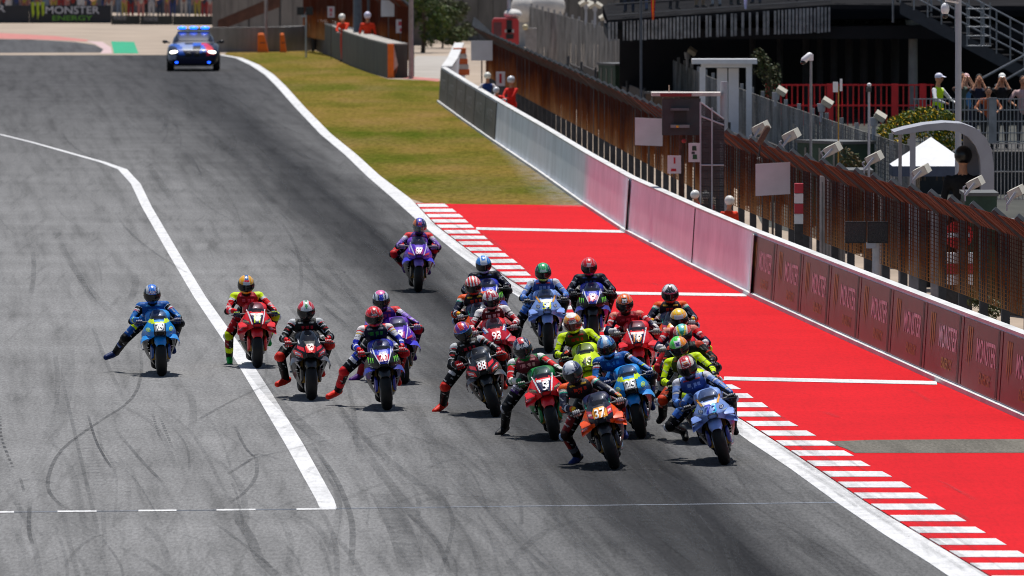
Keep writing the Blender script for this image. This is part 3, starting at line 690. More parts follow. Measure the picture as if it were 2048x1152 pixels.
def t_wing(s, kind):
    def f(mb):
        if kind == 'box':
            for za, zb_, xo in ((.585, .515, .290), (.650, .625, .272)):
                A = [(s*.17, -.80, za+.02), (s*.17, -.60, za+.035)]; sx = []
                for x, zz, y0, y1 in ((.15, za, -.85, -.60), (.22, (za+zb_)/2, -.82, -.58), (xo, zb_, -.78, -.58)):
                    sx.append([(s*x, y0, zz-.012), (s*x, y0+.02, zz+.004), (s*x, (y0+y1)/2, zz+.036), (s*x, y1, zz+.050), (s*x, y1, zz+.030), (s*x, (y0+y1)/2, zz+.006)])
                mb.loft(sx)
            mb.loft([[(s*.288, -.745, .515), (s*.296, -.745, .515), (s*.296, -.60, .53), (s*.288, -.60, .53)], [(s*.273, -.735, .65), (s*.281, -.735, .65), (s*.281, -.61, .665), (s*.273, -.61, .665)]])
        else:
            sx = []
            for x, zz, y0, y1, th in ((.13, .575, -.86, -.58, .05), (.20, .570, -.83, -.56, .05), (.255, .545, -.79, -.55, .045), (.288, .490, -.75, -.56, .035), (.275, .425, -.70, -.57, .02)):
                sx.append([(s*x, y0, zz), (s*x, (y0+y1)/2, zz+th), (s*x, y1, zz+th*1.1), (s*x, y1, zz+th*.5), (s*x, (y0+y1)/2, zz-th*.2)])
            mb.loft(sx)
    return f
WING = {(s, k): tpl(t_wing(s, k)) for s in (-1, 1) for k in ('box', 'mono')}
def t_intake(mb):
    mb.loft([superring(0, .655, .058, .026, -.952, 20), superring(0, .655, .068, .035, -.935, 20), superring(0, .655, .066, .034, -.90, 20), superring(0, .655, .052, .022, -.90, 20), superring(0, .655, .05, .02, -.945, 20)], caps=False)
    mb.add(superring(0, .655, .056, .025, -.915, 20), [tuple(range(20))])
INTAKE = tpl(t_intake)
def t_body(mb):                                                   # radiator, engine and frame inside the fairing
    mb.loft([[(-w, y0, z), (w, y0, z), (w, y1, z), (-w, y1, z)] for z, w, y0, y1 in ((.14, .045, -.22, .25), (.24, .085, -.30, .28), (.36, .13, -.36, .28), (.60, .165, -.40, .2), (.72, .15, -.40, .1))])
ENG = tpl(t_body)
def t_exh(mb): mb.path([(.10, -.2, .2), (.13, .25, .17), (.15, .52, .24), (.16, .72, .33)], .035, 10); mb.tube((.16, .72, .33), (.17, .90, .38), .045, .05, 12)
EXH = tpl(t_exh)
def t_swing(mb):
    for s in (-1, 1): mb.loft([[(s*.13, .25, .30), (s*.17, .25, .30), (s*.17, .25, .42), (s*.13, .25, .42)], [(s*.125, .78, .29), (s*.155, .78, .29), (s*.155, .78, .35), (s*.125, .78, .35)]])
SWING = tpl(t_swing)
def t_tank(mb):
    mb.loft([superring(0, zc, a, b, y, 22, .7) for y, zc, a, b in ((-.30, .80, .10, .05), (-.22, .82, .17, .10), (-.08, .83, .19, .125), (.08, .80, .17, .12), (.18, .77, .12, .09), (.24, .76, .08, .06))])
TANK = tpl(t_tank)
def t_tail(mb):
    mb.loft([superring(0, zc, a, b, y, 18, .7) for y, zc, a, b in ((.14, .74, .12, .05), (.35, .77, .15, .06), (.55, .83, .14, .065), (.75, .90, .11, .06), (.92, .95, .06, .03))])
TAIL = tpl(t_tail)
def t_bar(s):
    def f(mb):
        mb.tube((s*.10, -.44, .80), (s*.335, -.40, .785), .016, n=10); mb.tube((s*.20, -.42, .793), (s*.335, -.40, .785), .020, n=10)
        mb.path([(s*.17, -.47, .80), (s*.26, -.50, .79), (s*.35, -.48, .78)], .007, 6)
        mb.path([(s*.34, -.40, .785), (s*.365, -.47, .785), (s*.345, -.55, .785)], .010, 6)
    return f
BAR = {s: tpl(t_bar(s)) for s in (-1, 1)}
def t_peg(s): return lambda mb: mb.tube((s*.13, .26, .34), (s*.24, .26, .345), .014, n=8)
PEG = {s: tpl(t_peg(s)) for s in (-1, 1)}
def t_belly(mb):
    secs = []
    for y in np.linspace(-.34, .42, 14):
        zt, w, zm, wb_, zb = secv(y); secs.append([(x*wb_*1.0, y, zb-.012+.03*abs(x)**2) for x in np.linspace(-1, 1, 9)])
    mb.loft(secs, closed=False)
BELLY = tpl(t_belly)
def coloured(me, col):
    c = me.copy(); setcol(c, np.array([col]*len(c.polygons))); return c
def obj_mat(name, me, m, parent):
    """shared mesh data, material on the object"""
    o = bpy.data.objects.new(name, me); COL.objects.link(o); o.parent = parent
    if not me.materials: me.materials.append(None)
    o.material_slots[0].link = 'OBJECT'; o.material_slots[0].material = m; return o
_PM = {}
def flat(col, rough=.38, coat=.16):
    k = tuple(round(c, 3) for c in col)+(rough,)
    if k not in _PM: _PM[k] = mat('paint_%02x%02x%02x_%d' % (*[int(255*min(1, c)) for c in col], int(rough*100)), col, rough, coat=coat, var=.08, scale=14)
    return _PM[k]
def decal(parent, name, pts2, faces, col, off=.007):
    off += .004
    """front-view outline (x, z) wrapped on to the fairing"""
    mb = MB(); vs = []
    for x, z in pts2:
        y = yfront(x, z); vs.append((x, y-off, z+off*.35))
    mb.add(vs, faces); return mb.build(name, flat(col), parent, smooth=0)
def fine(t):
    """lettering with its big faces split so that it follows a curved panel"""
    if ('fine', t) in _TXT: return _TXT[('fine', t)]
    v, f = text2d(t); bm = bmesh.new(); vv = [bm.verts.new((a, b, 0)) for a, b in v]
    for q in f:
        try: bm.faces.new([vv[i] for i in q])
        except ValueError: pass
    for lim in (.5, .3, .2):
        bmesh.ops.subdivide_edges(bm, edges=[e for e in bm.edges if e.calc_length() > lim], cuts=1); bmesh.ops.triangulate(bm, faces=bm.faces)
    bm.verts.index_update(); _TXT[('fine', t)] = (np.array([p.co[:2] for p in bm.verts]), [tuple(q.index for q in fc.verts) for fc in bm.faces]); bm.free(); return _TXT[('fine', t)]
def txt(parent, name, t, x, z, h, col, wscale=1.0, maxw=None, skew=.0, off=.007):
    v, f = fine(t) if h > .03 else text2d(t); wd = v[:, 0].max()-v[:, 0].min(); sx = h*wscale
    if maxw and wd*sx > maxw: sx = maxw/wd
    return decal(parent, name, [(x+a*sx+b*h*skew, z+b*h) for a, b in v], f, col, off)
def poly(parent, name, pts, col, off=.005):
    n = len(pts); c = np.mean(pts, 0); E = []; sub = 4 if n < 9 else 1
    for i in range(n):
        a, b = np.array(pts[i]), np.array(pts[(i+1) % n])
        for t in range(sub): E.append(a+(b-a)*t/sub)
    k = len(E); P = [tuple(c)]+[tuple(c+(e-c)*r) for r in (.33, .67, 1) for e in E]
    F_ = [(0, 1+i, 1+(i+1) % k) for i in range(k)]+[(1+q*k+i, 1+q*k+(i+1) % k, 1+(q+1)*k+(i+1) % k, 1+(q+1)*k+i) for q in (0, 1) for i in range(k)]
    return decal(parent, name, P, F_, col, off)
def disc(parent, name, x, z, rx, rz, col, off=.005, n=18): return poly(parent, name, [(x+rx*math.cos(2*math.pi*i/n), z+rz*math.sin(2*math.pi*i/n)) for i in range(n)], col, off)
def ringd(parent, name, x, z, r0, r1, col, n=18):
    P = [(x+r*math.cos(2*math.pi*i/n), z+r*math.sin(2*math.pi*i/n)) for r in (r0, r1) for i in range(n)]
    return decal(parent, name, P, [(i, (i+1) % n, n+(i+1) % n, n+i) for i in range(n)], col, .006)
def clawd(parent, x, z, h):
    for k, (dx, hh) in enumerate(((-.032, .95), (-.004, 1.0), (.024, .85))):
        poly(parent, 'claw_stripe', [(x+dx, z+h/2), (x+dx+.017, z+h/2), (x+dx+.013, z), (x+dx+.016, z-h*.15), (x+dx+.006, z+h/2-h*hh), (x+dx+.004, z-h*.1)], C('74d62a'), .006)
def mirror(p): return [(-x, z) for x, z in p]
GOLD = mat('fork_gold', (.20, .12, .03), .35, metal=.8, var=.2)
def motorcycle(mtx, L, label):
    root = empty('motorcycle', label=label, cat='motorcycle', group='racing motorcycles in the starting pack'); root.matrix_world = mtx
    x, y, z = FAIRC.T; cols = np.tile(np.array(L['base']), (len(FAIRC), 1)); ax = np.abs(x)
    for msk, c in L['paint']: cols[msk(x, y, z, ax)] = c
    cols[(ax < .105) & (y > -.64) & (z > .80)] = (.008, .008, .010)     # dash inside the screen
    me = FAIR.copy(); setcol(me, cols); fa = link('fairing', me, PAINT, root)
    obj_mat('windscreen', SCREEN_ME, SCREEN, root); obj_mat('air_intake', INTAKE, CARBON, fa)
    fw = obj_mat('front_wheel', FRIM, DARKM if 'rim' not in L else flat(L['rim']), root); obj_mat('tyre', FT, RUBBER, fw); obj_mat('brake_disc', DISC, METAL, fw)
    rw = obj_mat('rear_wheel', RRIM, DARKM, root); obj_mat('tyre', RT, RUBBER, rw)
    obj_mat('front_fender', FENDER, flat(L['fender']), root)
    for s in (-1, 1):
        fk = obj_mat('fork_leg', FORK[s], GOLD if L.get('gold', 1) else DARKM, root); obj_mat('brake_duct', COVER[s], flat(L['fork']), fk)
        obj_mat('winglet', WING[(s, L.get('wk', 'box'))], flat(L['wing']), root)
        obj_mat('handlebar', BAR[s], DARKM, root); obj_mat('footpeg', PEG[s], METAL, root)
    obj_mat('engine', ENG, ENGINE, root); obj_mat('exhaust', EXH, METAL, root); obj_mat('swingarm', SWING, CARBON, root)
    obj_mat('fuel_tank', TANK, flat(L.get('tank', L['base'])), root); obj_mat('tail', TAIL, flat(L.get('tail', L['base'])), root); obj_mat('belly_pan', BELLY, CARBON, root)
    L['deco'](fa); acc_ = L.get('mark', (.62, .62, .64))
    for s in (-1, 1):                                              # small unreadable sponsor marks
        for (mx, mz, mw, mh) in ((.205, .575, .035, .009), (.20, .545, .05, .007), (.175, .625, .04, .008), (.185, .43, .03, .012), (.165, .39, .028, .008), (.195, .655, .022, .007)):
            poly(fa, 'sponsor_mark', [(s*mx-mw/2, mz-mh/2), (s*mx+mw/2, mz-mh/2+s*.006), (s*mx+mw/2, mz+mh/2+s*.006), (s*mx-mw/2, mz+mh/2)], acc_, .006)
    return root
# ---------------------------------------------------------------- people
def ik(a, c, l1, l2, pole):
    a, c = Vector(a), Vector(c); d = c-a; L = min(d.length, (l1+l2)*.985); u = d.normalized()
    k = (l1*l1-l2*l2+L*L)/(2*L); h = math.sqrt(max(0, l1*l1-k*k)); p = Vector(pole); p = (p-u*p.dot(u)).normalized()
    return a+u*k+p*h
def remesh(mb, name, vox, it=4, fac=.5):
    me = mb.mesh(name, 0); ob = bpy.data.objects.new(name, me); COL.objects.link(ob)
    rm = ob.modifiers.new('r', 'REMESH'); rm.mode = 'VOXEL'; rm.voxel_size = vox; sm = ob.modifiers.new('s', 'SMOOTH'); sm.factor = fac; sm.iterations = it
    dg = bpy.context.evaluated_depsgraph_get(); out = bpy.data.meshes.new_from_object(ob.evaluated_get(dg)); bpy.data.objects.remove(ob); bpy.data.meshes.remove(me)
    out.name = name; out.materials.clear(); out.shade_smooth(); return out
def flesh(caps, name, vox, colour):
    """one continuous surface over tapered limbs, coloured panel by panel"""
    mb = MB()
    for lb, a, b, ra, rb in caps: mb.capsule(a, b, ra, rb, 12)
    me = remesh(mb, name, vox); n = len(me.polygons)
    P = np.zeros(n*3); me.polygons.foreach_get('center', P); P = P.reshape(-1, 3); N = np.zeros(n*3); me.polygons.foreach_get('normal', N); N = N.reshape(-1, 3)
    D = []; T = []
    for lb, a, b, ra, rb in caps:
        a, b = np.array(a), np.array(b); d = b-a; t = np.clip(((P-a)@d)/max(1e-9, d@d), 0, 1)
        D.append(np.linalg.norm(P-(a+t[:, None]*d), axis=1)-(ra+(rb-ra)*t)); T.append(t)
    D = np.array(D); k = D.argmin(0); t = np.array(T)[k, np.arange(n)]; lbs = [c[0] for c in caps]
    cols = np.zeros((n, 3))
    for i, lb in enumerate(lbs):
        m = k == i
        if m.any(): cols[m] = colour(lb, P[m], t[m], N[m])
    setcol(me, cols); return me
def bands(spec, t):
    """spec: a colour or [(t0, colour), ...] along the limb"""
    if isinstance(spec, tuple): return np.tile(np.array(spec), (len(t), 1))
    out = np.tile(np.array(spec[0][1]), (len(t), 1))
    for t0, c in spec: out[t >= t0] = c
    return out
def suit_colour(S, cx):
    def f(lb, P, t, N):
        side = lb[-1] if lb[-1] in 'LR' else ''; base = lb.rstrip('LR'); sg = -1 if side == 'L' else 1
        c = bands(S.get(base, S['chest']), t)
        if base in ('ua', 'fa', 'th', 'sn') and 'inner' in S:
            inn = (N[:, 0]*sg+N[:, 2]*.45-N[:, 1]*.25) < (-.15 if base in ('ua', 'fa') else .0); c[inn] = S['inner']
        if base in ('chest', 'belly'):
            if 'logo' in S and base == 'chest':
                z = P[:, 2]; zc = z.mean(); x = P[:, 0]-P[:, 0].mean(); fr = N[:, 1] < -.2
                m = fr & (np.abs(z-zc-.01) < .022) & (np.abs(x) < .095) & (np.sin(x*95) > -.55); c[m] = S['logo']
                m = fr & (np.abs(z-zc-.075) < .011) & (np.abs(np.abs(x)-.075) < .035); c[m] = S.get('logo2', S['logo'])
            c[N[:, 1] > .35] = S.get('back', S['chest'])
        if base in ('ua', 'fa', 'th', 'sn'):
            for t0 in (.08, .52, .93): c[np.abs(t-t0) < .022] *= .25
            m = (np.sin(P[:, 0]*61+P[:, 2]*47) > .80) & (np.sin(P[:, 2]*83-P[:, 1]*37) > .1); c[m] = c[m]*.35+np.array(S.get('speck', (.5, .5, .52)))*.65
        return c
    return f
def glove_template(s):
    """hand closed round a bar that runs along X; fingers of unequal length, thumb under"""
    mb = MB(); lab = []
    def add(l, fn): n0 = len(mb.f); fn(); lab.extend([l]*(len(mb.f)-n0))
    add(0, lambda: mb.ell((0, .045, .012), (.046, .052, .024), 14, 8)); add(0, lambda: mb.capsule((0, .09, .012), (0, .15, .03), .034, .042, 12))
    for i, (x, ln) in enumerate(((-.036, .92), (-.012, 1.0), (.012, .96), (.036, .82))):
        x *= s; a = Vector((x, .012, .034)); b = Vector((x, -.034*ln, .026)); c = Vector((x, -.044*ln, -.010)); d = Vector((x, -.018*ln, -.032))
        add(1, lambda: mb.capsule(a, b, .0115, .0105, 8)); add(2, lambda: mb.capsule(b, c, .0105, .0098, 8)); add(2, lambda: mb.capsule(c, d, .0098, .009, 8))
    add(0, lambda: mb.capsule((-.040*s, .05, -.004), (-.050*s, .012, -.026), .014, .012, 8)); add(2, lambda: mb.capsule((-.050*s, .012, -.026), (-.030*s, -.012, -.034), .012, .010, 8))
    me = mb.mesh('glove', 60); return me, lab
GLOVE = {s: glove_template(s) for s in (-1, 1)}
def helmet_template():
    nu, nv = 56, 40; vs = []; fs = []
    for j in range(nv+1):
        th = math.pi*(.02+.86*j/nv)
        for i in range(nu):
            ph = 2*math.pi*i/nu; dx, dy, dz = math.sin(th)*math.cos(ph), math.sin(th)*math.sin(ph), math.cos(th)
            x, yv, zv = .128*dx, .158*dy, .142*dz
            if dy < 0 and dz < .05:                               # chin bar juts forward
                k = max(0, -dy)**1.5*min(1, (.05-dz)/.4); yv -= .022*k; x *= 1-.05*k
            if dz < -.5: x *= 1-.12*(-.5-dz); 
            if dy > .3 and dz > .2: yv += .012*dy                  # rear spoiler swell
            vs.append((x, yv, zv))
    for j in range(nv):
        for i in range(nu): a, b = j*nu+i, j*nu+(i+1) % nu; fs.append((a, a+nu, b+nu, b))
    fs.append(tuple(range(nu-1, -1, -1))); fs.append(tuple(range(nv*nu, (nv+1)*nu)))
    mb = MB(); mb.add(vs, fs); me = mb.mesh('helmet', 0); me.shade_smooth(); c = np.zeros(len(me.polygons)*3); me.polygons.foreach_get('center', c)
    vis = MB(); rows = []
    for zz in np.linspace(-.052, .046, 9):
        row = []
        for a in np.linspace(-78, 78, 25):
            st = math.sqrt(max(0, 1-(zz/.142)**2)); dx, dy = math.sin(R(a)), -math.cos(R(a)); k = max(0, -dy*st)**1.5*min(1, max(0, .05-zz/.142)/.4)
            row.append(((.128*dx*st*(1-.05*k))*1.035, (.158*dy*st-.022*k)*1.03, zz+.004*(1-abs(a)/78)))
        rows.append(row)
    vis.loft(rows, closed=False)
    rows2 = [[(x*.97, y*.97, z) for x, y, z in r] for r in rows]; vis.loft(rows2, closed=False)
    vm = vis.mesh('visor', 0); vm.shade_smooth()
    return me, c.reshape(-1, 3)/np.array([.128, .158, .142]), vm
HME, HC, VME = helmet_template()
SPOIL = tpl(lambda mb: mb.loft([[(-.06, .13, .045), (.06, .13, .045), (.055, .135, .065), (-.055, .135, .065)], [(-.045, .185, .025), (.045, .185, .025), (.04, .19, .037), (-.04, .19, .037)]]))
def helmet(parent, loc, H, tilt, yaw=0, roll=0, text=None):
    x, y, z = HC.T; ax = np.abs(x); cols = np.tile(np.array(H['base']), (len(HC), 1))
    for m, c in H['paint']: cols[m(x, y, z, ax)] = c
    m = (np.sin(x*23+z*9) > .72) & (np.sin(z*31-y*17) > .2) & (z > .2); cols[m] = cols[m]*.4+np.array(H.get('speck', (.55, .55, .58)))*.6
    cols[(y < -.05) & (z < .36) & (z > -.40) & (ax < .98)] = (.012, .012, .013)
    cols[z < -.80] = (.02, .02, .02)
    me = HME.copy(); setcol(me, cols); o = link('helmet', me, HELM, parent); o.location = loc; o.rotation_euler = (tilt, roll, yaw)
    obj_mat('visor', VME, H.get('visor', VISOR), o); obj_mat('spoiler', SPOIL, flat(H['base'], .25), o)
    if text:
        s, col, bg = text; v, f = text2d(s); k = .085/(v[:, 0].max()-v[:, 0].min()); kz = min(k*1.25, .04)
        def onh(px, pz):
            q = 1-(px/.128)**2-(pz/.142)**2; return (px, -.158*math.sqrt(max(.05, q))-.004, pz)
        if bg:
            mb = MB(); n = 16; P = [onh(.052*math.cos(2*math.pi*i/n), .082+.02*math.sin(2*math.pi*i/n)) for i in range(n)]; mb.add(P, [tuple(range(n))]); mb.build('name_patch', flat(bg, .3), o, smooth=0)
        mb = MB(); mb.add([onh(a*k, .082+b*kz) for a, b in v], f); mb.v = [(p[0], p[1]-.003, p[2]+.001) for p in mb.v]; mb.build('helmet_lettering', flat(col, .3), o, smooth=0)
    return o
PUCK = {}
def rider(mtx, D0, spec, label):
    S = spec['suit']; inv = mtx.inverted(); root = empty('person', label=label, cat='person', group='racing riders'); root.matrix_world = mtx
    hx, hy = spec['head']; head = inv@W(hx, hy, D0+.60)
    hang = spec.get('hang', 0.0)
    pel = Vector((hang*.5, .42, .87)); neck = head+Vector((0, .10, -.135)); chest = neck+Vector((0, .10, -.10)); chest.x = neck.x*.85+pel.x*.15
    ax = Vector((1, 0, (neck.x-pel.x)*.0)); mid = pel.lerp(chest, .5)+Vector((0, .02, .03))
    caps = [('belly', pel+Vector((0, 0, .02)), mid, .125, .125), ('chest', mid, chest, .125, .135), ('chest', chest+Vector((-.07, -.02, .0)), chest+Vector((.07, -.02, .0)), .115, .115),
            ('collar', chest+Vector((0, -.02, .06)), neck+Vector((0, -.02, .02)), .075, .062), ('hump', chest+Vector((0, .12, .03)), neck+Vector((0, .13, .03)), .07, .05)]
    J = {}
    for sd, s in (('L', -1), ('R', 1)):
        sh = chest+ax*(s*.185)+Vector((0, -.01, .035)); grip = Vector((s*.295, -.395, .79)); wr = grip+Vector((0, .12, .045))
        el = ik(sh, wr, .275, .26, (s*.75, .15, -.75)); J['wr'+sd] = wr; J['el'+sd] = el
        caps += [('sh'+sd, chest+ax*(s*.12)+Vector((0, 0, .03)), sh, .085, .080), ('ua'+sd, sh, el, .074, .056), ('el'+sd, el+Vector((s*.01, 0, -.01)), el+Vector((s*.012, 0, -.012)), .058, .055), ('fa'+sd, el, wr, .055, .036)]
        hip = pel+Vector((s*.105, 0, -.01))
        if sd == 'L' and 'knee' in spec:
            best = min(np.linspace(-.15, .48, 40), key=lambda q: abs((inv@W(*spec['knee'], D0+.70+q)-hip).length-.47)+.03*abs(q-.1)); kn = inv@W(*spec['knee'], D0+.70+best)
            lift = Vector((0, .03, .075)); bf = min(np.linspace(best-.2, best+.38, 40), key=lambda q: abs((inv@W(*spec['foot'], D0+.70+q)+lift-kn).length-.42)+.03*abs(q-best-.05)); ft = inv@W(*spec['foot'], D0+.70+bf)
        else:
            ft = Vector((s*.21, .30, .385)); kn = ik(hip, ft, .43, .42, (s*.55, -1, .25)); 
        d = kn-hip
        if d.length > .60: kn = hip+d.normalized()*.60
        elif d.length < .36: kn = hip+d.normalized()*.36
        an = ft+Vector((0, .03, .075)) if (sd == 'L' and 'knee' in spec) else ft
        toe = spec.get('toe', (-.13, -.14, -.035)) if (sd == 'L' and 'knee' in spec) else (s*.02, -.17, -.05)
        q = an-kn
        if q.length > .52: an = kn+q.normalized()*.52
        elif q.length < .34: an = kn+q.normalized()*.34
        J['kn'+sd] = kn; J['an'+sd] = an; J['toe'+sd] = an+Vector(toe)
        caps += [('hip'+sd, pel, hip, .125, .115), ('th'+sd, hip, kn, .115, .078), ('kn'+sd, kn+Vector((s*.006, -.01, 0)), kn+Vector((s*.012, -.015, 0)), .080, .077), ('sn'+sd, kn, an, .076, .056)]
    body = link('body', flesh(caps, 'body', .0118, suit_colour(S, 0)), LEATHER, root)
    for sd, s in (('L', -1), ('R', 1)):
        kn, an, toe = J['kn'+sd], J['an'+sd], J['toe'+sd]; d = (kn-an).normalized(); fwd = (toe-an); fn = fwd.normalized()
        bc = S['boot']; bcaps = [('bs', an+d*.19, an+d*.02, .068, .058), ('bf', an-d*.035-fn*.05, an-d*.04+fn*.05, .048, .054), ('bt', an-d*.04+fn*.05, toe+fn*.01-d*.04, .054, .044)]
        def bcol(lb, P, t, N): return bands({'bs': S.get('shaft', bc), 'bf': bc, 'bt': S.get('toe', bc)}[lb], t)
        link('boot', flesh(bcaps, 'boot', .011, bcol), LEATHER, root)
        gm_, lab = GLOVE[s]; me = gm_.copy(); gl = list(S['glove']); gl[1] = tuple(.45*a+.1*b for a, b in zip(gl[1], gl[0])); setcol(me, np.array([gl[l] for l in lab])); g = link('glove', me, LEATHER, root); g.location = (s*.285, -.398, .788)
        pk = S.get('puck', (.03, .03, .03)); mb = MB(); side = Vector((s*.8, -.55, -.1)).normalized(); mb.ell((0, 0, 0), (.038, .028, .052), 12, 8); o = mb.build('knee_slider', flat(pk, .5, .1), root); o.location = kn+side*.068
    tl = spec.get('tilt', 18); rl = spec.get('hroll', 0)
    helmet(root, head, spec['helm'], R(tl), R(spec.get('hyaw', 0)), R(rl), spec.get('htext'))
    return root
# ---------------------------------------------------------------- liveries
BLK = (.006, .006, .007); CARB = (.009, .009, .011); WHT = (.78, .78, .80); RED = C('e0101c'); DRED = C('a00814'); ORG = C('f0520e'); YEL = C('f5b81a'); FLU = C('d2f000'); BLU = C('0f86d6')
NAVY = C('141a44'); RBLU = C('1522a8'); PUR = C('5a1fa0'); LBL = C('7f9fe0'); GRN = C('0a7a3c'); GRY = (.30, .31, .33); PNK = C('f06a8a'); SILV = (.5, .51, .53)
lowmask = lambda zc: (lambda x, y, z, ax: (z < zc))
plate = lambda w=.088, z0=.69, z1=.83: (lambda x, y, z, ax: (ax < w) & (z > z0) & (z < z1) & (y < -.60))
trim = lambda: (lambda x, y, z, ax: (ax > .075) & (ax < .17) & (z > .80) & (y < -.50))
def d_blue(n):
    def f(p):
        poly(p, 'number_plate', [(-.075, .68), (.075, .68), (.082, .79), (-.082, .79)], (.30, .31, .33)); txt(p, 'race_number', n, 0, .742, .105, WHT, 1.0, .135, .08, .022)
        for s in (-1, 1):
            disc(p, 'badge', s*.168, .70, .030, .030, FLU, .005); ringd(p, 'badge_ring', s*.168, .70, .014, .021, BLU)
            poly(p, 'vent_stripe', [(s*.205, .60), (s*.225, .605), (s*.235, .575), (s*.21, .57)], CARB)
    return dict(base=BLU, paint=[(lowmask(.53), BLK), (trim(), FLU), (lambda x, y, z, ax: (ax < .09) & (z > .56) & (z < .80) & (y < -.6), BLK), (lambda x, y, z, ax: (ax < .12) & (z > .79) & (z < .815) & (y < -.6), FLU)], fender=BLU, fork=C('0a4a90'), wing=BLU, wk='mono', deco=f, tank=BLU, tail=BLU)
def d_red(n, ncol, plate_c=NAVY, green=None, orange=None):
    def f(p):
        poly(p, 'number_plate', [(-.06, .685), (.06, .685), (.10, .80), (-.10, .80)], plate_c); txt(p, 'race_number', n, 0, .742, .105, ncol, 1.0, .125, .08, .022)
        poly(p, 'plate_band', [(-.088, .795), (.088, .795), (.095, .825), (-.095, .825)], WHT if not orange else C('f6f6f0')); txt(p, 'sponsor_lettering', 'SEVA' if green else 'RED', 0, .81, .02, RED, 1.0, .1, 0, .009)
        for s in (-1, 1):
            pts = [(.07, .67), (.085, .67), (.145, .86), (.120, .86)]; poly(p, 'white_stripe', pts if s > 0 else mirror(pts), C('f0f0f4'))
            if orange:
                pts = [(.13, .83), (.15, .82), (.155, .87), (.138, .875)]; poly(p, 'orange_tab', pts if s > 0 else mirror(pts), ORG)
            else:
                pts = [(.11, .665), (.205, .695), (.205, .735), (.125, .71)]; poly(p, 'sponsor_patch', pts if s > 0 else mirror(pts), (.03, .03, .03)); txt(p, 'sponsor_lettering', 'onnas', s*.165, .702, .020, C('d8c890'), 1.0, .075, .0, .009)
    g = green or RED
    return dict(base=RED, paint=[(lowmask(.50), (g if green else DRED)), (lowmask(.40), BLK), (lambda x, y, z, ax: (z > .83) & (ax > .10) & (y < -.45), (GRN if green else (RED if not orange else NAVY)))], fender=RED, fork=(GRN if green else RED), wing=RED, wk='box', deco=f, tank=RED if not green else GRN, tail=RED)
def d_black_red(n):
    def f(p):
        poly(p, 'number_plate', [(-.065, .69), (.065, .69), (.075, .775), (-.075, .775)], RED if n == '12' else DRED); txt(p, 'race_number', n, 0, .742, .105, WHT if n != '12' else C('ff3a30'), 1.0, .115, .08, .022)
        txt(p, 'sponsor_lettering', 'TRONDA' if n != '12' else 'tronda', 0, .80, .022, C('d0d0d4'), 1.0, .12, 0, .008)
        for s in (-1, 1):
            pts = [(.085, .70), (.17, .735), (.172, .775), (.09, .755)]; poly(p, 'red_panel', pts if s > 0 else mirror(pts), RED)
            pts = [(.105, .615), (.215, .65), (.232, .70), (.205, .715), (.12, .68)]; poly(p, 'red_panel', pts if s > 0 else mirror(pts), RED)
            pts = [(.135, .645), (.205, .668), (.205, .69), (.145, .672)]; poly(p, 'sponsor_patch', pts if s > 0 else mirror(pts), WHT, .007); txt(p, 'sponsor_lettering', 'ecoplus', s*.173, .668, .014, RBLU, 1.0, .055, .0, .010)
            pts = [(.14, .86), (.155, .85), (.15, .80), (.138, .80)]; poly(p, 'white_stripe', pts if s > 0 else mirror(pts), C('e8e8ee'))
            pts = [(.20, .55), (.235, .56), (.15, .45), (.13, .46)]; poly(p, 'white_stripe', pts if s > 0 else mirror(pts), C('d8d8e0'))
    return dict(base=CARB, paint=[(lambda x, y, z, ax: (ax > .1) & (z > .74) & (z < .76), C('5a1030'))], fender=CARB, fork=CARB, wing=C('3a3c44') if n == '12' else C('24262c'), wk='mono', deco=f, tank=BLK, tail=BLK)
def d_yam(n):
    def f(p):
        poly(p, 'nose_panel', [(-.05, .665), (.05, .665), (.11, .80), (.118, .845), (-.118, .845), (-.11, .80)], C('2a3ec0')); txt(p, 'race_number', n, 0, .742, .105, C('ff2a3c'), 1.0, .135, .1, .023)
        poly(p, 'number_plate', [(-.078, .705), (.078, .705), (.09, .785), (-.09, .785)], C('f0b4c8') if n == '17' else C('d8204a'), .007); txt(p, 'race_number', n, 0, .742, .105, C('ff3040') if n == '17' else C('ffd0d8'), 1.0, .13, .1, .024)
        txt(p, 'sponsor_lettering', 'ENEOS', 0, .808, .024, WHT, 1.0, .10, 0, .009)
        for s in (-1, 1):
            pts = [(.045, .66), (.06, .66), (.128, .80), (.135, .86), (.122, .86), (.112, .80)]; poly(p, 'white_stripe', pts if s > 0 else mirror(pts), C('eef0fa'), .008)
            pts = [(.150, .86), (.162, .85), (.156, .80), (.146, .80)]; poly(p, 'white_stripe', pts if s > 0 else mirror(pts), C('eef0fa'), .007)
            clawd(p, s*.178, .70, .085)
    return dict(base=BLK, paint=[(lambda x, y, z, ax: (z > .80) & (ax < .15), RBLU), (lambda x, y, z, ax: (z < .56) & (z > .44), C('141c80'))], fender=BLK, fork=C('1a2696'), wing=C('161e86'), wk='mono', deco=f, tank=RBLU, tail=RBLU)
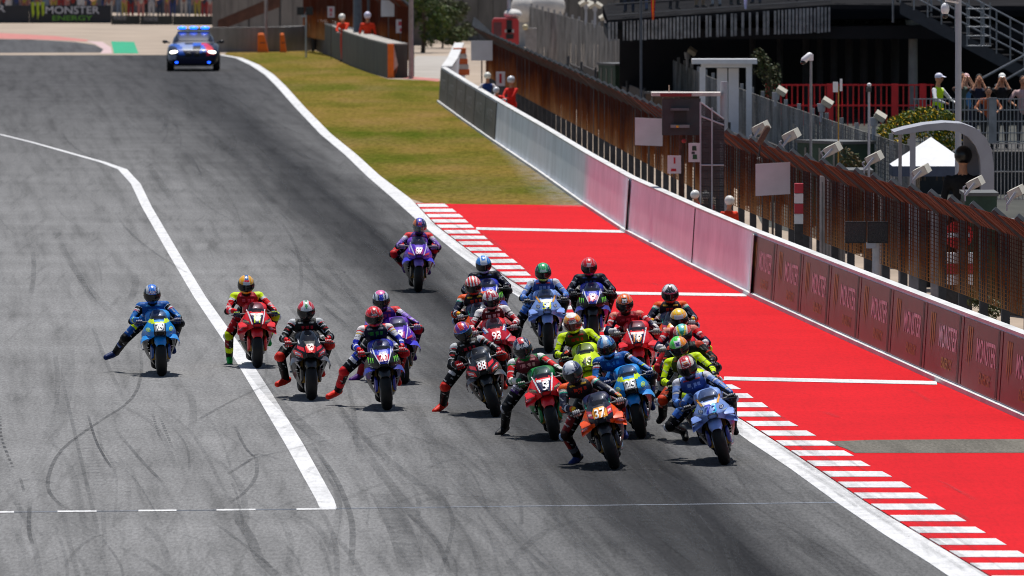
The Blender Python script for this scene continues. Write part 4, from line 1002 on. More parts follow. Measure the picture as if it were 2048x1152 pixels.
def d_purple(n):
    def f(p):
        poly(p, 'number_plate', [(-.07, .69), (.07, .69), (.08, .775), (-.08, .775)], C('b03a8e')); txt(p, 'race_number', n, 0, .742, .105, C('ffe8f0'), 1.0, .125, .1, .022)
        for s in (-1, 1):
            pts = [(.075, .67), (.09, .67), (.15, .81), (.155, .87), (.138, .87), (.13, .81)]; poly(p, 'silver_stripe', pts if s > 0 else mirror(pts), C('d8d4ee'))
            pts = [(.165, .82), (.178, .81), (.17, .74), (.158, .73)]; poly(p, 'silver_stripe', pts if s > 0 else mirror(pts), C('c8c4e4'))
            pts = [(.095, .655), (.19, .68), (.19, .71), (.10, .69)]; poly(p, 'red_panel', pts if s > 0 else mirror(pts), C('f02a4a'))
    return dict(base=C('5424b4'), paint=[(lambda x, y, z, ax: z < .60, C('2a22b8')), (lowmask(.50), BLK), (lambda x, y, z, ax: (ax > .15) & (z > .70), C('6a34c0'))], fender=C('7a60b8'), fork=BLK, wing=C('2c24c8'), wk='mono', deco=f, tank=PUR, tail=PUR)
def d_gres(n, ncol, ncol2=None):
    def f(p):
        if ncol2:
            txt(p, 'race_number', n[0], -.038, .742, .11, ncol, 1.0, .085, .1, .022); txt(p, 'race_number', n[1], .042, .742, .11, ncol2, 1.0, .085, .1, .023)
        else: txt(p, 'race_number', n, 0, .742, .105, ncol, 1.05, .14, .1, .022)
        poly(p, 'white_band', [(-.085, .79), (.085, .79), (.10, .832), (-.10, .832)], C('eef0f0'))
        for s in (-1, 1):
            pts = [(.09, .80), (.112, .785), (.165, .86), (.145, .875)]; poly(p, 'yellow_strip', pts if s > 0 else mirror(pts), C('f8b01c'), .007)
            disc(p, 'badge', s*.135, .735, .032, .024, C('18204a')); ringd(p, 'badge_ring', s*.135, .735, .016, .020, C('d8e4ff')); txt(p, 'sponsor_lettering', 'arcade', s*.135, .735, .012, WHT, 1.0, .05, 0, .010)
            txt(p, 'sponsor_lettering', 'FEDERAL' if s < 0 else 'BINGOL', s*.165, .66, .014, C('223060'), 1.0, .09, 0, .008); txt(p, 'sponsor_lettering', 'lunaria', s*.17, .69, .016, C('e8f0a0'), 1.0, .07, 0, .008)
    return dict(base=LBL, paint=[(lowmask(.52), C('2a3f92')), (lowmask(.46), BLK)], fender=C('86a4e4'), fork=C('2c3c90'), wing=C('7c9ade'), wk='box', deco=f, tank=LBL, tail=LBL)
def bull(p, x, z, s, col):
    P = [(-.04, -.02), (-.028, -.028), (-.02, -.012), (0, -.014), (.012, -.028), (.02, -.010), (.034, .004), (.040, .022), (.026, .018), (.012, .026), (-.008, .020), (-.024, .026), (-.036, .010)]
    poly(p, 'bull_logo', [(x+a*s, z+b*s) for a, b in P], col, .009)
def d_ktm(n):
    def f(p):
        poly(p, 'number_plate', [(-.09, .69), (.09, .69), (.095, .775), (.06, .815), (-.06, .815), (-.095, .775)], C('f2a012')); txt(p, 'race_number', n, 0, .742, .105, (.9, .9, .9), 1.0, .15, .12, .023)
        txt(p, 'number_outline', n, .005, .738, .110, C('8a1010'), 1.02, .155, .12, .018)
        for s in (-1, 1):
            pts = [(.095, .70), (.15, .715), (.16, .79), (.10, .785)]; poly(p, 'red_panel', pts if s > 0 else mirror(pts), C('d01838')); bull(p, s*.128, .745, s*.62, C('f2d8d0'))
            pts = [(.13, .60), (.245, .64), (.225, .70), (.15, .66)]; poly(p, 'orange_panel', pts if s > 0 else mirror(pts), ORG)
            pts = [(.15, .87), (.166, .86), (.158, .81), (.145, .82)]; poly(p, 'teal_tab', pts if s > 0 else mirror(pts), C('2fae98'))
    return dict(base=C('1a1a2a'), paint=[(lambda x, y, z, ax: (z < .64) & (z > .56) & (ax > .1), ORG), (lambda x, y, z, ax: (z < .36) & (z > .31) & (ax > .1), C('b03008')), (lambda x, y, z, ax: (z > .66) & (z < .80) & (ax > .16), ORG)], fender=C('201c20'), fork=C('24202c'), wing=ORG, wk='box', deco=f, tank=NAVY, tail=ORG)
def d_gas(n):
    def f(p):
        txt(p, 'race_number', n, 0, .742, .105, C('f4e8ea'), 1.0, .15, .05, .022)
        for s in (-1, 1):
            pts = [(.10, .80), (.13, .79), (.175, .85), (.15, .87)]; poly(p, 'white_stripe', pts if s > 0 else mirror(pts), C('eef0f4')); pts = [(.135, .785), (.155, .775), (.19, .83), (.178, .845)]; poly(p, 'blue_stripe', pts if s > 0 else mirror(pts), C('3a78c8'))
            pts = [(.12, .66), (.21, .70), (.215, .725), (.13, .69)]; poly(p, 'white_stripe', pts if s > 0 else mirror(pts), C('d8dce8'))
    return dict(base=C('c01428'), paint=[(lowmask(.52), BLK)], fender=C('c01428'), fork=DRED, wing=C('c41830'), wk='box', deco=f, tank=RED, tail=RED)
def d_vr(n):
    def f(p):
        poly(p, 'number_plate', [(-.09, .68), (.09, .68), (.10, .79), (-.10, .79)], FLU); txt(p, 'race_number', n, 0, .742, .105, (.02, .02, .02), 1.0, .15, .1, .022)
    return dict(base=FLU, paint=[(lowmask(.52), BLK), (lambda x, y, z, ax: (ax > .17) & (z < .72), BLK)], fender=FLU, fork=BLK, wing=BLK, wk='box', deco=f, tank=FLU, tail=FLU)

# ---------------------------------------------------------------- helmets: base colour and painted areas
top = lambda z0: (lambda x, y, z, ax: z > z0)
crown = lambda w: (lambda x, y, z, ax: (ax < w) & (z > .30))
sides = lambda w: (lambda x, y, z, ax: (ax > w) & (z > -.45))
chin = lambda x, y, z, ax: (z < -.40)
stripes = lambda f, k: (lambda x, y, z, ax: (np.sin(x*f) > k) & (z > .25))
zig = lambda f, k: (lambda x, y, z, ax: (np.sin((ax+z)*f)+np.sin((z-y)*f*.7) > k) & (z > .2))
def hm(base, *p, visor=None):
    d = dict(base=base, paint=list(p))
    if visor: d['visor'] = visor
    return d
VRED = mat('visor_red', (.10, .02, .012), .05, var=.2, coat=1, spec=.8); VBLU = mat('visor_blue', (.02, .05, .06), .05, var=.2, coat=1, spec=.8)
HB = C('1a1c30')
HELMS = dict(
 b79=hm(SILV, (stripes(14, .3), C('22263a')), (crown(.42), C('1a6fd0')), (chin, C('15357a')), (sides(.85), C('401820'))),
 b11=hm(C('e8a818'), (crown(.22), C('2a5a9a')), (lambda x, y, z, ax: (ax < .4) & (z > .3) & (z < .65) & (y < 0), C('c8ccd2')), (lambda x, y, z, ax: (ax < .3) & (z > .62) & (z < .8), RED), (sides(.85), C('301a10')), (chin, C('e0a818'))),
 b12=hm(C('d22028'), (zig(9, .1), WHT), (crown(.3), C('c8cacc')), (lambda x, y, z, ax: (ax < .12) & (z > .6), C('2a8a4a')), (chin, BLK)),
 b20=hm(C('e01c1c'), (lambda x, y, z, ax: (ax < .3) & (z > .45) & (z < .62) & (y < 0), C('e8dcdc')), (zig(8, 1.2), C('90101a')), (chin, C('d01818'))),
 bpu2=hm(C('c8ccd8'), (stripes(16, .45), C('20243a')), (crown(.24), C('2436c0')), (top(.86), C('e868a8')), (chin, C('20182a'))),
 b87=hm(C('24246a'), (crown(.3), C('4a3ac0')), (lambda x, y, z, ax: (ax < .25) & (z > .5) & (z < .8) & (y < 0), C('d83a50')), (sides(.75), C('2a2030')), (lambda x, y, z, ax: (x < -.5) & (z > .2), C('c86a20')), (chin, C('3a2050')), visor=VBLU),
 b88=hm(C('6a1a8a'), (sides(.62), C('c83a24')), (crown(.25), C('d83028')), (lambda x, y, z, ax: (ax < .3) & (z > .40) & (z < .6) & (y < 0), C('2a54b0')), (lambda x, y, z, ax: (z > .28) & (z < .42), C('2a86d8')), (chin, BLK)),
 b93=hm(C('e4dcdc'), (zig(7, .35), C('c02030')), (stripes(11, .55), C('b81c2c')), (chin, C('a88890'))),
 bkt9=hm(C('d82a1c'), (stripes(17, .35), C('f0e8e4')), (sides(.8), C('c83010')), (chin, C('c02818'))),
 bbl=hm(C('2a7fd8'), (crown(.42), C('dfe6f0')), (lambda x, y, z, ax: (ax < .25) & (z > .8), C('2a7fd8')), (chin, C('c8d0e0'))),
 b5=hm(C('1c2040'), (zig(8, .55), C('d0d4dc')), (crown(.3), C('1a1e34')), (lambda x, y, z, ax: (ax < .3) & (z > .8), C('c82030')), (lambda x, y, z, ax: (x > .8), C('d07a20')), (chin, C('22203a'))),
 b54=hm(C('20282a'), (crown(.55), C('1fa866')), (lambda x, y, z, ax: (ax < .35) & (z > .42) & (z < .62) & (y < 0), C('c8e8d8')), (sides(.8), C('302020')), (chin, C('b8e020'))),
 b17=hm(C('d81a20'), (lambda x, y, z, ax: (ax < .28) & (z > .4) & (z < .75) & (y < 0), C('d8c8cc')), (sides(.8), C('7a1018')), (chin, C('c01820'))),
 b49=hm(C('f0a020'), (zig(9, .5), C('d83018')), (lambda x, y, z, ax: (ax < .38) & (z > .36) & (z < .62) & (y < 0), C('f0ece4')), (top(.84), C('f4f0e8')), (chin, C('cfe020')), visor=VRED),
 b37=hm(C('2a3050'), (crown(.5), C('d4d8e0')), (zig(10, .9), C('3a4468')), (sides(.8), C('404a78')), (chin, C('22202a'))),
 b25=hm(C('1c4a8a'), (zig(8, .4), C('58b0f0')), (crown(.2), C('d8e4f0')), (lambda x, y, z, ax: (ax < .35) & (z > .32) & (z < .48) & (y < 0), C('182848')), (chin, C('2a86d0'))),
 b10=hm(C('e86a14'), (lambda x, y, z, ax: (ax < .34) & (z > .40) & (z < .86) & (y < .1), C('20160e')), (lambda x, y, z, ax: (ax < .25) & (z > .47) & (z < .80) & (y < .1), C('e8e4e0')), (lambda x, y, z, ax: (ax < .1) & (z > .52) & (z < .66) & (y < .1), C('2a9a50')), (chin, C('20180e'))),
 bk18=hm(C('28242a'), (zig(11, .2), C('e4dcde')), (lambda x, y, z, ax: (z < .45) & (z > .30), C('c02a58')), (chin, C('c83010'))),
 b19=hm(C('f0a820'), (lambda x, y, z, ax: (ax < .5) & (z > .32) & (z < .68) & (y < .1), C('c8ccd0')), (top(.8), C('f4c81c')), (sides(.8), C('d8d4c8')), (chin, C('301820'))),
 b20b=hm(C('1f9a68'), (lambda x, y, z, ax: (ax > .55) & (z > .2), C('d8402a')), (lambda x, y, z, ax: (ax > .45) & (ax < .6) & (z > .2), C('e8e8d8')), (lambda x, y, z, ax: (np.abs(ax-.25-.5*(z-.5)) < .09) & (z > .3) & (y < 0), C('f0d81c')), (lambda x, y, z, ax: (ax < .25) & (z > .75), C('6ad0d0')), (chin, C('1a3a2a'))),
 b21=hm(C('4ad83a'), (lambda x, y, z, ax: (x > .3) & (z > .2), C('f0901c')), (lambda x, y, z, ax: (ax < .32) & (z > .44) & (z < .9) & (y < .2), C('e4e4ec')), (lambda x, y, z, ax: (ax < .2) & (z > .52) & (z < .8) & (y < .2), C('503a88')), (sides(.88), C('e02a1a')), (chin, C('283018'))),
 b73=hm(C('c01824'), (lambda x, y, z, ax: (ax > .5) & (z > .15), C('d8d0c4')), (lambda x, y, z, ax: (ax > .8) & (z > .1), C('301820')), (lambda x, y, z, ax: (ax < .35) & (z > .62) & (z < .86) & (y < 0), C('e8dcd8')), (lambda x, y, z, ax: (ax < .2) & (z > .66) & (z < .8) & (y < 0), C('d87a20')), (chin, C('2a1a3a')), visor=VISOR))

def suit(chest, **k):
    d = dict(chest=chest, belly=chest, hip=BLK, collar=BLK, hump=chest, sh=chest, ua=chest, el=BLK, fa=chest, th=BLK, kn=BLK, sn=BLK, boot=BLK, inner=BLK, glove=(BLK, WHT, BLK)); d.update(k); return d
DKR = C('7a0c14'); DNB = C('142a60')
blue_s = lambda: suit(C('0f4a94'), belly=C('0e3f80'), sh=C('1b5fae'), ua=[(0, C('e8e8f0')), (.15, BLK), (.3, C('d8d8e0')), (.38, C('c02838')), (.45, C('1f6fc0'))], fa=[(0, C('1f74c8')), (.4, FLU), (.5, C('1f74c8'))], th=[(0, C('1f6fc0')), (.55, FLU), (.62, C('0f4a94'))], sn=[(0, BLK), (.35, C('123a80'))], boot=C('16254e'), shaft=BLK, toe=C('1a2c60'), glove=(DNB, C('d8d8e8'), DNB), logo=C('3a86c8'), puck=BLK)
red_y = lambda: suit(C('a01420'), sh=FLU, ua=[(0, FLU), (.25, WHT), (.4, RED), (.8, C('f0c8c8'))], fa=[(0, C('e03040')), (.4, WHT), (.6, RED)], th=[(0, BLK), (.4, DRED)], kn=C('b8d010'), sn=[(0, C('8a0c14')), (.5, C('8a0c14'))], boot=C('0aa03a'), shaft=[(0, FLU), (.5, BLK)], toe=C('14a840'), glove=(C('1a3a60'), FLU, C('1a3a60')), logo=C('d85060'), puck=C('e0e0e0'))
blkred = lambda: suit(BLK, sh=[(0, BLK), (.6, C('c8ccd0'))], ua=[(0, RED), (.16, BLK), (.3, C('b8bcc4')), (.36, BLK), (.5, RED), (.56, BLK), (.7, C('c0c4c8')), (.76, BLK)], fa=[(0, BLK), (.35, C('b8b8c0')), (.42, BLK), (.8, RED)], th=[(0, BLK), (.6, C('c0c0c8')), (.68, BLK)], kn=C('d02a20'), sn=[(0, BLK), (.75, RED)], boot=C('e02a1c'), shaft=BLK, toe=C('e03020'), glove=(RED, C('f0e8e8'), C('c01818')), logo=C('b02030'), logo2=GRY, puck=C('e03a28'))
yams = lambda: suit(C('141830'), sh=[(0, RED), (.6, C('e8e0e0'))], ua=[(0, RED), (.2, C('d8d8dc')), (.3, C('c8a020')), (.36, C('d8d8e0')), (.7, RBLU)], fa=[(0, C('2436b0')), (.25, C('e0e4f0')), (.4, C('2436b0')), (.8, RED)], th=[(0, BLK), (.45, C('2a3ea8')), (.6, C('e0e0ea')), (.7, BLK)], kn=C('d01c24'), sn=[(0, C('b81820')), (.55, BLK), (.62, C('d82028'))], boot=C('e0281c'), shaft=[(0, C('d82028')), (.45, BLK)], toe=C('e83022'), glove=(RED, WHT, RED), logo=C('2c7a34'), logo2=C('8a8a98'), puck=RED)
purs = lambda: suit(C('3a1470'), belly=C('2a1056'), sh=[(0, C('d82030')), (.6, C('e83a40'))], ua=[(0, C('e02a30')), (.2, WHT), (.35, C('b8a8d8')), (.6, C('8a6ac8'))], fa=[(0, C('7a4ac0')), (.3, C('c8b8e8')), (.6, C('6a3ab0'))], th=[(0, C('2a4a9a')), (.5, C('3a7ac8')), (.7, RED)], kn=C('c81c24'), sn=[(0, C('2a1040')), (.5, C('a01820'))], boot=C('30184a'), shaft=C('8a1420'), toe=C('4a1a70'), glove=(RED, WHT, C('a090c0')), logo=C('8a2a5a'), puck=C('201020'))
ktms = lambda: suit(C('241a20'), belly=C('3a1612'), sh=[(0, ORG), (.5, C('e85a20'))], ua=[(0, C('f05a1a')), (.12, C('f0dcd0')), (.25, C('2fae98')), (.32, C('20243c'))], el=C('e0501a'), fa=[(0, C('20243c')), (.3, C('d8d8e0')), (.42, C('20243c')), (.75, ORG), (.88, YEL)], th=[(0, BLK), (.5, C('6a0e14'))], kn=C('241414'), sn=[(0, C('7a1010')), (.7, C('7a1010'))], boot=C('202634'), shaft=[(0, C('5a5e6a')), (.4, BLK)], toe=C('2c3a72'), glove=((.04, .04, .045), C('e4e4e8'), (.6, .6, .62)), logo=C('c8301c'), logo2=C('c8a030'), puck=C('8aa0c0'))
greens = lambda: suit(C('6a2430'), belly=BLK, sh=[(0, C('0c6a34')), (.65, BLK), (.75, C('e8e8e8'))], ua=[(0, C('0a7a3c')), (.22, RED), (.5, C('f0d0d0')), (.6, RED)], fa=[(0, C('e8e4e0')), (.3, C('1a7a44')), (.4, C('e8e4e0')), (.8, C('1a7a44'))], th=[(0, BLK), (.45, C('c8c4d8')), (.55, C('4a2a70')), (.62, BLK)], kn=C('1c1e22'), sn=[(0, BLK), (.6, C('9a1018')), (.8, BLK)], boot=BLK, toe=C('28282c'), glove=(BLK, C('e8e8e0'), C('1a6a3c')), logo=C('d88a90'), puck=C('a8a8b0'), collar=C('0c6a34'))
gress = lambda: suit(C('2f4a92'), belly=C('223a7a'), sh=[(0, C('7f9fe0')), (.55, BLK), (.75, C('d8dce8'))], ua=[(0, BLK), (.12, C('d0d4e0')), (.2, C('7f9fe0')), (.55, C('e0d8d0')), (.62, C('6f90d8'))], fa=[(0, C('4f86d8')), (.5, C('2f66b8')), (.62, C('e0b020')), (.68, C('2f66b8'))], th=[(0, C('5a8ad8')), (.6, C('3a6ac0')), (.75, BLK)], kn=BLK, sn=BLK, boot=BLK, toe=BLK, glove=(BLK, C('d8d8dc'), BLK), logo=C('8aa4d8'), logo2=C('a03040'), puck=C('d0d0d4'))
vrs = lambda: suit(C('3f4a10'), belly=BLK, sh=[(0, FLU), (.5, FLU)], ua=[(0, FLU), (.5, C('a8c800')), (.55, FLU), (.85, BLK)], el=BLK, fa=[(0, FLU), (.3, BLK), (.36, FLU), (.8, BLK)], th=[(0, BLK), (.5, C('b83a14'))], kn=C('d8401c'), sn=[(0, C('d8401c')), (.25, BLK), (.6, C('9a9aa0')), (.85, BLK)], boot=BLK, glove=(BLK, C('c8d8a0'), BLK), logo=C('a02018'), puck=C('d0d4d8'))
reds = lambda: suit(C('8a0f1c'), sh=[(0, C('c01826')), (.6, C('e08878'))], ua=[(0, RED), (.35, C('e8dcdc')), (.45, C('c8202c')), (.75, NAVY)], fa=[(0, NAVY), (.35, C('e8e4e0')), (.8, C('d8d0d0'))], inner=C('141a30'), th=[(0, C('1a1e3a')), (.5, C('c01824'))], kn=C('b8202a'), sn=C('a01824'), boot=BLK, shaft=C('c8ccd0'), glove=((.5, .5, .5), (.8, .8, .8), (.3, .32, .25)), logo=C('c83a48'), puck=FLU)
whr = lambda: suit(C('5a0f18'), sh=[(0, C('c8c8cc')), (.5, C('e8e4e4'))], ua=[(0, C('e4e0e0')), (.3, C('30282a')), (.4, C('e0dcdc')), (.6, C('c01c2a'))], fa=[(0, C('d8d0d0')), (.3, C('c02030')), (.45, C('e0dcdc')), (.8, C('c02030'))], th=[(0, C('a01824'))], glove=(C('a02030'), WHT, C('c8c0c0')), logo=C('c8b0b0'))
navs = lambda: suit(C('16181f'), sh=C('16182a'), ua=[(0, C('16182a')), (.4, C('9aa0b0')), (.48, C('16182a'))], fa=[(0, C('18203a')), (.4, C('a8acb8')), (.5, C('18203a'))], glove=(BLK, GRY, BLK), logo=C('3a4a80'))
blyel = lambda: suit(BLK, sh=[(0, BLK), (.5, C('c8402a'))], ua=[(0, C('d8402a')), (.15, BLK), (.6, C('c83a20')), (.68, BLK)], fa=[(0, BLK), (.3, C('d85a20')), (.4, BLK)], glove=(BLK, GRY, BLK))

# key, contact px, lean (deg, top to the left), yaw, livery, rider
RIDERS = [
 ('bbl', (987, 681), 5, .05, d_yam('21'), navs(), dict(head=(967, 529)), 'rider in dark suit with white and blue helmet, farthest back of the middle bunch', 'dark blue racing motorcycle hidden behind the orange bike, rider in white and blue helmet'),
 ('b87', (836, 585), -1, .05, d_purple('87'), purs(), dict(head=(839, 452), knee=(788, 508), foot=(806, 538), fy=.25, toe=(.02, -.12, -.08)), 'lone rider in purple suit with red shoulders trailing the pack', 'purple racing motorcycle with pink number trailing alone behind the pack'),
 ('b17', (1188, 690), 2, .0, d_yam('17'), navs(), dict(head=(1178, 533)), 'rider with bright red helmet and dark navy suit against the red run-off', 'black and blue racing motorcycle with green claw marks and pink number plate'),
 ('b54', (1098, 706), 3, .03, d_gres('54', C('e8e820')), gress(), dict(head=(1086, 544), knee=(1040, 642), foot=(1032, 694)), 'rider with green helmet, blue suit and yellow-green gloves', 'pale blue racing motorcycle with yellow number 54'),
 ('bkt9', (975, 736), 8, .05, d_ktm('43'), ktms(), dict(head=(946, 571)), 'rider with red and white striped helmet and orange suit', 'orange racing motorcycle tucked behind the red and white rider'),
 ('bk18', (1350, 757), 2, .0, d_ktm('44'), ktms(), dict(head=(1340, 587)), 'rider in black and orange suit with black and white helmet, rearmost at the right', 'dark orange racing motorcycle at the back of the right-hand queue'),
 ('bpu2', (809, 769), 6, .06, d_purple('5'), purs(), dict(head=(762, 600), knee=(735, 700), foot=(722, 758)), 'rider with white and blue helmet behind the red-helmeted rider', 'purple and blue racing motorcycle half hidden behind bike number 20'),
 ('b93', (1008, 771), 9, .04, d_gas('93'), whr(), dict(head=(982, 599)), 'rider in white and red suit with white and red helmet', 'glossy red racing motorcycle with white number 93'),
 ('b10', (1282, 778), 4, .0, d_red('10', C('f08a1c'), NAVY, orange=True), reds(), dict(head=(1249, 607)), 'rider with orange helmet and red suit', 'red racing motorcycle with orange number 10'),
 ('b19', (1378, 812), 6, -.02, d_red('36', WHT), reds(), dict(head=(1358, 637), knee=(1318, 735), foot=(1326, 790)), 'rider with yellow and silver helmet and red suit in the right-hand queue', 'red racing motorcycle hidden in the right-hand queue'),
 ('b11', (515, 736), 1, .07, d_red('11', C('d8f000')), red_y(), dict(head=(492, 569), knee=(458, 671), foot=(459, 722), toe=(.0, -.15, -.06), ky=-.02, fy=.06, hroll=3), 'rider with yellow helmet and bright yellow shoulders riding on the white line', 'red racing motorcycle with fluorescent yellow number 11'),
 ('b79', (324, 753), 3, .07, d_blue('79'), blue_s(), dict(head=(304, 588), knee=(252, 676), foot=(232, 715), hroll=2, htext=('ARAI', C('e8e8f0'), C('a82a40'))), 'leftmost rider in blue suit with his leg stuck far out', 'bright blue racing motorcycle with yellow-green screen edge, leftmost of all'),
 ('b12', (623, 801), 2, .08, d_black_red('12'), blkred(), dict(head=(612, 621), knee=(561, 713), foot=(572, 768), hroll=0), 'rider in black suit with red boots and white-red helmet', 'black racing motorcycle with red number 12 and red side panels'),
 ('b20', (775, 821), 5, .05, d_yam('20'), yams(), dict(head=(748, 633), knee=(690, 742), foot=(677, 792), htext=('HJC', (.05, .05, .05), None)), 'rider with solid red helmet, red boot swung out', 'blue and black racing motorcycle with red number 20'),
 ('b20b', (1400, 856), 9, -.03, d_vr('72'), blyel(), dict(head=(1365, 669)), 'rider with green and red helmet between the yellow-helmeted and fluorescent riders', 'dark racing motorcycle hidden behind the fluorescent yellow one at the right'),
 ('b49', (1192, 828), 10, .0, d_vr('49'), vrs(), dict(head=(1145, 646), htext=('SHOEI', (.05, .05, .05), C('f0ece4'))), 'rider in fluorescent yellow suit with orange helmet and red visor', 'fluorescent yellow racing motorcycle with black number 49'),
 ('b88', (995, 834), 17, .02, d_black_red('88'), blkred(), dict(head=(926, 664), knee=(892, 772), foot=(890, 818), hang=-.06, hroll=-6, ky=-.05), 'rider in black suit with purple helmet and red gloves', 'black racing motorcycle leaning over with red and white number 88'),
 ('b25', (1285, 877), 13, .0, d_blue('25'), blue_s(), dict(head=(1213, 693), knee=(1200, 800), foot=(1240, 862), hang=-.05, fy=.3, htext=('SHARK', C('e8f0f8'), None), hroll=-3), 'rider in blue suit with white and sky blue helmet', 'bright blue racing motorcycle with number 25 on a dark plate'),
 ('b5', (1112, 881), 12, .02, d_red('5', C('f4f0f4'), NAVY, green=GRN), greens(), dict(head=(1045, 696), knee=(1014, 814), foot=(1012, 866), hang=-.06, hroll=-4, toe=(-.10, -.15, -.03), htext=('ARAI', C('f0f0f0'), None)), 'rider in green, red and black suit with white forearms', 'red and green racing motorcycle with white number 5'),
 ('b21', (1412, 888), 13, -.04, d_vr('21'), vrs(), dict(head=(1358, 694), knee=(1326, 800), foot=(1328, 842), hang=-.08, toe=(-.05, -.16, -.03), hroll=-4), 'rider in fluorescent yellow suit with lime green helmet', 'fluorescent yellow racing motorcycle behind the pale blue number 73'),
 ('b73', (1452, 930), 15, -.01, d_gres('73', C('2a3cc0'), C('20b8e8')), gress(), dict(head=(1374, 734), knee=(1341, 852), foot=(1368, 872), hang=-.10, ky=-.1, fy=.35, hroll=-5, toe=(.0, -.12, -.09), htext=('SHOEI', (.1, .02, .03), C('f4f0f0'))), 'rider in pale blue suit with dark red helmet, nearest at the right', 'pale blue racing motorcycle with blue number 73 leaning hard beside the kerb'),
 ('b37', (1232, 939), 16, .0, d_ktm('37'), ktms(), dict(head=(1145, 744), knee=(1132, 870), foot=(1158, 924), hang=-.10, hroll=-8, toe=(-.10, -.15, -.03), hyaw=-8), 'leading rider in navy and orange suit with silver helmet', 'orange and navy racing motorcycle with white number 37 at the front'),
]
for key, (cx, cy), lean, yaw, liv, st, sp_, rl, bl in RIDERS:
    c = at(cx, cy); sp_['suit'] = st; sp_['helm'] = HELMS[key]
    M = Matrix.Translation(c) @ Matrix.Rotation(yaw, 4, 'Z') @ Matrix.Rotation(R(-lean), 4, 'Y') @ Matrix.Rotation(R(1.2), 4, 'X') @ Matrix.Translation((0, .70, 0.0))
    M = M @ Matrix.Translation((0, 0, .004))
    bpy.context.view_layer.update()
    motorcycle(M, liv, bl); sp_.setdefault('tilt', 20); rider(M, c.y, sp_, rl)
# ---------------------------------------------------------------- people beside the track
SKIN = C('c89070')
def head_template():
    mb = MB(); mb.ell((0, 0, 0), (.076, .096, .118), 18, 12, col=SKIN); mb.ell((0, -.098, -.012), (.014, .018, .024), 8, 6, col=SKIN)
    for s in (-1, 1): mb.ell((s*.078, .01, -.005), (.012, .022, .032), 8, 6, col=SKIN); mb.ell((s*.030, -.086, .012), (.014, .010, .008), 8, 5, col=(.03, .02, .02))
    mb.ell((0, -.088, -.055), (.026, .010, .008), 8, 5, col=C('8a4a42')); mb.capsule((0, .01, -.08), (0, .03, -.17), .05, .055, 12, col=SKIN); return mb.mesh('head')
HEADM = head_template()
HAIR = tpl(lambda mb: mb.ell((0, .018, .022), (.083, .098, .112), 16, 10))
def t_cap(mb): mb.ell((0, .008, .045), (.084, .102, .085), 16, 10); mb.loft([[(-.06, -.085, .055), (.06, -.085, .055), (.06, -.085, .065), (-.06, -.085, .065)], [(-.045, -.165, .035), (.045, -.165, .035), (.045, -.165, .042), (-.045, -.165, .042)]])
CAPM = tpl(t_cap)
def t_hat(mb): mb.ell((0, .01, .05), (.10, .125, .115), 18, 10); mb.wheelring([(0, .0)], (0, 0, 0), 3) if False else None
HARD = tpl(lambda mb: (mb.ell((0, .005, .035), (.112, .135, .12), 18, 12)))
_bodies = {}
def person(loc, face, H, label, shirt, sleeve, trouser, arms='down', gear='cap', gearc=WHT, vest=None, group=None, lean=0.0, bend=0.0, key=None):
    """standing figure facing -Y before turning; H is the full height in metres"""
    root = empty('person', loc, face, label, 'person', group); k = H/1.75; root.scale = (k, k, k)
    b = bend; ch = Vector((0, -.28*b, 1.30-.12*b)); nk = Vector((0, -.40*b, 1.47-.22*b)); hd = nk+Vector((0, -.03-.06*b, .155)); pel = Vector((0, .04*b, .95))
    caps = [('bl', pel, pel.lerp(ch, .5), .135, .125), ('ch', pel.lerp(ch, .5), ch, .125, .13), ('ch', ch+Vector((-.08, 0, .02)), ch+Vector((.08, 0, .02)), .105, .105), ('nk', ch+Vector((0, 0, .05)), nk, .07, .055)]
    for sd, s in (('L', -1), ('R', 1)):
        sh = ch+Vector((s*.185, 0, .06))
        if arms == 'phone': hnd = hd+Vector((s*.06, -.20, -.03)); pole = (s*.45, -.1, -1)
        elif arms == 'lean': hnd = ch+Vector((s*.22, -.34, -.24)); pole = (s, .4, -.4)
        elif arms == 'rest': hnd = ch+Vector((-s*.02, -.36, -.22)); pole = (s, .1, -.5)
        else: hnd = pel+Vector((s*.26, -.06, -.12)); pole = (s*.4, 1, 0)
        el = ik(sh, hnd, .29, .26, pole)
        caps += [('sl', sh, el, .058, .045), ('fr', el, hnd, .042, .030), ('hn', hnd, hnd+(hnd-el).normalized()*.07, .032, .028)]
        hp = pel+Vector((s*.09, 0, -.03)); kn = Vector((s*.10, -.03, .50)); an = Vector((s*.105, .02, .09))
        caps += [('tr', hp, kn, .098, .066), ('tr', kn, an, .064, .045), ('bo', an+Vector((0, .03, -.04)), an+Vector((s*.02, -.13, -.055)), .045, .036)]
    def colr(lb, P, t, N):
        c = {'bl': shirt, 'ch': shirt, 'nk': SKIN, 'sl': sleeve, 'fr': sleeve if gear in ('hard', 'long') else SKIN, 'hn': SKIN if gear != 'hard' else (.5, .5, .5), 'tr': trouser, 'bo': (.05, .05, .05)}[lb]
        o = np.tile(np.array(c), (len(t), 1))
        if vest is not None and lb in ('bl', 'ch'): o[:] = vest; o[np.abs(P[:, 2]-1.12) < .025] = (.6, .6, .6)
        return o
    kk = (key, arms, tuple(shirt), tuple(trouser), b)
    if kk in _bodies: me = _bodies[kk]
    else: me = flesh(caps, 'body', .022, colr); me.materials.append(CLOTH); _bodies[kk] = me
    link('body', me, None, root); h = bpy.data.objects.new('head', HEADM); COL.objects.link(h); h.parent = root; h.location = hd; h.rotation_euler = (.25 if b else .05, 0, 0)
    if not HEADM.materials: HEADM.materials.append(CLOTH)
    g = {'cap': CAPM, 'long': CAPM, 'hair': HAIR, 'hard': HARD}[gear]; obj_mat({'cap': 'cap', 'long': 'cap', 'hair': 'hair', 'hard': 'safety_helmet'}[gear], g, flat(gearc, .3 if gear == 'hard' else .8, .1), h)
    return root
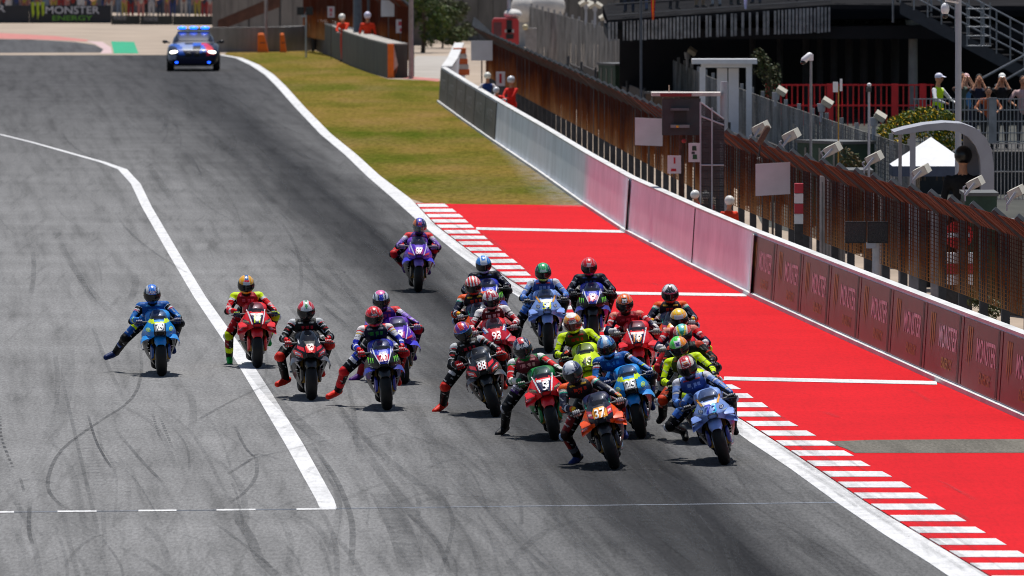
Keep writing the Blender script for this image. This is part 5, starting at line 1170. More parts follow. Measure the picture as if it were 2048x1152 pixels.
MO = C('f03a10'); MRD = C('e02414')
def ground_at(px, py_head, D, z_head, H, zoff=0.0):
    p = W(px, py_head, D); return Vector((p.x, p.y, zoff))
def place(px, py, D, base, label, **kw):
    """head centre on photo pixel (px, py) at distance D, feet on height base"""
    p = W(px, py, D); H = max(1.2, (p.z-base+.06)/.945); face = kw.pop('face', 0)
    return person(Vector((p.x, D, base)), face, H, label, group=kw.pop('group', None), **kw)
mg = 'track marshals'
place(975, 156, 288, 0, 'marshal in white helmet and blue bib behind the wall by the grey panels', shirt=C('1a3a7a'), sleeve=C('d8d0d0'), trouser=C('20304a'), arms='lean', gear='hard', gearc=C('e8e6dc'), group=mg)
place(1001, 177, 282, 0, 'marshal in red overalls bending over the wall, silver helmet lower than his neighbour', shirt=MRD, sleeve=MRD, trouser=MRD, arms='lean', gear='hard', gearc=C('c8ccd4'), bend=.6, group=mg, face=-.5)
place(1023, 164, 280, 0, 'marshal in red overalls standing tall with silver helmet by the wall', shirt=MRD, sleeve=MRD, trouser=MRD, arms='rest', gear='hard', gearc=C('c0c4cc'), group=mg, face=-.6)
place(690, 31, 384, 0, 'marshal in orange overalls leaning on the dark tyre wall', shirt=MO, sleeve=MO, trouser=MO, arms='rest', gear='hard', gearc=C('f0eee8'), bend=.5, group=mg, face=-.4)
place(735, 34, 374, 0, 'marshal in orange overalls standing right of the bluish post', shirt=MO, sleeve=MO, trouser=MO, arms='down', gear='hard', gearc=C('d8d4ec'), group=mg)
place(1396, 392, 193.5, 0, 'marshal in white helmet and orange overalls crouching under the marshal post', shirt=MO, sleeve=MO, trouser=MO, arms='down', gear='hard', gearc=C('eceae6'), bend=.2, group=mg, face=-.7)
place(1412, 397, 192.5, 0, 'second white-helmeted marshal under the marshal post, nearer the grey pole', shirt=C('6a2a18'), sleeve=MO, trouser=MO, arms='rest', gear='hard', gearc=C('f2f0ec'), group=mg)
place(1458, 408, 186, 0, 'marshal in bright orange overalls right of the grey pole', shirt=MO, sleeve=MO, trouser=MO, arms='down', gear='hard', gearc=C('dcd8d0'), group=mg, face=.5)

# ---------------------------------------------------------------- raised bank and grandstand on the right
BANK = mat('bank_dark', (.045, .045, .038), .95, var=.45, scale=.8, bump=.8)  # ground colour darkened to stand in for shade under the stand
TZ, PZ = .6, 1.5
mb = MB(); bx0, bx1, d0, d1, d2 = 5.6, 60, 198, 206, 500
mb.add([(bx0+1.2, d0, -.02), (bx1, d0, -.02), (bx1, d1, TZ), (bx0+1.6, d1, TZ), (bx0+3.2, d2, TZ), (bx1, d2, TZ), (bx0-.4, d1+4, -.02), (bx0+1.5, d2, -.02)],
       [(0, 1, 2, 3), (3, 2, 5, 4), (0, 3, 6), (6, 3, 4, 7)])
tag(mb.build('dark_bank', BANK, None, smooth=0), kind='structure')
DARKW = mat('stand_dark', (.010, .010, .012), .9, var=.3, scale=.5); DECK = mat('deck_concrete', (.022, .022, .024), .95, var=.3, scale=1, spec=.0); SLAT = mat('weathered_slat', (.26, .26, .26), .7, var=.45, scale=5); STEEL = mat('grey_tube', (.24, .25, .27), .45, metal=.5, var=.25, scale=4); COLM = mat('column_concrete', (.30, .30, .29), .8, var=.2, scale=2)  # near-black stand walls carry the interior's darkness in their colour
GD = 270; go = W(1640, 60, GD); go.z = TZ
gs = empty('grandstand', go, label='dark two-level grandstand with columns, slatted deck edge and outside stairs', cat='grandstand')
def gp(px, py, D=GD): return W(px, py, D)-go
mb = MB(); A, B = gp(1215, 40), gp(1662, 9); B2 = gp(2300, 14)
mb.loft([[A, A+Vector((0, 14, .2)), A+Vector((0, 14, -.1)), A+Vector((0, 0, -.12))], [B, B+Vector((0, 14, .2)), B+Vector((0, 14, -.1)), B+Vector((0, 0, -.12))], [B2, B2+Vector((0, 14, .2)), B2+Vector((0, 14, -.1)), B2+Vector((0, 0, -.12))]]); mb.build('deck', DECK, gs, smooth=0)
mb = MB(); a, b = gp(1190, -300, GD+15), gp(2500, -300, GD+15); mb.box(((a.x+b.x)/2+.6, GD+15-go.y, 3), (b.x-a.x-.2, .3, 14)); mb.build('back_wall', DARKW, gs, smooth=0)
mb = MB(); mb.loft([[gp(1215, 78, GD+.4), gp(1215, 78, GD+.4)+Vector((0, 12, 0)), gp(1215, 60, GD+.4)+Vector((0, 12, 0)), gp(1215, 60, GD+.4)], [gp(2300, 78, GD+.4), gp(2300, 78, GD+.4)+Vector((0, 12, 0)), gp(2300, 44, GD+.4)+Vector((0, 12, 0)), gp(2300, 44, GD+.4)]]); mb.build('edge_beam', DARKW, gs, smooth=0)
for i in range(62):                                              # slats of the deck edge
    f = (i+.5)/62
    if random.random() < .09: continue
    t = A.lerp(B, f); hgt = .52+.16*f; wv = random.uniform(.045, .075)
    mb = MB(); mb.box(t+Vector((0, -.06, -.06-hgt/2)), (wv, .03, hgt*random.uniform(.95, 1.04))); mb.build('slat', SLAT, gs, smooth=0)
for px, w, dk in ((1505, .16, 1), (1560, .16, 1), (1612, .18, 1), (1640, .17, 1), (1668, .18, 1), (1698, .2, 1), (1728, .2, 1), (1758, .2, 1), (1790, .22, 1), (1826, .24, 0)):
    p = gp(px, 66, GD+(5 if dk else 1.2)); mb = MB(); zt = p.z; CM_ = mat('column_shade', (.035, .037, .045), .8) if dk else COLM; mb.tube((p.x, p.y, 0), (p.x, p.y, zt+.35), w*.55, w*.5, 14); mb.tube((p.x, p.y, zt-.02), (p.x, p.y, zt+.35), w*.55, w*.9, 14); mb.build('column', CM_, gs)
rl = MB()
for k in range(4): rl.tube(A+Vector((0, -.02, .12+.30*k)), B+Vector((0, -.02, .12+.30*k)), .018, n=6)
for i in range(150): t = A.lerp(B, i/149); rl.tube(t+Vector((0, -.02, .02)), t+Vector((0, -.02, 1.05)), .005, n=4)
tag(rl.build('mesh_railing', mat('rail_dark', (.07, .075, .085), .6), gs), kind='stuff')
# outside stairs with tube rails
st0, st1 = gp(1800, -2, GD-2), gp(2130, 172, GD-2)
for k in range(16):
    p = st0.lerp(st1, (k+.5)/16); mb = MB(); mb.box(p+Vector((0, .9, 0)), (.34, 1.8, .05)); mb.build('stair_tread', DECK, gs, smooth=0)
mb = MB(); mb.loft([[st0+Vector((0, -.05, -.05)), st0+Vector((0, .02, -.05)), st0+Vector((0, .02, -.40)), st0+Vector((0, -.05, -.40))], [st1+Vector((0, -.05, -.05)), st1+Vector((0, .02, -.05)), st1+Vector((0, .02, -.40)), st1+Vector((0, -.05, -.40))]]); mb.build('stair_stringer', mat('stringer', (.035, .037, .045), .6), gs, smooth=0)
for dz in (.25, .5, .78, 1.05):
    mb = MB(); mb.tube(st0+Vector((0, -.1, dz)), st1+Vector((0, -.1, dz)), .022, n=8); mb.build('stair_rail', STEEL, gs)
for k in range(13):
    p = st0.lerp(st1, k/12)+Vector((0, -.1, 0)); mb = MB(); mb.tube(p+Vector((0, 0, -.1)), p+Vector((0, 0, 1.05)), .02, n=8); mb.build('stair_post', STEEL, gs)
# landing cage
for px in (1934, 1962, 1968, 1980): mb = MB(); mb.tube(gp(px, 92, GD-3), gp(px, 5, GD-3), .018, n=8); mb.build('cage_post', STEEL, gs)
for py in (18, 36, 54, 72, 92): mb = MB(); mb.tube(gp(1932, py, GD-3), gp(1982, py, GD-3), .018, n=8); mb.build('cage_rail', STEEL, gs)
for (x0, y0, x1, y1) in ((1962, 158, 2060, 105), (1990, 172, 2060, 132)): mb = MB(); mb.tube(gp(x0, y0, GD-3), gp(x1, y1, GD-3), .03, n=8); mb.build('brace', STEEL, gs)
for px, sc_ in ((1786, 45), (1862, 60)): mb = MB(); mb.tube(gp(px, sc_, GD-1), gp(px, -30, GD-1), .03, n=8); mb.build('rail_post', STEEL, gs)
cols = [C('20304a'), C('6a7a9a'), C('2a2a2e'), C('a89070'), C('c8ccd0'), C('303a30')]
for i, px in enumerate((1258, 1300, 1348, 1400, 1432, 1470, 1512, 1585, 1682, 1738, 1775)):
    f = (px-1215)/447; z = (A.lerp(B, min(1, f)).z+TZ)+.05+(.02 if f < 1 else 0); p = W(px, 10, GD+1.2)
    person(Vector((p.x, p.y, z+.07)), random.uniform(-.6, .6), random.uniform(1.62, 1.82), ['spectator on the grandstand deck, %s in the row above the slatted edge' % o for o in ('first from the left', 'second from the left', 'third from the left', 'fourth from the left', 'fifth from the left', 'sixth from the left', 'seventh from the left', 'eighth from the left')][i] if i < 8 else ['spectator in white shoes at the end of the slatted deck edge', 'spectator in dark trousers on the open deck, middle of three', 'spectator in pale shoes on the open deck nearest the stairs'][i-8],
           cols[(i*2+1) % 6], cols[(i*2+1) % 6], cols[i % 6], 'down', 'hair', C('2a1c14'), group='spectators on the deck', key='deck')
def flag(px, py0, py1, w, D, name, stripes_, label):
    a = W(px, py0, D); b = W(px, py1, D); root = empty(name, b, label=label, cat='flag'); n = len(stripes_)
    for i, c in enumerate(stripes_):
        mb = MB(); x0, x1 = -w/2+w*i/n, -w/2+w*(i+1)/n; rows = []
        for k in range(9):
            t = k/8; z = (a.z-b.z)*t; q = .03*math.sin(t*7+i); tp = .35+.65*t; rows.append([(x0*tp, q, z), (x1*tp, q+.01, z), (x1*tp, q+.016, z), (x0*tp, q+.006, z)])
        mb.loft(rows); mb.build('stripe', flat(c, .8, 0), root)
flag(1306, -25, 40, .16, GD-.5, 'flag', [C('c8142a'), C('f0a81c'), C('c8142a')], 'red and yellow flag hanging on the deck railing')
flag(1491, -25, 18, .16, GD-.5, 'flag', [C('c8c8e8'), C('b8b8e0')], 'pale lilac cloth hanging on the deck railing')

# red gate, spectators' barrier, steward
def bars(name, px0, px1, py0, py1, D, m, n, rails, label, cat, r=.02, posts=(), base=TZ):
    a, b = W(px0, py0, D), W(px1, py0, D); zt = a.z; zb = W(px0, py1, D).z; org = Vector(((a.x+b.x)/2, D, zb)); root = empty(name, org, label=label, cat=cat)
    for k in range(n):
        x = a.x+(b.x-a.x)*(k+.5)/n-org.x; mb = MB(); mb.tube((x, 0, 0), (x, 0, zt-zb), r, n=6); mb.build('bar', m, root)
    for f in rails: mb = MB(); z = (zt-zb)*f; mb.box((0, -.03, z), (b.x-a.x, .04, r*2.4)); mb.build('rail', m, root, smooth=0)
    for px in posts: x = W(px, py0, D).x-org.x; mb = MB(); mb.box((x, -.05, (zt-zb)/2), (.17, .1, zt-zb+.04)); mb.build('post', m, root, smooth=0)
    return root
GR = mat('gate_red', (.75, .006, .012), .45, var=.12, coat=.2)
bars('red_gate', 1534, 1868, 169, 262, 267.2, GR, 30, (.99, .55, .05), 'bright red barred gate under the grandstand', 'gate', .017, (1538, 1660, 1789, 1846))
gb_ = bars('crowd_barrier', 1826, 2300, 197, 285, 212, STEEL, 62, (.99, .74, .48, .22, .02), 'grey barred crowd barrier with spectators leaning on it', 'barrier', .010, (1985, 2130), TZ)
bars('crowd_barrier', 1984, 2300, 286, 400, 190, STEEL, 44, (.99, .5, .02), 'lower grey barred barrier at the right edge behind the grey shelter', 'barrier', .010, (), .2)
sg = 'spectators at the crowd barrier'
pa, pb = W(1822, 280, 214), W(2330, 280, 214); pf = empty('viewing_platform', ((pa.x+pb.x)/2, 214.6, 0), label='dark raised viewing platform under the spectators', cat='platform')
mb = MB(); mb.box((0, 0, PZ/2-.02), (pb.x-pa.x, 5.4, PZ-.04)); mb.build('plinth', mat('plinth_dark', (.03, .03, .03), .9), pf, smooth=0)
for k in range(9): mb = MB(); mb.box((0, -2.4+.6*k, PZ-.018), (pb.x-pa.x, .57, .036)); mb.build('deck_board', mat('board_dark', (.05, .045, .04), .8, var=.3), pf, smooth=0)
place(1876, 160, 214, PZ, 'steward in yellow vest and white cap by the red gate', shirt=WHT, sleeve=WHT, trouser=C('20242a'), arms='lean', gear='long', gearc=C('d8d8ec'), vest=C('c8f000'), face=1.0)
place(1922, 158, 215, PZ, 'spectator in grey green shirt partly behind the lamp post', shirt=C('4a5a50'), sleeve=C('5a3a2c'), trouser=C('2a2a2a'), arms='phone', gear='hair', gearc=C('1a1210'), face=.5, group=sg)
place(1932, 160, 217, PZ, 'spectator with striped cap and blue shirt right of the lamp post', shirt=C('4a80b0'), sleeve=C('4a80b0'), trouser=C('2a2a3a'), arms='phone', gear='cap', gearc=C('d8b0b0'), face=.2, group=sg)
place(1958, 162, 214, PZ, 'spectator in navy shirt holding a phone up', shirt=C('182038'), sleeve=C('182038'), trouser=C('20242a'), arms='phone', gear='hair', gearc=C('15100e'), group=sg)
place(1976, 178, 213, PZ, 'spectator bending forward over the barrier in orange top', shirt=C('b85a30'), sleeve=C('c07048'), trouser=C('2a2a2a'), arms='lean', gear='hair', gearc=C('2a1a10'), bend=.5, group=sg)
place(2004, 160, 214, PZ, 'spectator in black shirt and white cap photographing', shirt=C('16161a'), sleeve=C('16161a'), trouser=C('2a2c30'), arms='phone', gear='cap', gearc=C('e8e8e4'), group=sg)
place(2046, 165, 214, PZ, 'spectator at the right edge in pale pink top', shirt=C('c8a8a8'), sleeve=C('c8a8a8'), trouser=C('3a3a40'), arms='lean', gear='hair', gearc=C('3a2010'), group=sg)

# ---------------------------------------------------------------- poles, cameras, loudspeakers, floodlights
CREAM = mat('cream_plastic', (.52, .48, .40), .45, var=.08, scale=8); WPL = mat('white_plastic', (.72, .72, .74), .35, var=.06, scale=8); LGREY = mat('light_grey_paint', (.38, .39, .43), .5, var=.1, scale=3)
def bis(fn, px, lo, hi):
    for _ in range(40):
        m = (lo+hi)/2; p = fn(m); q = 1024+p.x*F/m
        if q > px: lo = m
        else: hi = m
    return (lo+hi)/2
spk_txt = ['first', 'second', 'third', 'fourth', 'fifth', 'sixth', 'seventh']
for i, (fx, fy, px, py) in enumerate(((1502, 276, 1522, 256), (1562, 288, 1583, 271), (1645, 309, 1666, 298), (1728, 331, 1749, 316), (1826, 351, 1844, 342), (1930, 381, 1951, 366), (2014, 400, 2033, 384))):
    D = bis(fence_at, fx, 110, 330); p = W(fx, fy+6, D); q = W(px, py, D); root = empty('loudspeaker', p, label='cream box loudspeaker tilted on the rusty fence top, %s from the marshal post' % spk_txt[i], cat='loudspeaker', group='loudspeakers along the fence')
    M3 = Matrix.Rotation(R(-27), 3, 'Y') @ Matrix.Rotation(R(-18), 3, 'Z'); k = D/175; c = q-p
    mb = MB(); mb.box(c, (.25*k, .30*k, .155*k), M3); o = mb.build('cabinet', CREAM, root, smooth=0)
    mb = MB(); mb.box(c+M3@Vector((0, -.151*k, 0)), (.225*k, .01, .13*k), M3); mb.build('grille', mat('cream_grille', (.60, .56, .48), .6), o, smooth=0)
    mb = MB(); mb.path([(0, 0, -.12), (.0, -.02, .04), (-.03, -.02, .09), (.01, -.03, .12)], .014, 8); mb.build('bracket', LGREY, root); mb = MB(); mb.tube((0, -.16, -.02), c+Vector((-.02, -.17, 0)), .024, n=8); mb.build('bracket_arm', LGREY, root)
mb = MB(); p = W(1520, 290, 181); r_ = empty('microphone', p, label='brown fuzzy microphone pointing up beside the first loudspeaker', cat='microphone')
mb = MB(); mb.capsule((0, 0, .05), (.13, 0, .30), .055, .06, 14); mb.build('windshield', mat('brown_fur', (.14, .085, .06), .95, var=.4, scale=60, bump=1), r_); mb = MB(); mb.tube((-.02, 0, -.2), (.02, 0, .1), .015, n=8); mb.build('stand', DARKM, r_)
def secf(D):
    ys = sorted([(p.y, p.x) for p in sec]); return Vector((float(np.interp(D, [a for a, b in ys], [b for a, b in ys])), D, 0))
fl_n = ['farthest', 'second farthest', 'third farthest', 'middle', 'fourth nearest', 'third nearest', 'second nearest', 'nearest']
def flood(px, py, w, label, single=False):
    D = bis(secf, px, 196, 392); p = secf(D); z = W(px, py, D).z; root = empty('floodlight', (p.x, D, 1.9), label=label, cat='floodlight', group='floodlights on the grey fence'); k = w/28*D/70/4
    h = z-1.9; mb = MB(); mb.tube((0, 0, 0), (0, 0, h), .04, n=8); mb.tube((0, -.02, h-.16), (0, -.02, h+.02), .07, .10, 10); mb.build('stem', LGREY, root)
    for s in ((-1, 1) if not single else (1,)):
        M3 = Matrix.Rotation(R(s*32), 3, 'Y') @ Matrix.Rotation(R(25), 3, 'X'); c = Vector((s*.13, -.05, h+.05)); mb = MB(); mb.box(c, (.24, .20, .11), M3); hd = mb.build('lamp_head', CREAM, root, smooth=0)
        mb = MB(); mb.box(c+M3@Vector((0, -.02, -.06)), (.19, .15, .015), M3); mb.build('lens', mat('lamp_glass', (.5, .48, .38), .15), hd, smooth=0)
for i, (px, py) in enumerate(((1172, 9), (1190, 13), (1213, 37), (1262, 63), (1313, 88))): flood(px, py, 28, 'white twin floodlight on the grey fence, %s' % ('%s from the left' % ['first', 'second', 'third', 'fourth', 'fifth'][i]))
for i, (px, py) in enumerate(((1375, 106), (1552, 186), (1643, 209), (1748, 237))): flood(px, py, 28, 'single cream floodlight on the grey fence, %s' % ['above the white booth', 'left end of the red gate', 'in front of the red gate', 'right of the red gate by the yellow bush'][i], True)
def pole(name, px, py0, py1, D, r, m, label, base=0.0, cat='pole'):
    a = W(px, py0, D); root = empty(name, (a.x, D, base), label=label, cat=cat); mb = MB(); mb.tube((0, 0, 0), (0, 0, a.z-base), r, r*.9, 14); mb.build('shaft', m, root); return root, a.z-base
rt, h = pole('camera_pole', 1622, 118, 310, 190, .028, STEEL, 'thin grey pole with a white dome camera on top', cat='camera pole')
mb = MB(); mb.capsule((-.13, -.04, -.02+h), (-.03, 0, .07+h), .065, .06, 14); cmo = mb.build('camera_housing', WPL, rt); mb = MB(); mb.ell((-.15, -.06, h-.06), (.055, .055, .045), 14, 8); mb.build('lens_dome', VISOR, cmo); mb = MB(); mb.box((-.0, 0, h+.03), (.09, .08, .12)); mb.build('bracket', WPL, rt, smooth=0)
rt, h = pole('lamp_post', 1917, -60, 245, 186, .062, LGREY, 'tall grey lamp post behind the curved shelter', cat='lamp post')
zc = W(1890, 18, 186).z; xo = W(1890, 18, 186).x-W(1917, 18, 186).x
mb = MB(); mb.tube((0, -.05, zc+.12), (xo, -.08, zc+.16), .02, n=8); mb.ell((xo, -.08, zc), (.08, .08, .12), 14, 10); mb.build('camera', WPL, rt); mb = MB(); mb.ell((xo, -.08, zc-.12), (.06, .06, .06), 12, 8); mb.build('camera_dome', VISOR, rt); mb = MB(); mb.box((xo*.4, -.07, zc+.19), (.26, .12, .04)); mb.build('camera_hood', WPL, rt, smooth=0)
rt, h = pole('sensor_pole', 1677, 172, 330, 196, .014, mat('yellow_pole', (.42, .22, .02), .5), 'thin yellow pole with a white box in front of the red gate', cat='pole')
mb = MB(); mb.box((-.06, -.02, h-.02), (.10, .08, .20)); mb.box((.05, -.02, h+.02), (.05, .08, .24)); mb.build('sensor_box', WPL, rt, smooth=0)
rt, h = pole('camera_pole', 1738, 182, 330, 194, .026, LGREY, 'grey pole with small camera right of the yellow pole', cat='camera pole')
mb = MB(); mb.box((0, -.04, h+.03), (.09, .16, .09)); mb.build('camera', DARKM, rt, smooth=0); mb = MB(); mb.ell((0, -.04, h+.12), (.045, .045, .04), 10, 7); mb.build('camera_dome', WPL, rt)
pole('tall_pole', 1282, -60, 180, 262, .035, mat('slate_pole', (.07, .08, .10), .5), 'thin slate grey pole rising in front of the deck')

# ---------------------------------------------------------------- boards and signs
BOARD = mat('board_white', (.62, .56, .60), .6, var=.06, scale=4); BOARDG = mat('board_grey_white', (.60, .60, .64), .6, var=.06, scale=4)
def board(px0, py0, px1, py1, D, label, m=BOARD, polew=.03, skew=0.0, mark=None, base=0.0, name='marker_board', cat='board'):
    a, b = W(px0, py0, D), W(px1, py1, D); cx, zc, w, h = (a.x+b.x)/2, (a.z+b.z)/2, b.x-a.x, a.z-b.z; root = empty(name, (cx, D, base), label=label, cat=cat); zc -= base
    mb = MB(); y = -.05; k = skew*w
    mb.prism([(-w/2, y, zc-h/2), (w/2, y, zc-h/2+k), (w/2, y, zc+h/2+k), (-w/2, y, zc+h/2)], (0, .03, 0)); pn = mb.build('panel', m, root, smooth=0)
    mb = MB(); mb.tube((0, .02, 0), (0, .02, zc+h*.4), polew*.7, n=10); mb.build('pole', mat('dull_pole', (.10, .075, .065), .7), root)
    for (u0, v0, u1, v1, c) in (mark or ()):
        mb = MB(); mb.prism([(u0*w/2, y-.004, zc+v0*h/2), (u1*w/2, y-.004, zc+v0*h/2), (u1*w/2*.9, y-.004, zc+v1*h/2), (u0*w/2*.9, y-.004, zc+v1*h/2)], (0, .003, 0)); mb.build('symbol', flat(c, .6, 0), pn, smooth=0)
    return root
RM = C('b01828')
board(942, 81, 985, 121, 300, 'blank white board on a pole left of the three wall marshals', BOARDG)
board(1270, 235, 1325, 290, 213, 'blank white board left of the dark marshal post', skew=-.04)
board(1511, 328, 1580, 392, 183, 'blank pinkish white board on the fence right of the grey pole', skew=.06)
board(762, 0, 792, 33, 366, 'blank grey-white board on a pole behind the tyre wall', BOARDG)
board(1335, 311, 1362, 347, 199, 'small white board with red exclamation stroke below the marshal post', mark=[(-.1, .1, .18, .8, RM), (-.5, -.75, .3, -.45, RM)], polew=.02)
board(1377, 286, 1400, 324, 197, 'small pink board with dark green marks beside the cage', mark=[(-.4, .2, .4, .7, C('2a3a30')), (-.3, -.7, .5, -.2, C('1a4a2c')), (-.5, -.15, .1, .1, C('403a3c'))], polew=.02)
board(992, 143, 1010, 172, 291, 'small white board with red stroke between the wall marshals', mark=[(-.3, -.6, .3, .7, RM)], polew=.02)
board(655, 13, 669, 35, 388, 'small white board with red figure above the leftmost orange marshal', mark=[(-.4, .0, .4, .7, C('c86070')), (-.3, -.7, .3, -.2, C('c86070'))], polew=.02)
board(792, 39, 810, 66, 362, 'small white board with red figure near the fence end post', mark=[(-.5, .1, .4, .7, C('b84050')), (-.2, -.8, .5, -.3, C('b84050'))], polew=.02)
PBLK = mat('panel_black', (.008, .008, .010), .5, var=.2)
def twin(px0, px1, py0, py1, D, pw, label, plx):
    root = empty('light_panel', (W(plx, py1, D).x, D, 0), label=label, cat='light panel'); o = Vector((W(plx, py1, D).x, D, 0)); mid = (px0+px1)/2
    for a, b in ((px0, mid-1.5), (mid+1.5, px1)):
        p, q = W(a, py0, D)-o, W(b, py1, D)-o; mb = MB(); mb.box(((p.x+q.x)/2, -.06, (p.z+q.z)/2), (q.x-p.x, .08, p.z-q.z)); f = mb.build('panel', PBLK, root, smooth=0)
        mb = MB(); mb.box(((p.x+q.x)/2, -.104, (p.z+q.z)/2), ((q.x-p.x)*.9, .006, (p.z-q.z)*.9)); mb.build('screen', mat('led_off', (.012, .012, .02), .25, var=.2, scale=80), f, smooth=0)
    zt = (W(0, py1, D)-o).z; mb = MB(); mb.tube((0, 0, 0), (0, 0, zt+.12), pw, n=12); mb.build('pole', mat('pale_pole', (.48, .49, .52), .5), root); mb = MB(); mb.box((-.08, -.04, zt-.04), (.16, .12, .09)); mb.build('junction_box', LGREY, root, smooth=0)
twin(1690, 1776, 443, 486, 165, .06, 'black twin light panel on a pale pole behind the banner wall', 1752)
twin(594, 626, 14, 30, 392, .03, 'black twin light panel in front of the far rusty fence', 612)
# no entry sign and striped posts behind the fence
D = 164; c = W(1917, 470, D); ns = empty('no_entry_sign', (c.x, D, 0), label='round red no entry sign with white bar behind the rusty mesh', cat='sign')
mb = MB(); n = 28; r = .235; mb.prism([(r*math.cos(2*math.pi*i/n), -.05, c.z+r*math.sin(2*math.pi*i/n)) for i in range(n)], (0, .02, 0)); dsk = mb.build('disc', mat('sign_red', (.55, .008, .012), .4, var=.05), ns, smooth=0)
mb = MB(); mb.box((0, -.054, c.z), (.36, .006, .075)); mb.build('bar', WPL, dsk, smooth=0); mb = MB(); mb.tube((0, 0, 0), (0, 0, c.z+.1), .03, n=10); mb.build('pole', LGREY, ns)
def striped(px0, px1, py0, py1, D, n, label, first):
    a, b = W(px0, py0, D), W(px1, py1, D); root = empty('striped_block', ((a.x+b.x)/2, D, 0), label=label, cat='barrier block'); h = (a.z-b.z)/n
    for k in range(n): mb = MB(); mb.box((0, 0, a.z-h*(k+.5)), (b.x-a.x, .25, h-.012)); mb.build('red_band' if (k % 2 == first) else 'white_band', mat('band_red', (.45, .03, .05), .6) if (k % 2 == first) else WPL, root, smooth=0)
    mb = MB(); mb.box((0, 0, (b.z)/2), ((b.x-a.x)*.96, .24, b.z)); mb.build('base', DARKM, root, smooth=0)
striped(1890, 1945, 505, 570, 163, 3, 'red and white striped block under the no entry sign', 1); striped(1589, 1606, 366, 448, 176, 4, 'red and white striped post behind the white board', 0)
# pale sheets and goods stored between the fences, seen through the mesh
for i, (a, b, c_, d_, D, col, lb) in enumerate(((1640,1662,352,430,178,(.42,.40,.40),'pale upright panel seen through the mesh, left of a pair'), (1668,1690,350,432,177,(.38,.36,.36),'pale upright panel seen through the mesh, right of a pair'), (1728,1748,372,445,176,(.45,.42,.42),'white upright panel behind the light panel'), (1760,1780,378,445,175,(.5,.42,.40),'pinkish upright panel behind the light panel'), (1818,1850,395,480,172,(.26,.27,.31),'grey corrugated cabinet behind the mesh'), (1862,1884,402,480,171,(.32,.32,.36),'narrow grey cabinet left of the no entry sign'))):
    p, q = W(a, c_, D), W(b, d_, D); root = empty('storage_panel', ((p.x+q.x)/2, D, 0), label=lb, cat='panel', group='panels behind the fence'); mb = MB(); mb.box((0, 0, p.z/2), (q.x-p.x, .3, p.z)); body_ = mb.build('body', mat('panel_%d' % i, col, .7, var=.3, scale=3), root, smooth=0)
    for k in range(3): mb = MB(); mb.box(((k-1)*(q.x-p.x)*.3, -.155, p.z*.6), (.02, .02, p.z*.7)); mb.build('rib', mat('panel_rib', (.2, .2, .2), .7), body_, smooth=0)

# ---------------------------------------------------------------- marshal post
D = 200; o = W(1385, 440, D); o.z = 0; mp = empty('marshal_post', o, label='dark marshal post with flat roof, light box and mesh cage by a grey pole', cat='marshal post')
def q_(px, py, dD=0): return W(px, py, D+dD)-o
a, b = q_(1303, 184), q_(1442, 193); mb = MB(); mb.box(((a.x+b.x)/2, .3, (a.z+b.z)/2), (b.x-a.x, 1.0, .07)); mb.build('roof', mat('roof_white', (.55, .50, .46), .6, var=.3, scale=5), mp, smooth=0)
mb = MB(); mb.box(((a.x*1.3+b.x*.7)/2, -.215, (a.z+b.z)/2-.01), ((b.x-a.x)*.45, .03, .06)); mb.build('roof_edge', mat('roof_red', (.22, .02, .02), .6), mp, smooth=0)
mb = MB(); mb.tube(q_(1338, 184), q_(1338, 170), .012, n=6); mb.build('antenna', mat('antenna_tan', (.4, .28, .2), .6), mp)
a, b = q_(1324, 197), q_(1401, 270); mb = MB(); mb.box(((a.x+b.x)/2, .0, (a.z+b.z)/2), (b.x-a.x, .30, a.z-b.z)); bx_ = mb.build('light_box', mat('box_charcoal', (.035, .033, .038), .55), mp, smooth=0)
a, b = q_(1348, 222, -.2), q_(1373, 246, -.2); mb = MB(); mb.box(((a.x+b.x)/2, a.y+.04, (a.z+b.z)/2), (b.x-a.x, .02, a.z-b.z)); mb.build('window', PBLK, bx_, smooth=0)
a, b = q_(1341, 215, -.2), q_(1378, 222, -.2); mb = MB(); mb.box(((a.x+b.x)/2, a.y-.02, (a.z+b.z)/2), (b.x-a.x, .14, .05)); mb.build('hood', mat('hood_grey', (.10, .10, .11), .5), bx_, smooth=0)
a, b = q_(1341, 248, -.2), q_(1379, 257, -.2); mb = MB(); mb.box(((a.x+b.x)/2, a.y-.01, (a.z+b.z)/2), (b.x-a.x, .12, .06)); mb.build('shelf', mat('shelf_grey', (.22, .22, .22), .5), bx_, smooth=0)
mb = MB(); p = q_(1355, 253, -.3); mb.ell(p, (.03, .03, .025), 10, 6); mb.build('amber_lamp', mat('amber', (.8, .4, .02), .4), bx_)
mb = MB(); p = q_(1368, 282, -.2); mb.ell(p, (.05, .03, .045), 10, 6); mb.build('red_button', mat('button_red', (.4, .03, .03), .5), bx_)
mb = MB(); p = q_(1363, 268); mb.tube((p.x, .05, 0), (p.x, .05, p.z), .05, n=10); mb.build('column', mat('post_rust', (.07, .03, .02), .8, var=.5), mp)
p = q_(1448, 163); mb = MB(); mb.tube((p.x, 0, 0), (p.x, 0, p.z), .075, n=14); mb.build('pole', LGREY, mp)
cg = MB(); cw = []
CT = [(1401, 200), (1448, 235)]
for (x0, y0, x1, y1) in ((1401,204,1448,238),(1401,232,1448,250),(1401,440,1448,440),(1401,204,1401,440),(1424,215,1424,440),(1401,330,1448,330)): cg.tube(q_(x0, y0, -9), q_(x1, y1, -9), .018, n=6)
cg.build('cage_frame', LGREY, mp)
for k in range(30): x = 1401+47*k/29; cw.append((q_(x, 205+33*k/29, -8.98), q_(x, 440, -8.98)))
for k in range(40): y_ = 238+202*k/39; cw.append((q_(1401, y_, -8.98), q_(1448, y_, -8.98)))
cm = MB()
for a, b in cw: cm.tube(a, b, .008, n=3, cap=False)
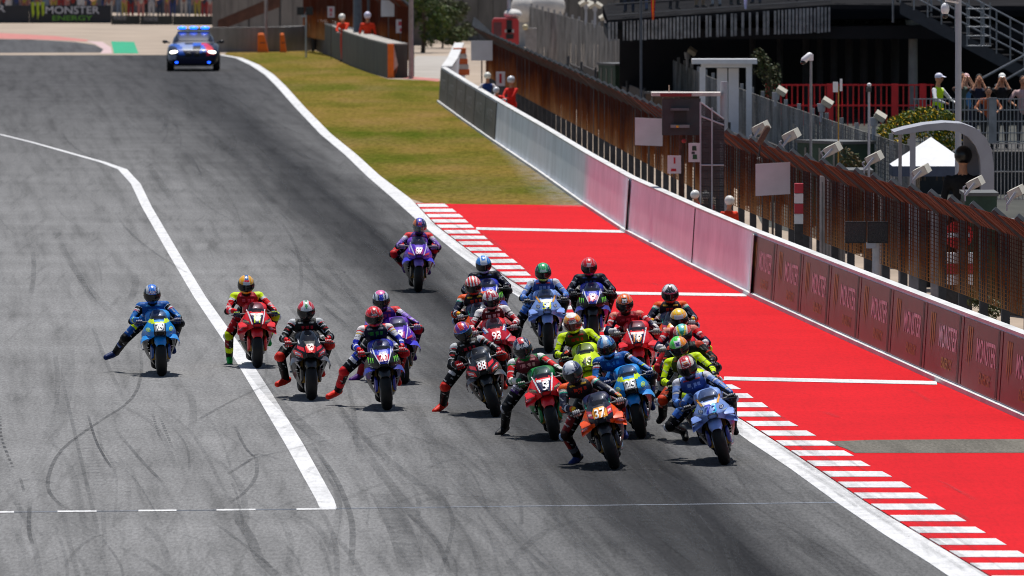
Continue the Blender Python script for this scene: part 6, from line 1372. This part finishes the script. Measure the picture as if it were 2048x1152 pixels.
tag(cm.build('cage_mesh', mat('cage_wire', (.05, .045, .05), .7), mp, smooth=0), kind='stuff')

# ---------------------------------------------------------------- curved shelter, canopy, booth
D = 178; o = W(1890, 400, D); o.z = 0; sh_ = empty('curved_shelter', o, label='grey shelter with a curved roof that bends down into its right side', cat='shelter')
out = [(1788,264),(1812,257),(1850,249),(1890,245),(1925,247),(1952,257),(1972,275),(1984,300),(1988,340),(1988,420),(1988,640)]; inn = [(1790,270),(1815,268),(1850,262),(1890,260),(1917,264),(1938,275),(1952,293),(1960,315),(1962,345),(1962,420),(1962,640)]
secs = []
for (a, b), (c_, d_) in zip(out, inn):
    p, q = W(a, b, D)-o, W(c_, d_, D)-o
    if p.z < 0: p.z = 0
    if q.z < 0: q.z = 0
    secs.append([p, q, q+Vector((0, 1.6, 0)), p+Vector((0, 1.6, 0))])
SHG = mat('shelter_grey', (.33, .33, .37), .5, var=.08, scale=3); mb = MB(); mb.loft(secs); mb.build('roof_shell', SHG, sh_)
for px, w, dy in ((1826, .10, .1), (1806, .06, 1.3), (1948, .30, .9)): p = W(px, 262, D)-o; mb = MB(); mb.box((p.x, dy, p.z/2), (w, .08, p.z)); mb.build('post', SHG, sh_, smooth=0)
mb = MB(); p = W(1900, 300, D)-o; mb.box((p.x+.1, 1.55, .6), (1.1, .04, 1.2)); mb.build('back_panel', PBLK, sh_, smooth=0)
place(1926, 318, 178.6, 0, 'person standing inside the curved shelter, coloured black as a silhouette', shirt=C('0c0c0e'), sleeve=C('0c0c0e'), trouser=C('0c0c0e'), arms='down', gear='hard', gearc=C('0c0c0e'), face=3.0)  # silhouette darkness put into black clothes and helmet
D = 196; p = W(1862, 330, D); tz = p.z; cn = empty('canopy_tent', (p.x, D, 0), label='small white pitched canopy seen through the curved shelter', cat='canopy'); ap = W(1862, 274, D).z; mb = MB(); w = .78
mb.add([(-w, -w, tz), (w, -w, tz), (w, w, tz), (-w, w, tz), (0, 0, ap)], [(0, 1, 4), (1, 2, 4), (2, 3, 4), (3, 0, 4)]); mb.build('roof', mat('canopy_white', (.78, .78, .80), .7, var=.05), cn, smooth=0)
mb = MB()
for s in (-1, 1): mb.box((0, s*w, tz-.10), (2*w, .02, .2)); mb.box((s*w, 0, tz-.10), (.02, 2*w, .2))
mb.build('valance', mat('valance_blue', (.05, .07, .12), .7), cn, smooth=0)
for sx in (-1, 1):
    for sy in (-1, 1): mb = MB(); mb.tube((sx*w*.97, sy*w*.97, 0), (sx*w*.97, sy*w*.97, tz), .02, n=8); mb.build('leg', LGREY, cn)
D = 242; o = W(1450, 190, D); o.z = 0; bt = empty('white_booth', o, label='white portal frame with two white doors behind the marshal post', cat='booth')
def bp_(px, py): return W(px, py, D)-o
a, b = bp_(1384, 119), bp_(1514, 127); mb = MB(); mb.box(((a.x+b.x)/2, .3, (a.z+b.z)/2), (b.x-a.x, 1.0, a.z-b.z+.02)); mb.build('roof', WPL, bt, smooth=0)
a, b = bp_(1402, 129), bp_(1504, 134); mb = MB(); mb.box(((a.x+b.x)/2, 0, (a.z+b.z)/2), (b.x-a.x, .1, .09)); mb.build('lintel', WPL, bt, smooth=0)
for px in (1405, 1498): p = bp_(px, 134); mb = MB(); mb.box((p.x, 0, p.z/2), (.14, .12, p.z)); mb.build('post', WPL, bt, smooth=0)
for px in (1445, 1468): p = bp_(px, 137); mb = MB(); mb.box((p.x, .4, p.z/2), (.25, .05, p.z)); mb.build('door', mat('door_white', (.76, .76, .80), .5, var=.04), bt, smooth=0)

# ---------------------------------------------------------------- foliage
def leafmat(name, cols):
    m = newmat(name); b = bsdf(m); a = nd(m, 'ShaderNodeAttribute', attribute_name='Col'); n = noise(m, 3, 3, .6, mapping(m))
    lk(m, mixc(m, .6, a.outputs[0], ramp(m, [(.3, (.55,)*3), (.7, (1.2,)*3)], n.outputs[0]).outputs[0], 'MULTIPLY'), b.inputs['Base Color']); b.inputs['Roughness'].default_value = .6; b.inputs['Specular IOR Level'].default_value = .3; return m
LEAF = leafmat('leaves', None)
def foliage(centres, n, size, cols, rng, flat_=.8):
    mb = MB()
    for i in range(n):
        c, r = centres[rng.integers(len(centres))]; v = rng.normal(size=3); v /= np.linalg.norm(v); rad = rng.uniform(.45, 1.0)**.6
        p = Vector(c)+Vector((v[0]*r[0]*rad, v[1]*r[1]*rad, v[2]*r[2]*rad)); d = Vector(rng.normal(size=3)).normalized(); e = d.orthogonal().normalized(); g = d.cross(e); s = size*rng.uniform(.6, 1.4)
        if p.z < .02: p.z = .02+rng.uniform(0, .1)
        mb.add([p-e*s*.35, p+g*s, p+e*s*.35, p-g*s*.6], [(0, 1, 2, 3)], cols[rng.integers(len(cols))])
    return mb
GC = [(.035, .07, .012), (.06, .11, .016), (.10, .15, .02), (.03, .05, .012), (.14, .17, .03)]
def tree(base, h, r, n, size, label, cols=GC, seed=1, name='tree', cat='tree', lobes=9, group=None):
    rng = np.random.default_rng(seed); root = empty(name, base, label=label, cat=cat, group=group); mb = MB(); pts = [Vector((0, 0, 0)), Vector((.05*r, 0, h*.25)), Vector((-.04*r, .03, h*.5)), Vector((.03, 0, h*.8))]
    for k in range(3): mb.tube(pts[k], pts[k+1], .09*h/4*(1-.28*k), .09*h/4*(1-.28*(k+1)), 8)
    cen = []
    for i in range(lobes):
        a = 2*math.pi*i/lobes*1.7; z = h*(.22+.70*((i*.618) % 1)); rr = r*(.35+.5*((i*.37) % 1))*(1-.45*abs(z/h-.5)); c = (rr*math.cos(a), rr*math.sin(a), z); cen.append((c, (r*.48, r*.48, h*.17))); mb.tube(pts[1].lerp(pts[3], (i % 5)/5), c, .03*h/4, .012*h/4, 5)
    mb.build('trunk', mat('bark', (.09, .06, .04), .9, var=.4, scale=12, bump=.6), root); foliage(cen, n, size, cols, rng).build('crown', LEAF, root, smooth=0); return root
tree(W(846, 100, 402)*1.0+Vector((0, 0, -W(846, 100, 402).z)), 4.2, 1.0, 4200, .10, 'dark green leafy tree beside the far fence end post', seed=3)
tree(Vector((W(885, 80, 412).x, 412, 0)), 2.0, 1.0, 3600, .09, 'low green bush on the bank left of the white return wall', seed=4, name='bush', cat='bush', cols=[(.06, .10, .02), (.09, .12, .03), (.12, .13, .05), (.05, .07, .02)])
tree(Vector((W(905, 80, 424).x, 424, 0)), 2.0, 1.0, 3200, .09, 'olive green bush just left of the rusty fence end', seed=14, name='bush', cat='bush', cols=[(.08, .10, .03), (.10, .10, .05), (.06, .08, .03)])
tree(Vector((W(1540, 150, 250).x, 250, .6)), 2.3, .42, 1500, .06, 'dark green bush right of the white booth', seed=5, name='bush', cat='bush', cols=[(.03, .05, .01), (.05, .06, .015), (.08, .07, .02)])
tree(Vector((W(1715, 300, 201).x, 201, .5)), 1.35, .35, 1200, .05, 'straggly brownish green shrub under the red gate', seed=6, name='bush', cat='bush', cols=[(.05, .05, .015), (.09, .06, .02), (.06, .08, .02), (.14, .09, .02)])
tree(Vector((W(1975, 560, 158).x, 158, 0)), .85, .35, 900, .05, 'low green weeds behind the fence near the no entry sign', seed=16, name='bush', cat='bush', cols=[(.06, .07, .02), (.09, .09, .03)])
rng = np.random.default_rng(9); D = 205; o = W(1850, 290, D); o.z = 1.1; yb = empty('flowering_bush', o, label='green bush full of yellow flowers above the curved shelter', cat='bush')
cen = []
for (px, py, rx, rz) in ((1775,262,.22,.16),(1795,250,.25,.20),(1820,240,.25,.22),(1850,232,.28,.22),(1880,236,.26,.20),(1902,246,.22,.2),(1840,258,.4,.2),(1895,275,.3,.2),(1790,278,.3,.2),(1880,290,.35,.2)):
    p = W(px, py, D)-o; cen.append(((p.x, p.y, p.z), (rx, .35, rz)))
foliage(cen, 3600, .05, [(.10, .15, .015), (.14, .20, .025), (.08, .12, .014)], rng).build('leaves', LEAF, yb, smooth=0)['kind'] = 'stuff'; foliage([(c, (r[0]*1.02, .38, r[2]*1.05)) for c, r in cen], 1100, .040, [(.75, .46, .004), (.85, .55, .01), (.70, .40, .0)], rng).build('flowers', LEAF, yb, smooth=0)['kind'] = 'stuff'
mb = MB()
for c, r in cen: mb.tube((c[0]*.8, .1, 0), c, .02, .008, 6)
mb.build('stems', mat('bark'), yb)

# ---------------------------------------------------------------- far side: walls, fence, pads, truck, crowd
o = at(632, 100); fw_ = empty('far_wall', o, label='pale grey concrete wall beyond the grass at the far bend', cat='wall')
for p, q in zip(((400,105),(520,104),(570,103)), ((520,104),(570,103),(632,100))): wall_seg('wall_panel', at(*p), at(*q), 0, 1.0, .4, conc('far_conc_%d' % p[0], (.30, .29, .28)), fw_, o, back=Vector((0, 1, 0)))
o = at(700, 131); tw = empty('tyre_wall', o, label='dark belted tyre wall with an orange padded end beyond the grass', cat='barrier'); tp = [at(632, 100), at(664, 114), at(700, 131), at(738, 145), at(776, 156)]
for p, q in zip(tp, tp[1:]):
    wall_seg('belt_panel', p, q, 0, 1.18, .7, TYREW, tw, o, back=Vector((.5, 1, 0))); wall_seg('belt_cap', p, q, 1.18, 1.23, .7, mat('belt_edge', (.35, .33, .30), .8, var=.3), tw, o, back=Vector((.5, 1, 0)))
a, b = at(776, 156), at(803, 154); mb = MB(); ORP = mat('orange_pad', (.95, .17, .008), .55, var=.1, scale=4); p = a-o
mb.box((p.x+.10, p.y, .60), (.22, .5, 1.2)); mb.build('end_pad', ORP, tw, smooth=0); mb = MB(); q = b-o
mb.prism([(p.x+.21, p.y-.1, .02), (q.x, q.y-.1, .02), (p.x+.34, p.y-.1, .5)], (0, .5, 0)); mb.build('end_wedge', mat('orange_wedge', (.75, .2, .06), .6), tw, smooth=0); mb = MB(); mb.prism([(p.x+.21, p.y-.1, .25), (p.x+.36, p.y-.1, .45), (p.x+.21, p.y-.1, 1.15)], (0, .5, 0)); mb.build('end_flank', mat('flank_white', (.6, .5, .45), .7), tw, smooth=0)
for (x0, x1, t, lb) in ((515, 537, 66, 'tall orange pad narrowing upward, left of the thin pole'), (560, 573, 66, 'narrow orange pad right of the thin pole')):
    D = at(x0, 103).y-2; p, q = W(x0, 103, D), W(x1, t, D); w = q.x-p.x; root = empty('orange_pad', (p.x+w/2, D, 0), label=lb, cat='pad', group='orange pads at the far wall'); h = q.z
    mb = MB(); mb.loft([[(-w/2, 0, 0), (w/2, 0, 0), (w/2, .4, 0), (-w/2, .4, 0)], [(-w/2, 0, h*.9), (w*.12, 0, h*.9), (w*.12, .4, h*.9), (-w/2, .4, h*.9)], [(-w*.4, .05, h), (w*.02, .05, h), (w*.02, .3, h), (-w*.4, .3, h)]]); mb.build('pad', ORP, root, smooth=0); mb = MB(); mb.box((0, -.004, h*.5), (w*.5, .006, .03)); mb.build('strap', DARKM, root, smooth=0)
pole('thin_pole', 532, -40, 103, at(532, 103).y-1, .07, mat('pinkgrey_pole', (.33, .29, .28), .6), 'thin pale pole between the two orange pads')
pole('bluish_post', 715, -60, 60, 378, .17, mat('blue_steel', (.10, .125, .16), .5), 'thick bluish steel post between the two orange marshals')
pole('slate_post', 737, -60, 20, 377, .05, mat('slate_pole'), 'slender slate post above the second orange marshal')
ff = [Vector((W(822, 100, 357).x, 357, 0)), Vector((W(760, 90, 372).x, 374, 0)), Vector((W(690, 80, 388).x, 392, 0)), Vector((W(600, 60, 402).x, 408, 0))]
wire_fence('far_debris_fence', ff, .55, 2.45, (.3, .25), 6.0, .10, .09, .013, RUST, POST, 'rusty debris fence behind the orange marshals and tyre wall', pw=.1, pd=.1)
pole('fence_end_post', 822, -20, 155, 354, .09, mat('pink_concrete_post', (.36, .28, .26), .8), 'pale concrete end post of the far rusty fence')
# backdrop hoardings
def hoard(px0, px1, D0, D1, z1, m, label, n=8, name='hoarding', z0=0):
    a, b = W(px0, 50, D0), W(px1, 50, D1); a.z = b.z = 0; root = empty(name, (a+b)/2, label=label, cat='hoarding'); o = (a+b)/2
    for k in range(n): wall_seg('panel', a.lerp(b, k/n+.002), a.lerp(b, (k+1)/n-.002), z0, z1*random.uniform(.97, 1.0), .1, m, root, o, back=Vector((0, 1, 0)))
    return root
HG = conc('hoarding_grey', (.13, .125, .115), .5); HB_ = conc('hoarding_brown', (.10, .075, .06), .5)
hoard(838, 1260, 432, 420, 3.4, HG, 'weathered grey hoarding behind the far service path', 14); hoard(424, 640, 446, 436, 2.3, conc('hoarding_mix', (.17, .155, .14), .5), 'brownish grey hoarding behind the orange pads', 8); hoard(610, 850, 425, 418, 3.0, HB_, 'dark brown hoarding behind the far rusty fence', 8)
D = 431; o = W(500, 30, D); o.z = 0; rp = empty('ramp_screen', o, label='long rust brown sloping screen above the far wall, rising to the right', cat='screen'); mb = MB(); pts = [W(436, 62, D), W(560, 14, D), W(560, -12, D), W(436, 40, D)]; mb.prism([p-o for p in pts], (0, .1, 0)); mb.build('screen', mat('rust_sheet', (.085, .035, .022), .85, var=.4, scale=2), rp, smooth=0)
for f in (0, .5, 1): p = pts[0].lerp(pts[1], f)-o; mb = MB(); mb.tube((p.x, .15, 0), (p.x, .15, p.z+.4), .05, n=8); mb.build('leg', DARKM, rp)
# far banner wall, crowd and stand wall
o = at(105, 47); bw = empty('banner_wall', o, label='long black banner wall with white lettering beyond the gravel', cat='wall')
def fb(x0, y0, x1, y1, h0, h1, m): a, b = at(x0, y0), at(x1, y1); wall_seg('banner', a, b, 0, h0, .1, m, bw, o, back=Vector((0, 1, 0)))
NB = mat('far_banner', (.010, .012, .020), .6, var=.2, scale=.5); fb(-60, 46, 58, 46, .84, .84, NB); fb(58.4, 46, 222, 46, .84, .84, NB); 
for x0, x1, y0, y1 in ((222.5, 280, 49, 49), (280.5, 345, 49.5, 49.5), (345.5, 425, 50, 50)): fb(x0, y0, x1, y1, .42, .42, mat('far_banner_low', (.02, .022, .02), .6, var=.3, scale=1))
def front_text(t, px, py, hpx, wpx, D, m, name, parent, org):
    v, f = text2d(t); c = W(px, py, D); s = F/D; mb = MB(); wd = v[:, 0].max()-v[:, 0].min(); mb.add([Vector((c.x+a*wpx/wd/s, D, c.z+b*hpx/s))-org for a, b in v], f); return mb.build(name, m, parent, smooth=0)
Dw = at(140, 46).y-.4; FWH = mat('far_white', (.42, .43, .48), .6); FGR = mat('far_green', (.08, .26, .02), .6); FYG = mat('far_lime', (.30, .40, .01), .6)
front_text('MONSTER', 145, 20, 15, 108, Dw, FWH, 'lettering', bw, o); front_text('ENERGY', 145, 36, 10, 80, Dw, FGR, 'lettering', bw, o); front_text('R', 3, 17, 14, 16, Dw, FWH, 'lettering', bw, o)
mb = MB(); s = F/Dw; c = W(74, 22, Dw)
for f in clawf: mb.add([Vector((c.x+claw[i][0]*36/s, Dw, c.z+claw[i][1]*36/s))-o for i in f], [tuple(range(len(f)))])
mb.build('claw_mark', FYG, bw, smooth=0)
D2 = at(300, 50).y-3; front_text('MONSTER', 240, 36, 8, 26, D2, mat('dull_white', (.2, .2, .22), .6), 'lettering', bw, o); front_text('MONSTER', 302, 38, 8, 28, D2, mat('dull_white'), 'lettering', bw, o)
hoard(-120, 440, 520, 505, 1.5, conc('crowd_backing', (.10, .10, .115), .4), 'dark backing wall behind the far crowd', 9, 'backing_wall')
ccol = [C('8a2a2a'), C('b8b8bc'), C('2a3a6a'), C('a09040'), C('303036'), C('8a5a50'), C('6a7a90'), C('b07068'), C('30384a'), C('a8a4a0')]
ORD = 'first second third fourth fifth sixth seventh eighth ninth tenth eleventh twelfth thirteenth fourteenth fifteenth sixteenth seventeenth eighteenth nineteenth twentieth twenty-first twenty-second twenty-third twenty-fourth twenty-fifth twenty-sixth twenty-seventh twenty-eighth twenty-ninth thirtieth'.split()
for i in range(30):
    px = 6+i*14.3+random.uniform(-4, 4); D = 482+random.uniform(0, 14); p = W(px, 20, D); c1, c2 = ccol[i % 10], ccol[(i*7+4) % 10]
    person(Vector((p.x, D, 0)), random.uniform(-.5, .5), random.uniform(1.5, 1.8), 'small far spectator in %s top behind the banner wall, %s from the left' % (['dull red', 'pale grey', 'navy', 'mustard', 'charcoal', 'brown', 'slate blue', 'dusty pink', 'dark slate', 'beige'][i % 10], ORD[i]), c1, c1, c2, ['down', 'rest', 'phone'][i % 3], 'hair', C('20160e'), group='far crowd behind the banner wall', key='far%d' % (i % 3))
# red fire buggy, white tents, orange barrier stack
D = 372; o = W(1010, 75, D); o.z = 0; bg = empty('fire_buggy', o, label='small red fire vehicle with white bundle on its roof behind the fence', cat='vehicle')
def b_(px, py): return W(px, py, D)-o
FR = mat('fire_red', (.50, .012, .02), .35, coat=.4, var=.06); a, b = b_(984, 37), b_(1038, 100); w = b.x-a.x; cx = (a.x+b.x)/2
mb = MB(); mb.loft([[(cx-w/2, y, .35), (cx+w/2, y, .35), (cx+w/2, y, a.z-.1), (cx+w/2-.07, y, a.z), (cx-w/2+.07, y, a.z), (cx-w/2, y, a.z-.1)] for y in (0, 1.9)]); mb.build('body', FR, bg, smooth=0)
for (x0, y0, x1, y1, m, nm) in ((987, 45, 1003, 72, mat('tinted_red', (.12, .03, .04), .2), 'side_window'), (1013, 40, 1024, 66, PBLK, 'rear_opening'), (1010, 59, 1028, 65, METAL, 'bumper_bar'), (1012, 68, 1027, 78, PBLK, 'plate_recess')):
    p, q = b_(x0, y0), b_(x1, y1); mb = MB(); mb.box(((p.x+q.x)/2, -.02, (p.z+q.z)/2), (q.x-p.x, .05, p.z-q.z)); mb.build(nm, m, bg, smooth=0)
for s in (-1, 1):
    for y_ in (.35, 1.5): mb = MB(); mb.wheelring([(s*.04, .28), (s*.09, .27), (s*.09, .1), (-s*.05, .1), (-s*.05, .27)], (cx+s*(w/2-.06), y_, .28), 20); mb.build('wheel', RUBBER, bg)
mb = MB(); p = b_(1026, 29); mb.ell((p.x, .6, p.z), (.34, .5, .2), 16, 9); mb.build('roof_bundle', mat('bundle_white', (.6, .58, .56), .8, bump=.6), bg); mb = MB(); p = b_(1018, 20); mb.tube((p.x, .6, p.z), (p.x, .6, p.z+.9), .07, n=10); mb.build('mast', LGREY, bg)
for i, (px, py, w, lb) in enumerate(((1048, 8, .55, 'pale tent top left of the bigger white tent behind the fences'), (1090, 4, .85, 'white rounded tent top behind the fences, above the grey hoarding'))):
    D = 416; p = W(px, py, D); tt = empty('tent', (p.x, D, 0), label=lb, cat='tent', group='white tents'); mb = MB(); mb.ell((0, 0, p.z-.2), (w, .8, .72), 18, 10); mb.build('dome', mat('tent_white', (.62, .59, .55), .8, var=.15, scale=3), tt); mb = MB(); mb.tube((0, 0, 0), (0, 0, p.z-.3), w*.9, n=14); mb.build('skirt', mat('tent_skirt', (.4, .38, .36), .8), tt)
D = 347; o = W(918, 150, D); o.z = 0; ob_ = empty('plank_stack', o, label='stack of orange and white planks behind the white return wall', cat='barrier')
for k, (y0, y1, c) in enumerate(((96, 107, 1), (107.5, 117, 0), (117.5, 128, 1), (128.5, 138, 0), (138.5, 150, 1))): p, q = W(906, y0, D)-o, W(932, y1, D)-o; mb = MB(); mb.box(((p.x+q.x)/2+.03*k, 0, (p.z+q.z)/2), (q.x-p.x, .5, p.z-q.z)); mb.build('orange_plank' if c else 'white_plank', mat('plank_orange', (.55, .10, .015), .6, var=.2) if c else mat('plank_white', (.5, .45, .42), .7), ob_, smooth=0)
mb = MB(); p = W(918, 150, D)-o; mb.box((p.x, .0, p.z/2), (.42, .4, p.z)); mb.build('plinth', CONC, ob_, smooth=0)
# cabinet and lamp by the grey fence
D = 330; p = W(1062, 90, D); cb_ = empty('service_cabinet', (p.x, D, 0), label='pale upright cabinet with round lamp between the fences', cat='cabinet'); zt = W(1062, 56, D).z; mb = MB(); mb.box((0, 0, zt/2), (.38, .35, zt)); mb.build('cabinet', mat('cab_pale', (.34, .31, .29), .7), cb_, smooth=0); mb = MB(); mb.ell((-.19, -.25, zt+.03), (.1, .08, .1), 14, 8); mb.build('lamp', mat('lamp_cream', (.6, .5, .3), .4), cb_)

# clutter between the two fences: crates, bins and tyre stacks seen through the mesh
KL = [('grey utility cabinet', 'utility_cabinet', 'cabinet', (.07, .07, .08)), ('dark green bin', 'waste_bin', 'bin', (.02, .05, .03)), ('brown crate', 'crate', 'crate', (.08, .045, .025)), ('black case', 'equipment_case', 'case', (.012, .012, .014))]
PLACES = ['near the wall end', 'past the wall marshals', 'left of the first blank board', 'behind the small red-stroke board', 'behind the marshal post', 'right of the marshal post', 'left of the pinkish board', 'behind the pinkish board', 'under the second loudspeaker', 'under the third loudspeaker', 'left of the twin light panel', 'behind the twin light panel', 'left of the no entry sign', 'behind the no entry sign', 'right of the no entry sign', 'near the right edge']
for i, D in enumerate((310, 286, 262, 240, 222, 206, 196, 188, 180, 174, 168, 163, 158, 153, 148, 143)):
    lb, nm, ct, col = KL[i % 4]; p = fence_at(D)+Vector((2.3+.25*(i % 3), 0, 0)); h = 1.0+.28*((i*7) % 4); w = .55+.12*(i % 3)
    root = empty(nm, p, .3*(i % 3), '%s behind the rusty mesh, %s' % (lb, PLACES[i]), ct, 'goods stored behind the fence'); m = mat('goods_%d' % (i % 4), col, .6, var=.35, scale=4)
    mb = MB(); mb.box((0, 0, h/2), (w, 1.6, h)); mb.build('body', m, root, smooth=0); mb = MB(); mb.box((0, 0, h+.03), (w+.06, 1.66, .06)); mb.build('lid', mat('goods_lid', (.10, .10, .10), .6), root, smooth=0)
    for k in (-1, 0, 1): mb = MB(); mb.box((-w/2-.008, k*.5, h*.55), (.02, .06, h*.8)); mb.build('strap', mat('goods_strap', (.2, .19, .17), .6), root, smooth=0)
# ---------------------------------------------------------------- safety car
cc = at(383, 143); car = empty('safety_car', cc, label='dark blue course car with white and red livery, blue roof lights on', cat='car'); car.rotation_euler = (0, 0, .02); car.location = cc+Vector((0, 2.4, 0))
def carsec(y, hw, z0, zs, zt, n=30, e=.45):
    out = []
    for i in range(n):
        t = 2*math.pi*i/n; c, s = math.cos(t), math.sin(t); x = hw*math.copysign(abs(c)**e, c)
        z = zs+(zt-zs)*abs(s)**.7 if s >= 0 else zs-(zs-z0)*abs(s)**e
        if s > 0: x *= 1-.10*abs(s)
        out.append((x, y, z))
    return out
mb = MB(); CS = [(-2.42, .62, .28, .52, .60), (-2.38, .78, .22, .56, .70), (-2.28, .86, .20, .62, .80), (-2.05, .92, .20, .68, .90), (-1.6, .945, .20, .72, .97), (-1.1, .95, .20, .75, 1.02), (-.6, .95, .2, .78, 1.03), (.6, .95, .2, .80, 1.04), (1.6, .95, .2, .82, 1.03), (2.2, .90, .25, .80, 1.0), (2.35, .80, .3, .75, .9)]
ys = np.concatenate([np.linspace(-2.42, -2.0, 14), np.linspace(-1.95, 2.35, 34)]); ca = np.array(CS); secs = [carsec(y, *[float(np.interp(y, ca[:, 0], ca[:, k])) for k in range(1, 5)], n=64) for y in ys]
mb.loft(secs); me = mb.mesh('car_body', 45); n = len(me.polygons); P = np.zeros(n*3); me.polygons.foreach_get('center', P); x, y, z = P.reshape(-1, 3).T
cols_ = np.tile(np.array(C('0c1434')), (n, 1)); u = x+.25*(y+2)
cols_[(u > -.42) & (u < -.05) & (y > -2.3)] = C('8a98b8'); cols_[(u > -.62) & (u < -.42)] = C('2a5ab8'); cols_[(u > -.05) & (u < .18) & (z > .8)] = C('12141e'); cols_[(u > .18) & (u < .42) & (z > .7)] = C('2a62c8'); cols_[(u > .42) & (u < .72) & (z > .6)] = C('d02038'); cols_[(x < -.55) & (z > .3) & (z < .6) & (y < -1.9)] = C('8a92a4'); cols_[(z < .42) & (y < -2.0)] = C('10121a'); cols_[(np.abs(x) < .5) & (z > .40) & (z < .52) & (x < 0) & (y < -2.2)] = C('a8acb4'); cols_[(x > .05) & (x < .3) & (z > .42) & (z < .5) & (y < -2.2)] = C('a02030')
setcol(me, cols_); link('body', me, PAINT, car)
gh = [(-.95, .74, 1.0, 1.02), (-.70, .74, 1.0, 1.14), (-.25, .70, 1.0, 1.36), (.2, .66, 1.0, 1.44), (.9, .65, 1.0, 1.45), (1.6, .66, 1.0, 1.40), (2.2, .68, 1.0, 1.06)]
mb = MB(); mb.loft([[(-hw-.10*(zt-zb), y, zb), (hw+.10*(zt-zb), y, zb), (hw+.02, y, zb+(zt-zb)*.55), (hw-.10, y, zt-.02), (hw-.22, y, zt), (-hw+.22, y, zt), (-hw+.10, y, zt-.02), (-hw-.02, y, zb+(zt-zb)*.55)] for y, hw, zb, zt in gh]); mb.build('cabin', mat('car_navy', C('10162e'), .3, coat=.4), car)
mb = MB(); mb.add([(-.72, -.80, 1.06), (.72, -.80, 1.06), (.58, -.02, 1.40), (-.58, -.02, 1.40)], [(0, 1, 2, 3)]); mb.v = [(a, b-.02, c+.025) for a, b, c in mb.v]; mb.build('windscreen', mat('car_glass', (.004, .007, .02), .15, var=.1, spec=.25), car)
for s in (-1, 1):
    mb = MB(); mb.ell((s*.16, -2.415, .62), (.13, .04, .085), 16, 9); mb.build('kidney_grille', PBLK, car)
    mb = MB(); mb.ell((s*.68, -2.30, .70), (.17, .08, .065), 14, 8); hl = mb.build('headlight', mat('headlight_on', (1.0, .96, .80), .2, var=.02, emit=4), car)
    mb = MB(); mb.ell((s*.58, -2.38, .34), (.085, .05, .055), 12, 8); mb.build('blue_lamp', mat('blue_lamp', (.01, .08, 1.0), .3, var=.02, emit=4), car)
    mb = MB(); mb.ell((s*1.04, -.72, 1.06), (.10, .06, .065), 12, 8); mb.tube((s*.86, -.70, 1.02), (s*.98, -.72, 1.05), .025, n=8); mb.build('mirror', CARBON, car)
    for y_ in (-1.45, 1.4): mb = MB(); mb.wheelring([(s*-.11, .20), (s*-.11, .32), (s*-.06, .34), (s*.09, .34), (s*.12, .32), (s*.12, .20)], (s*.84, y_, .34), 28); wv = mb.build('wheel', RUBBER, car); mb = MB(); mb.wheelring([(s*.10, .20), (s*.06, .05), (s*.0, .05), (s*.0, .20)], (s*.84, y_, .34), 20); mb.build('rim', METAL, wv)
mb = MB(); mb.box((0, -2.36, .33), (.9, .10, .16)); mb.build('lower_intake', PBLK, car, smooth=0); mb = MB(); mb.box((0, -2.42, .215), (1.5, .14, .03)); mb.build('splitter', CARBON, car, smooth=0)
mb = MB(); mb.box((0, .12, 1.49), (1.16, .24, .05)); lb = mb.build('light_bar', CARBON, car, smooth=0)
for x_ in (-.42, 0, .42): mb = MB(); mb.ell((x_, .06, 1.555), (.155, .11, .055), 14, 8); mb.build('blue_beacon', mat('blue_beacon', (.008, .10, 1.0), .3, var=.02, emit=5), lb)
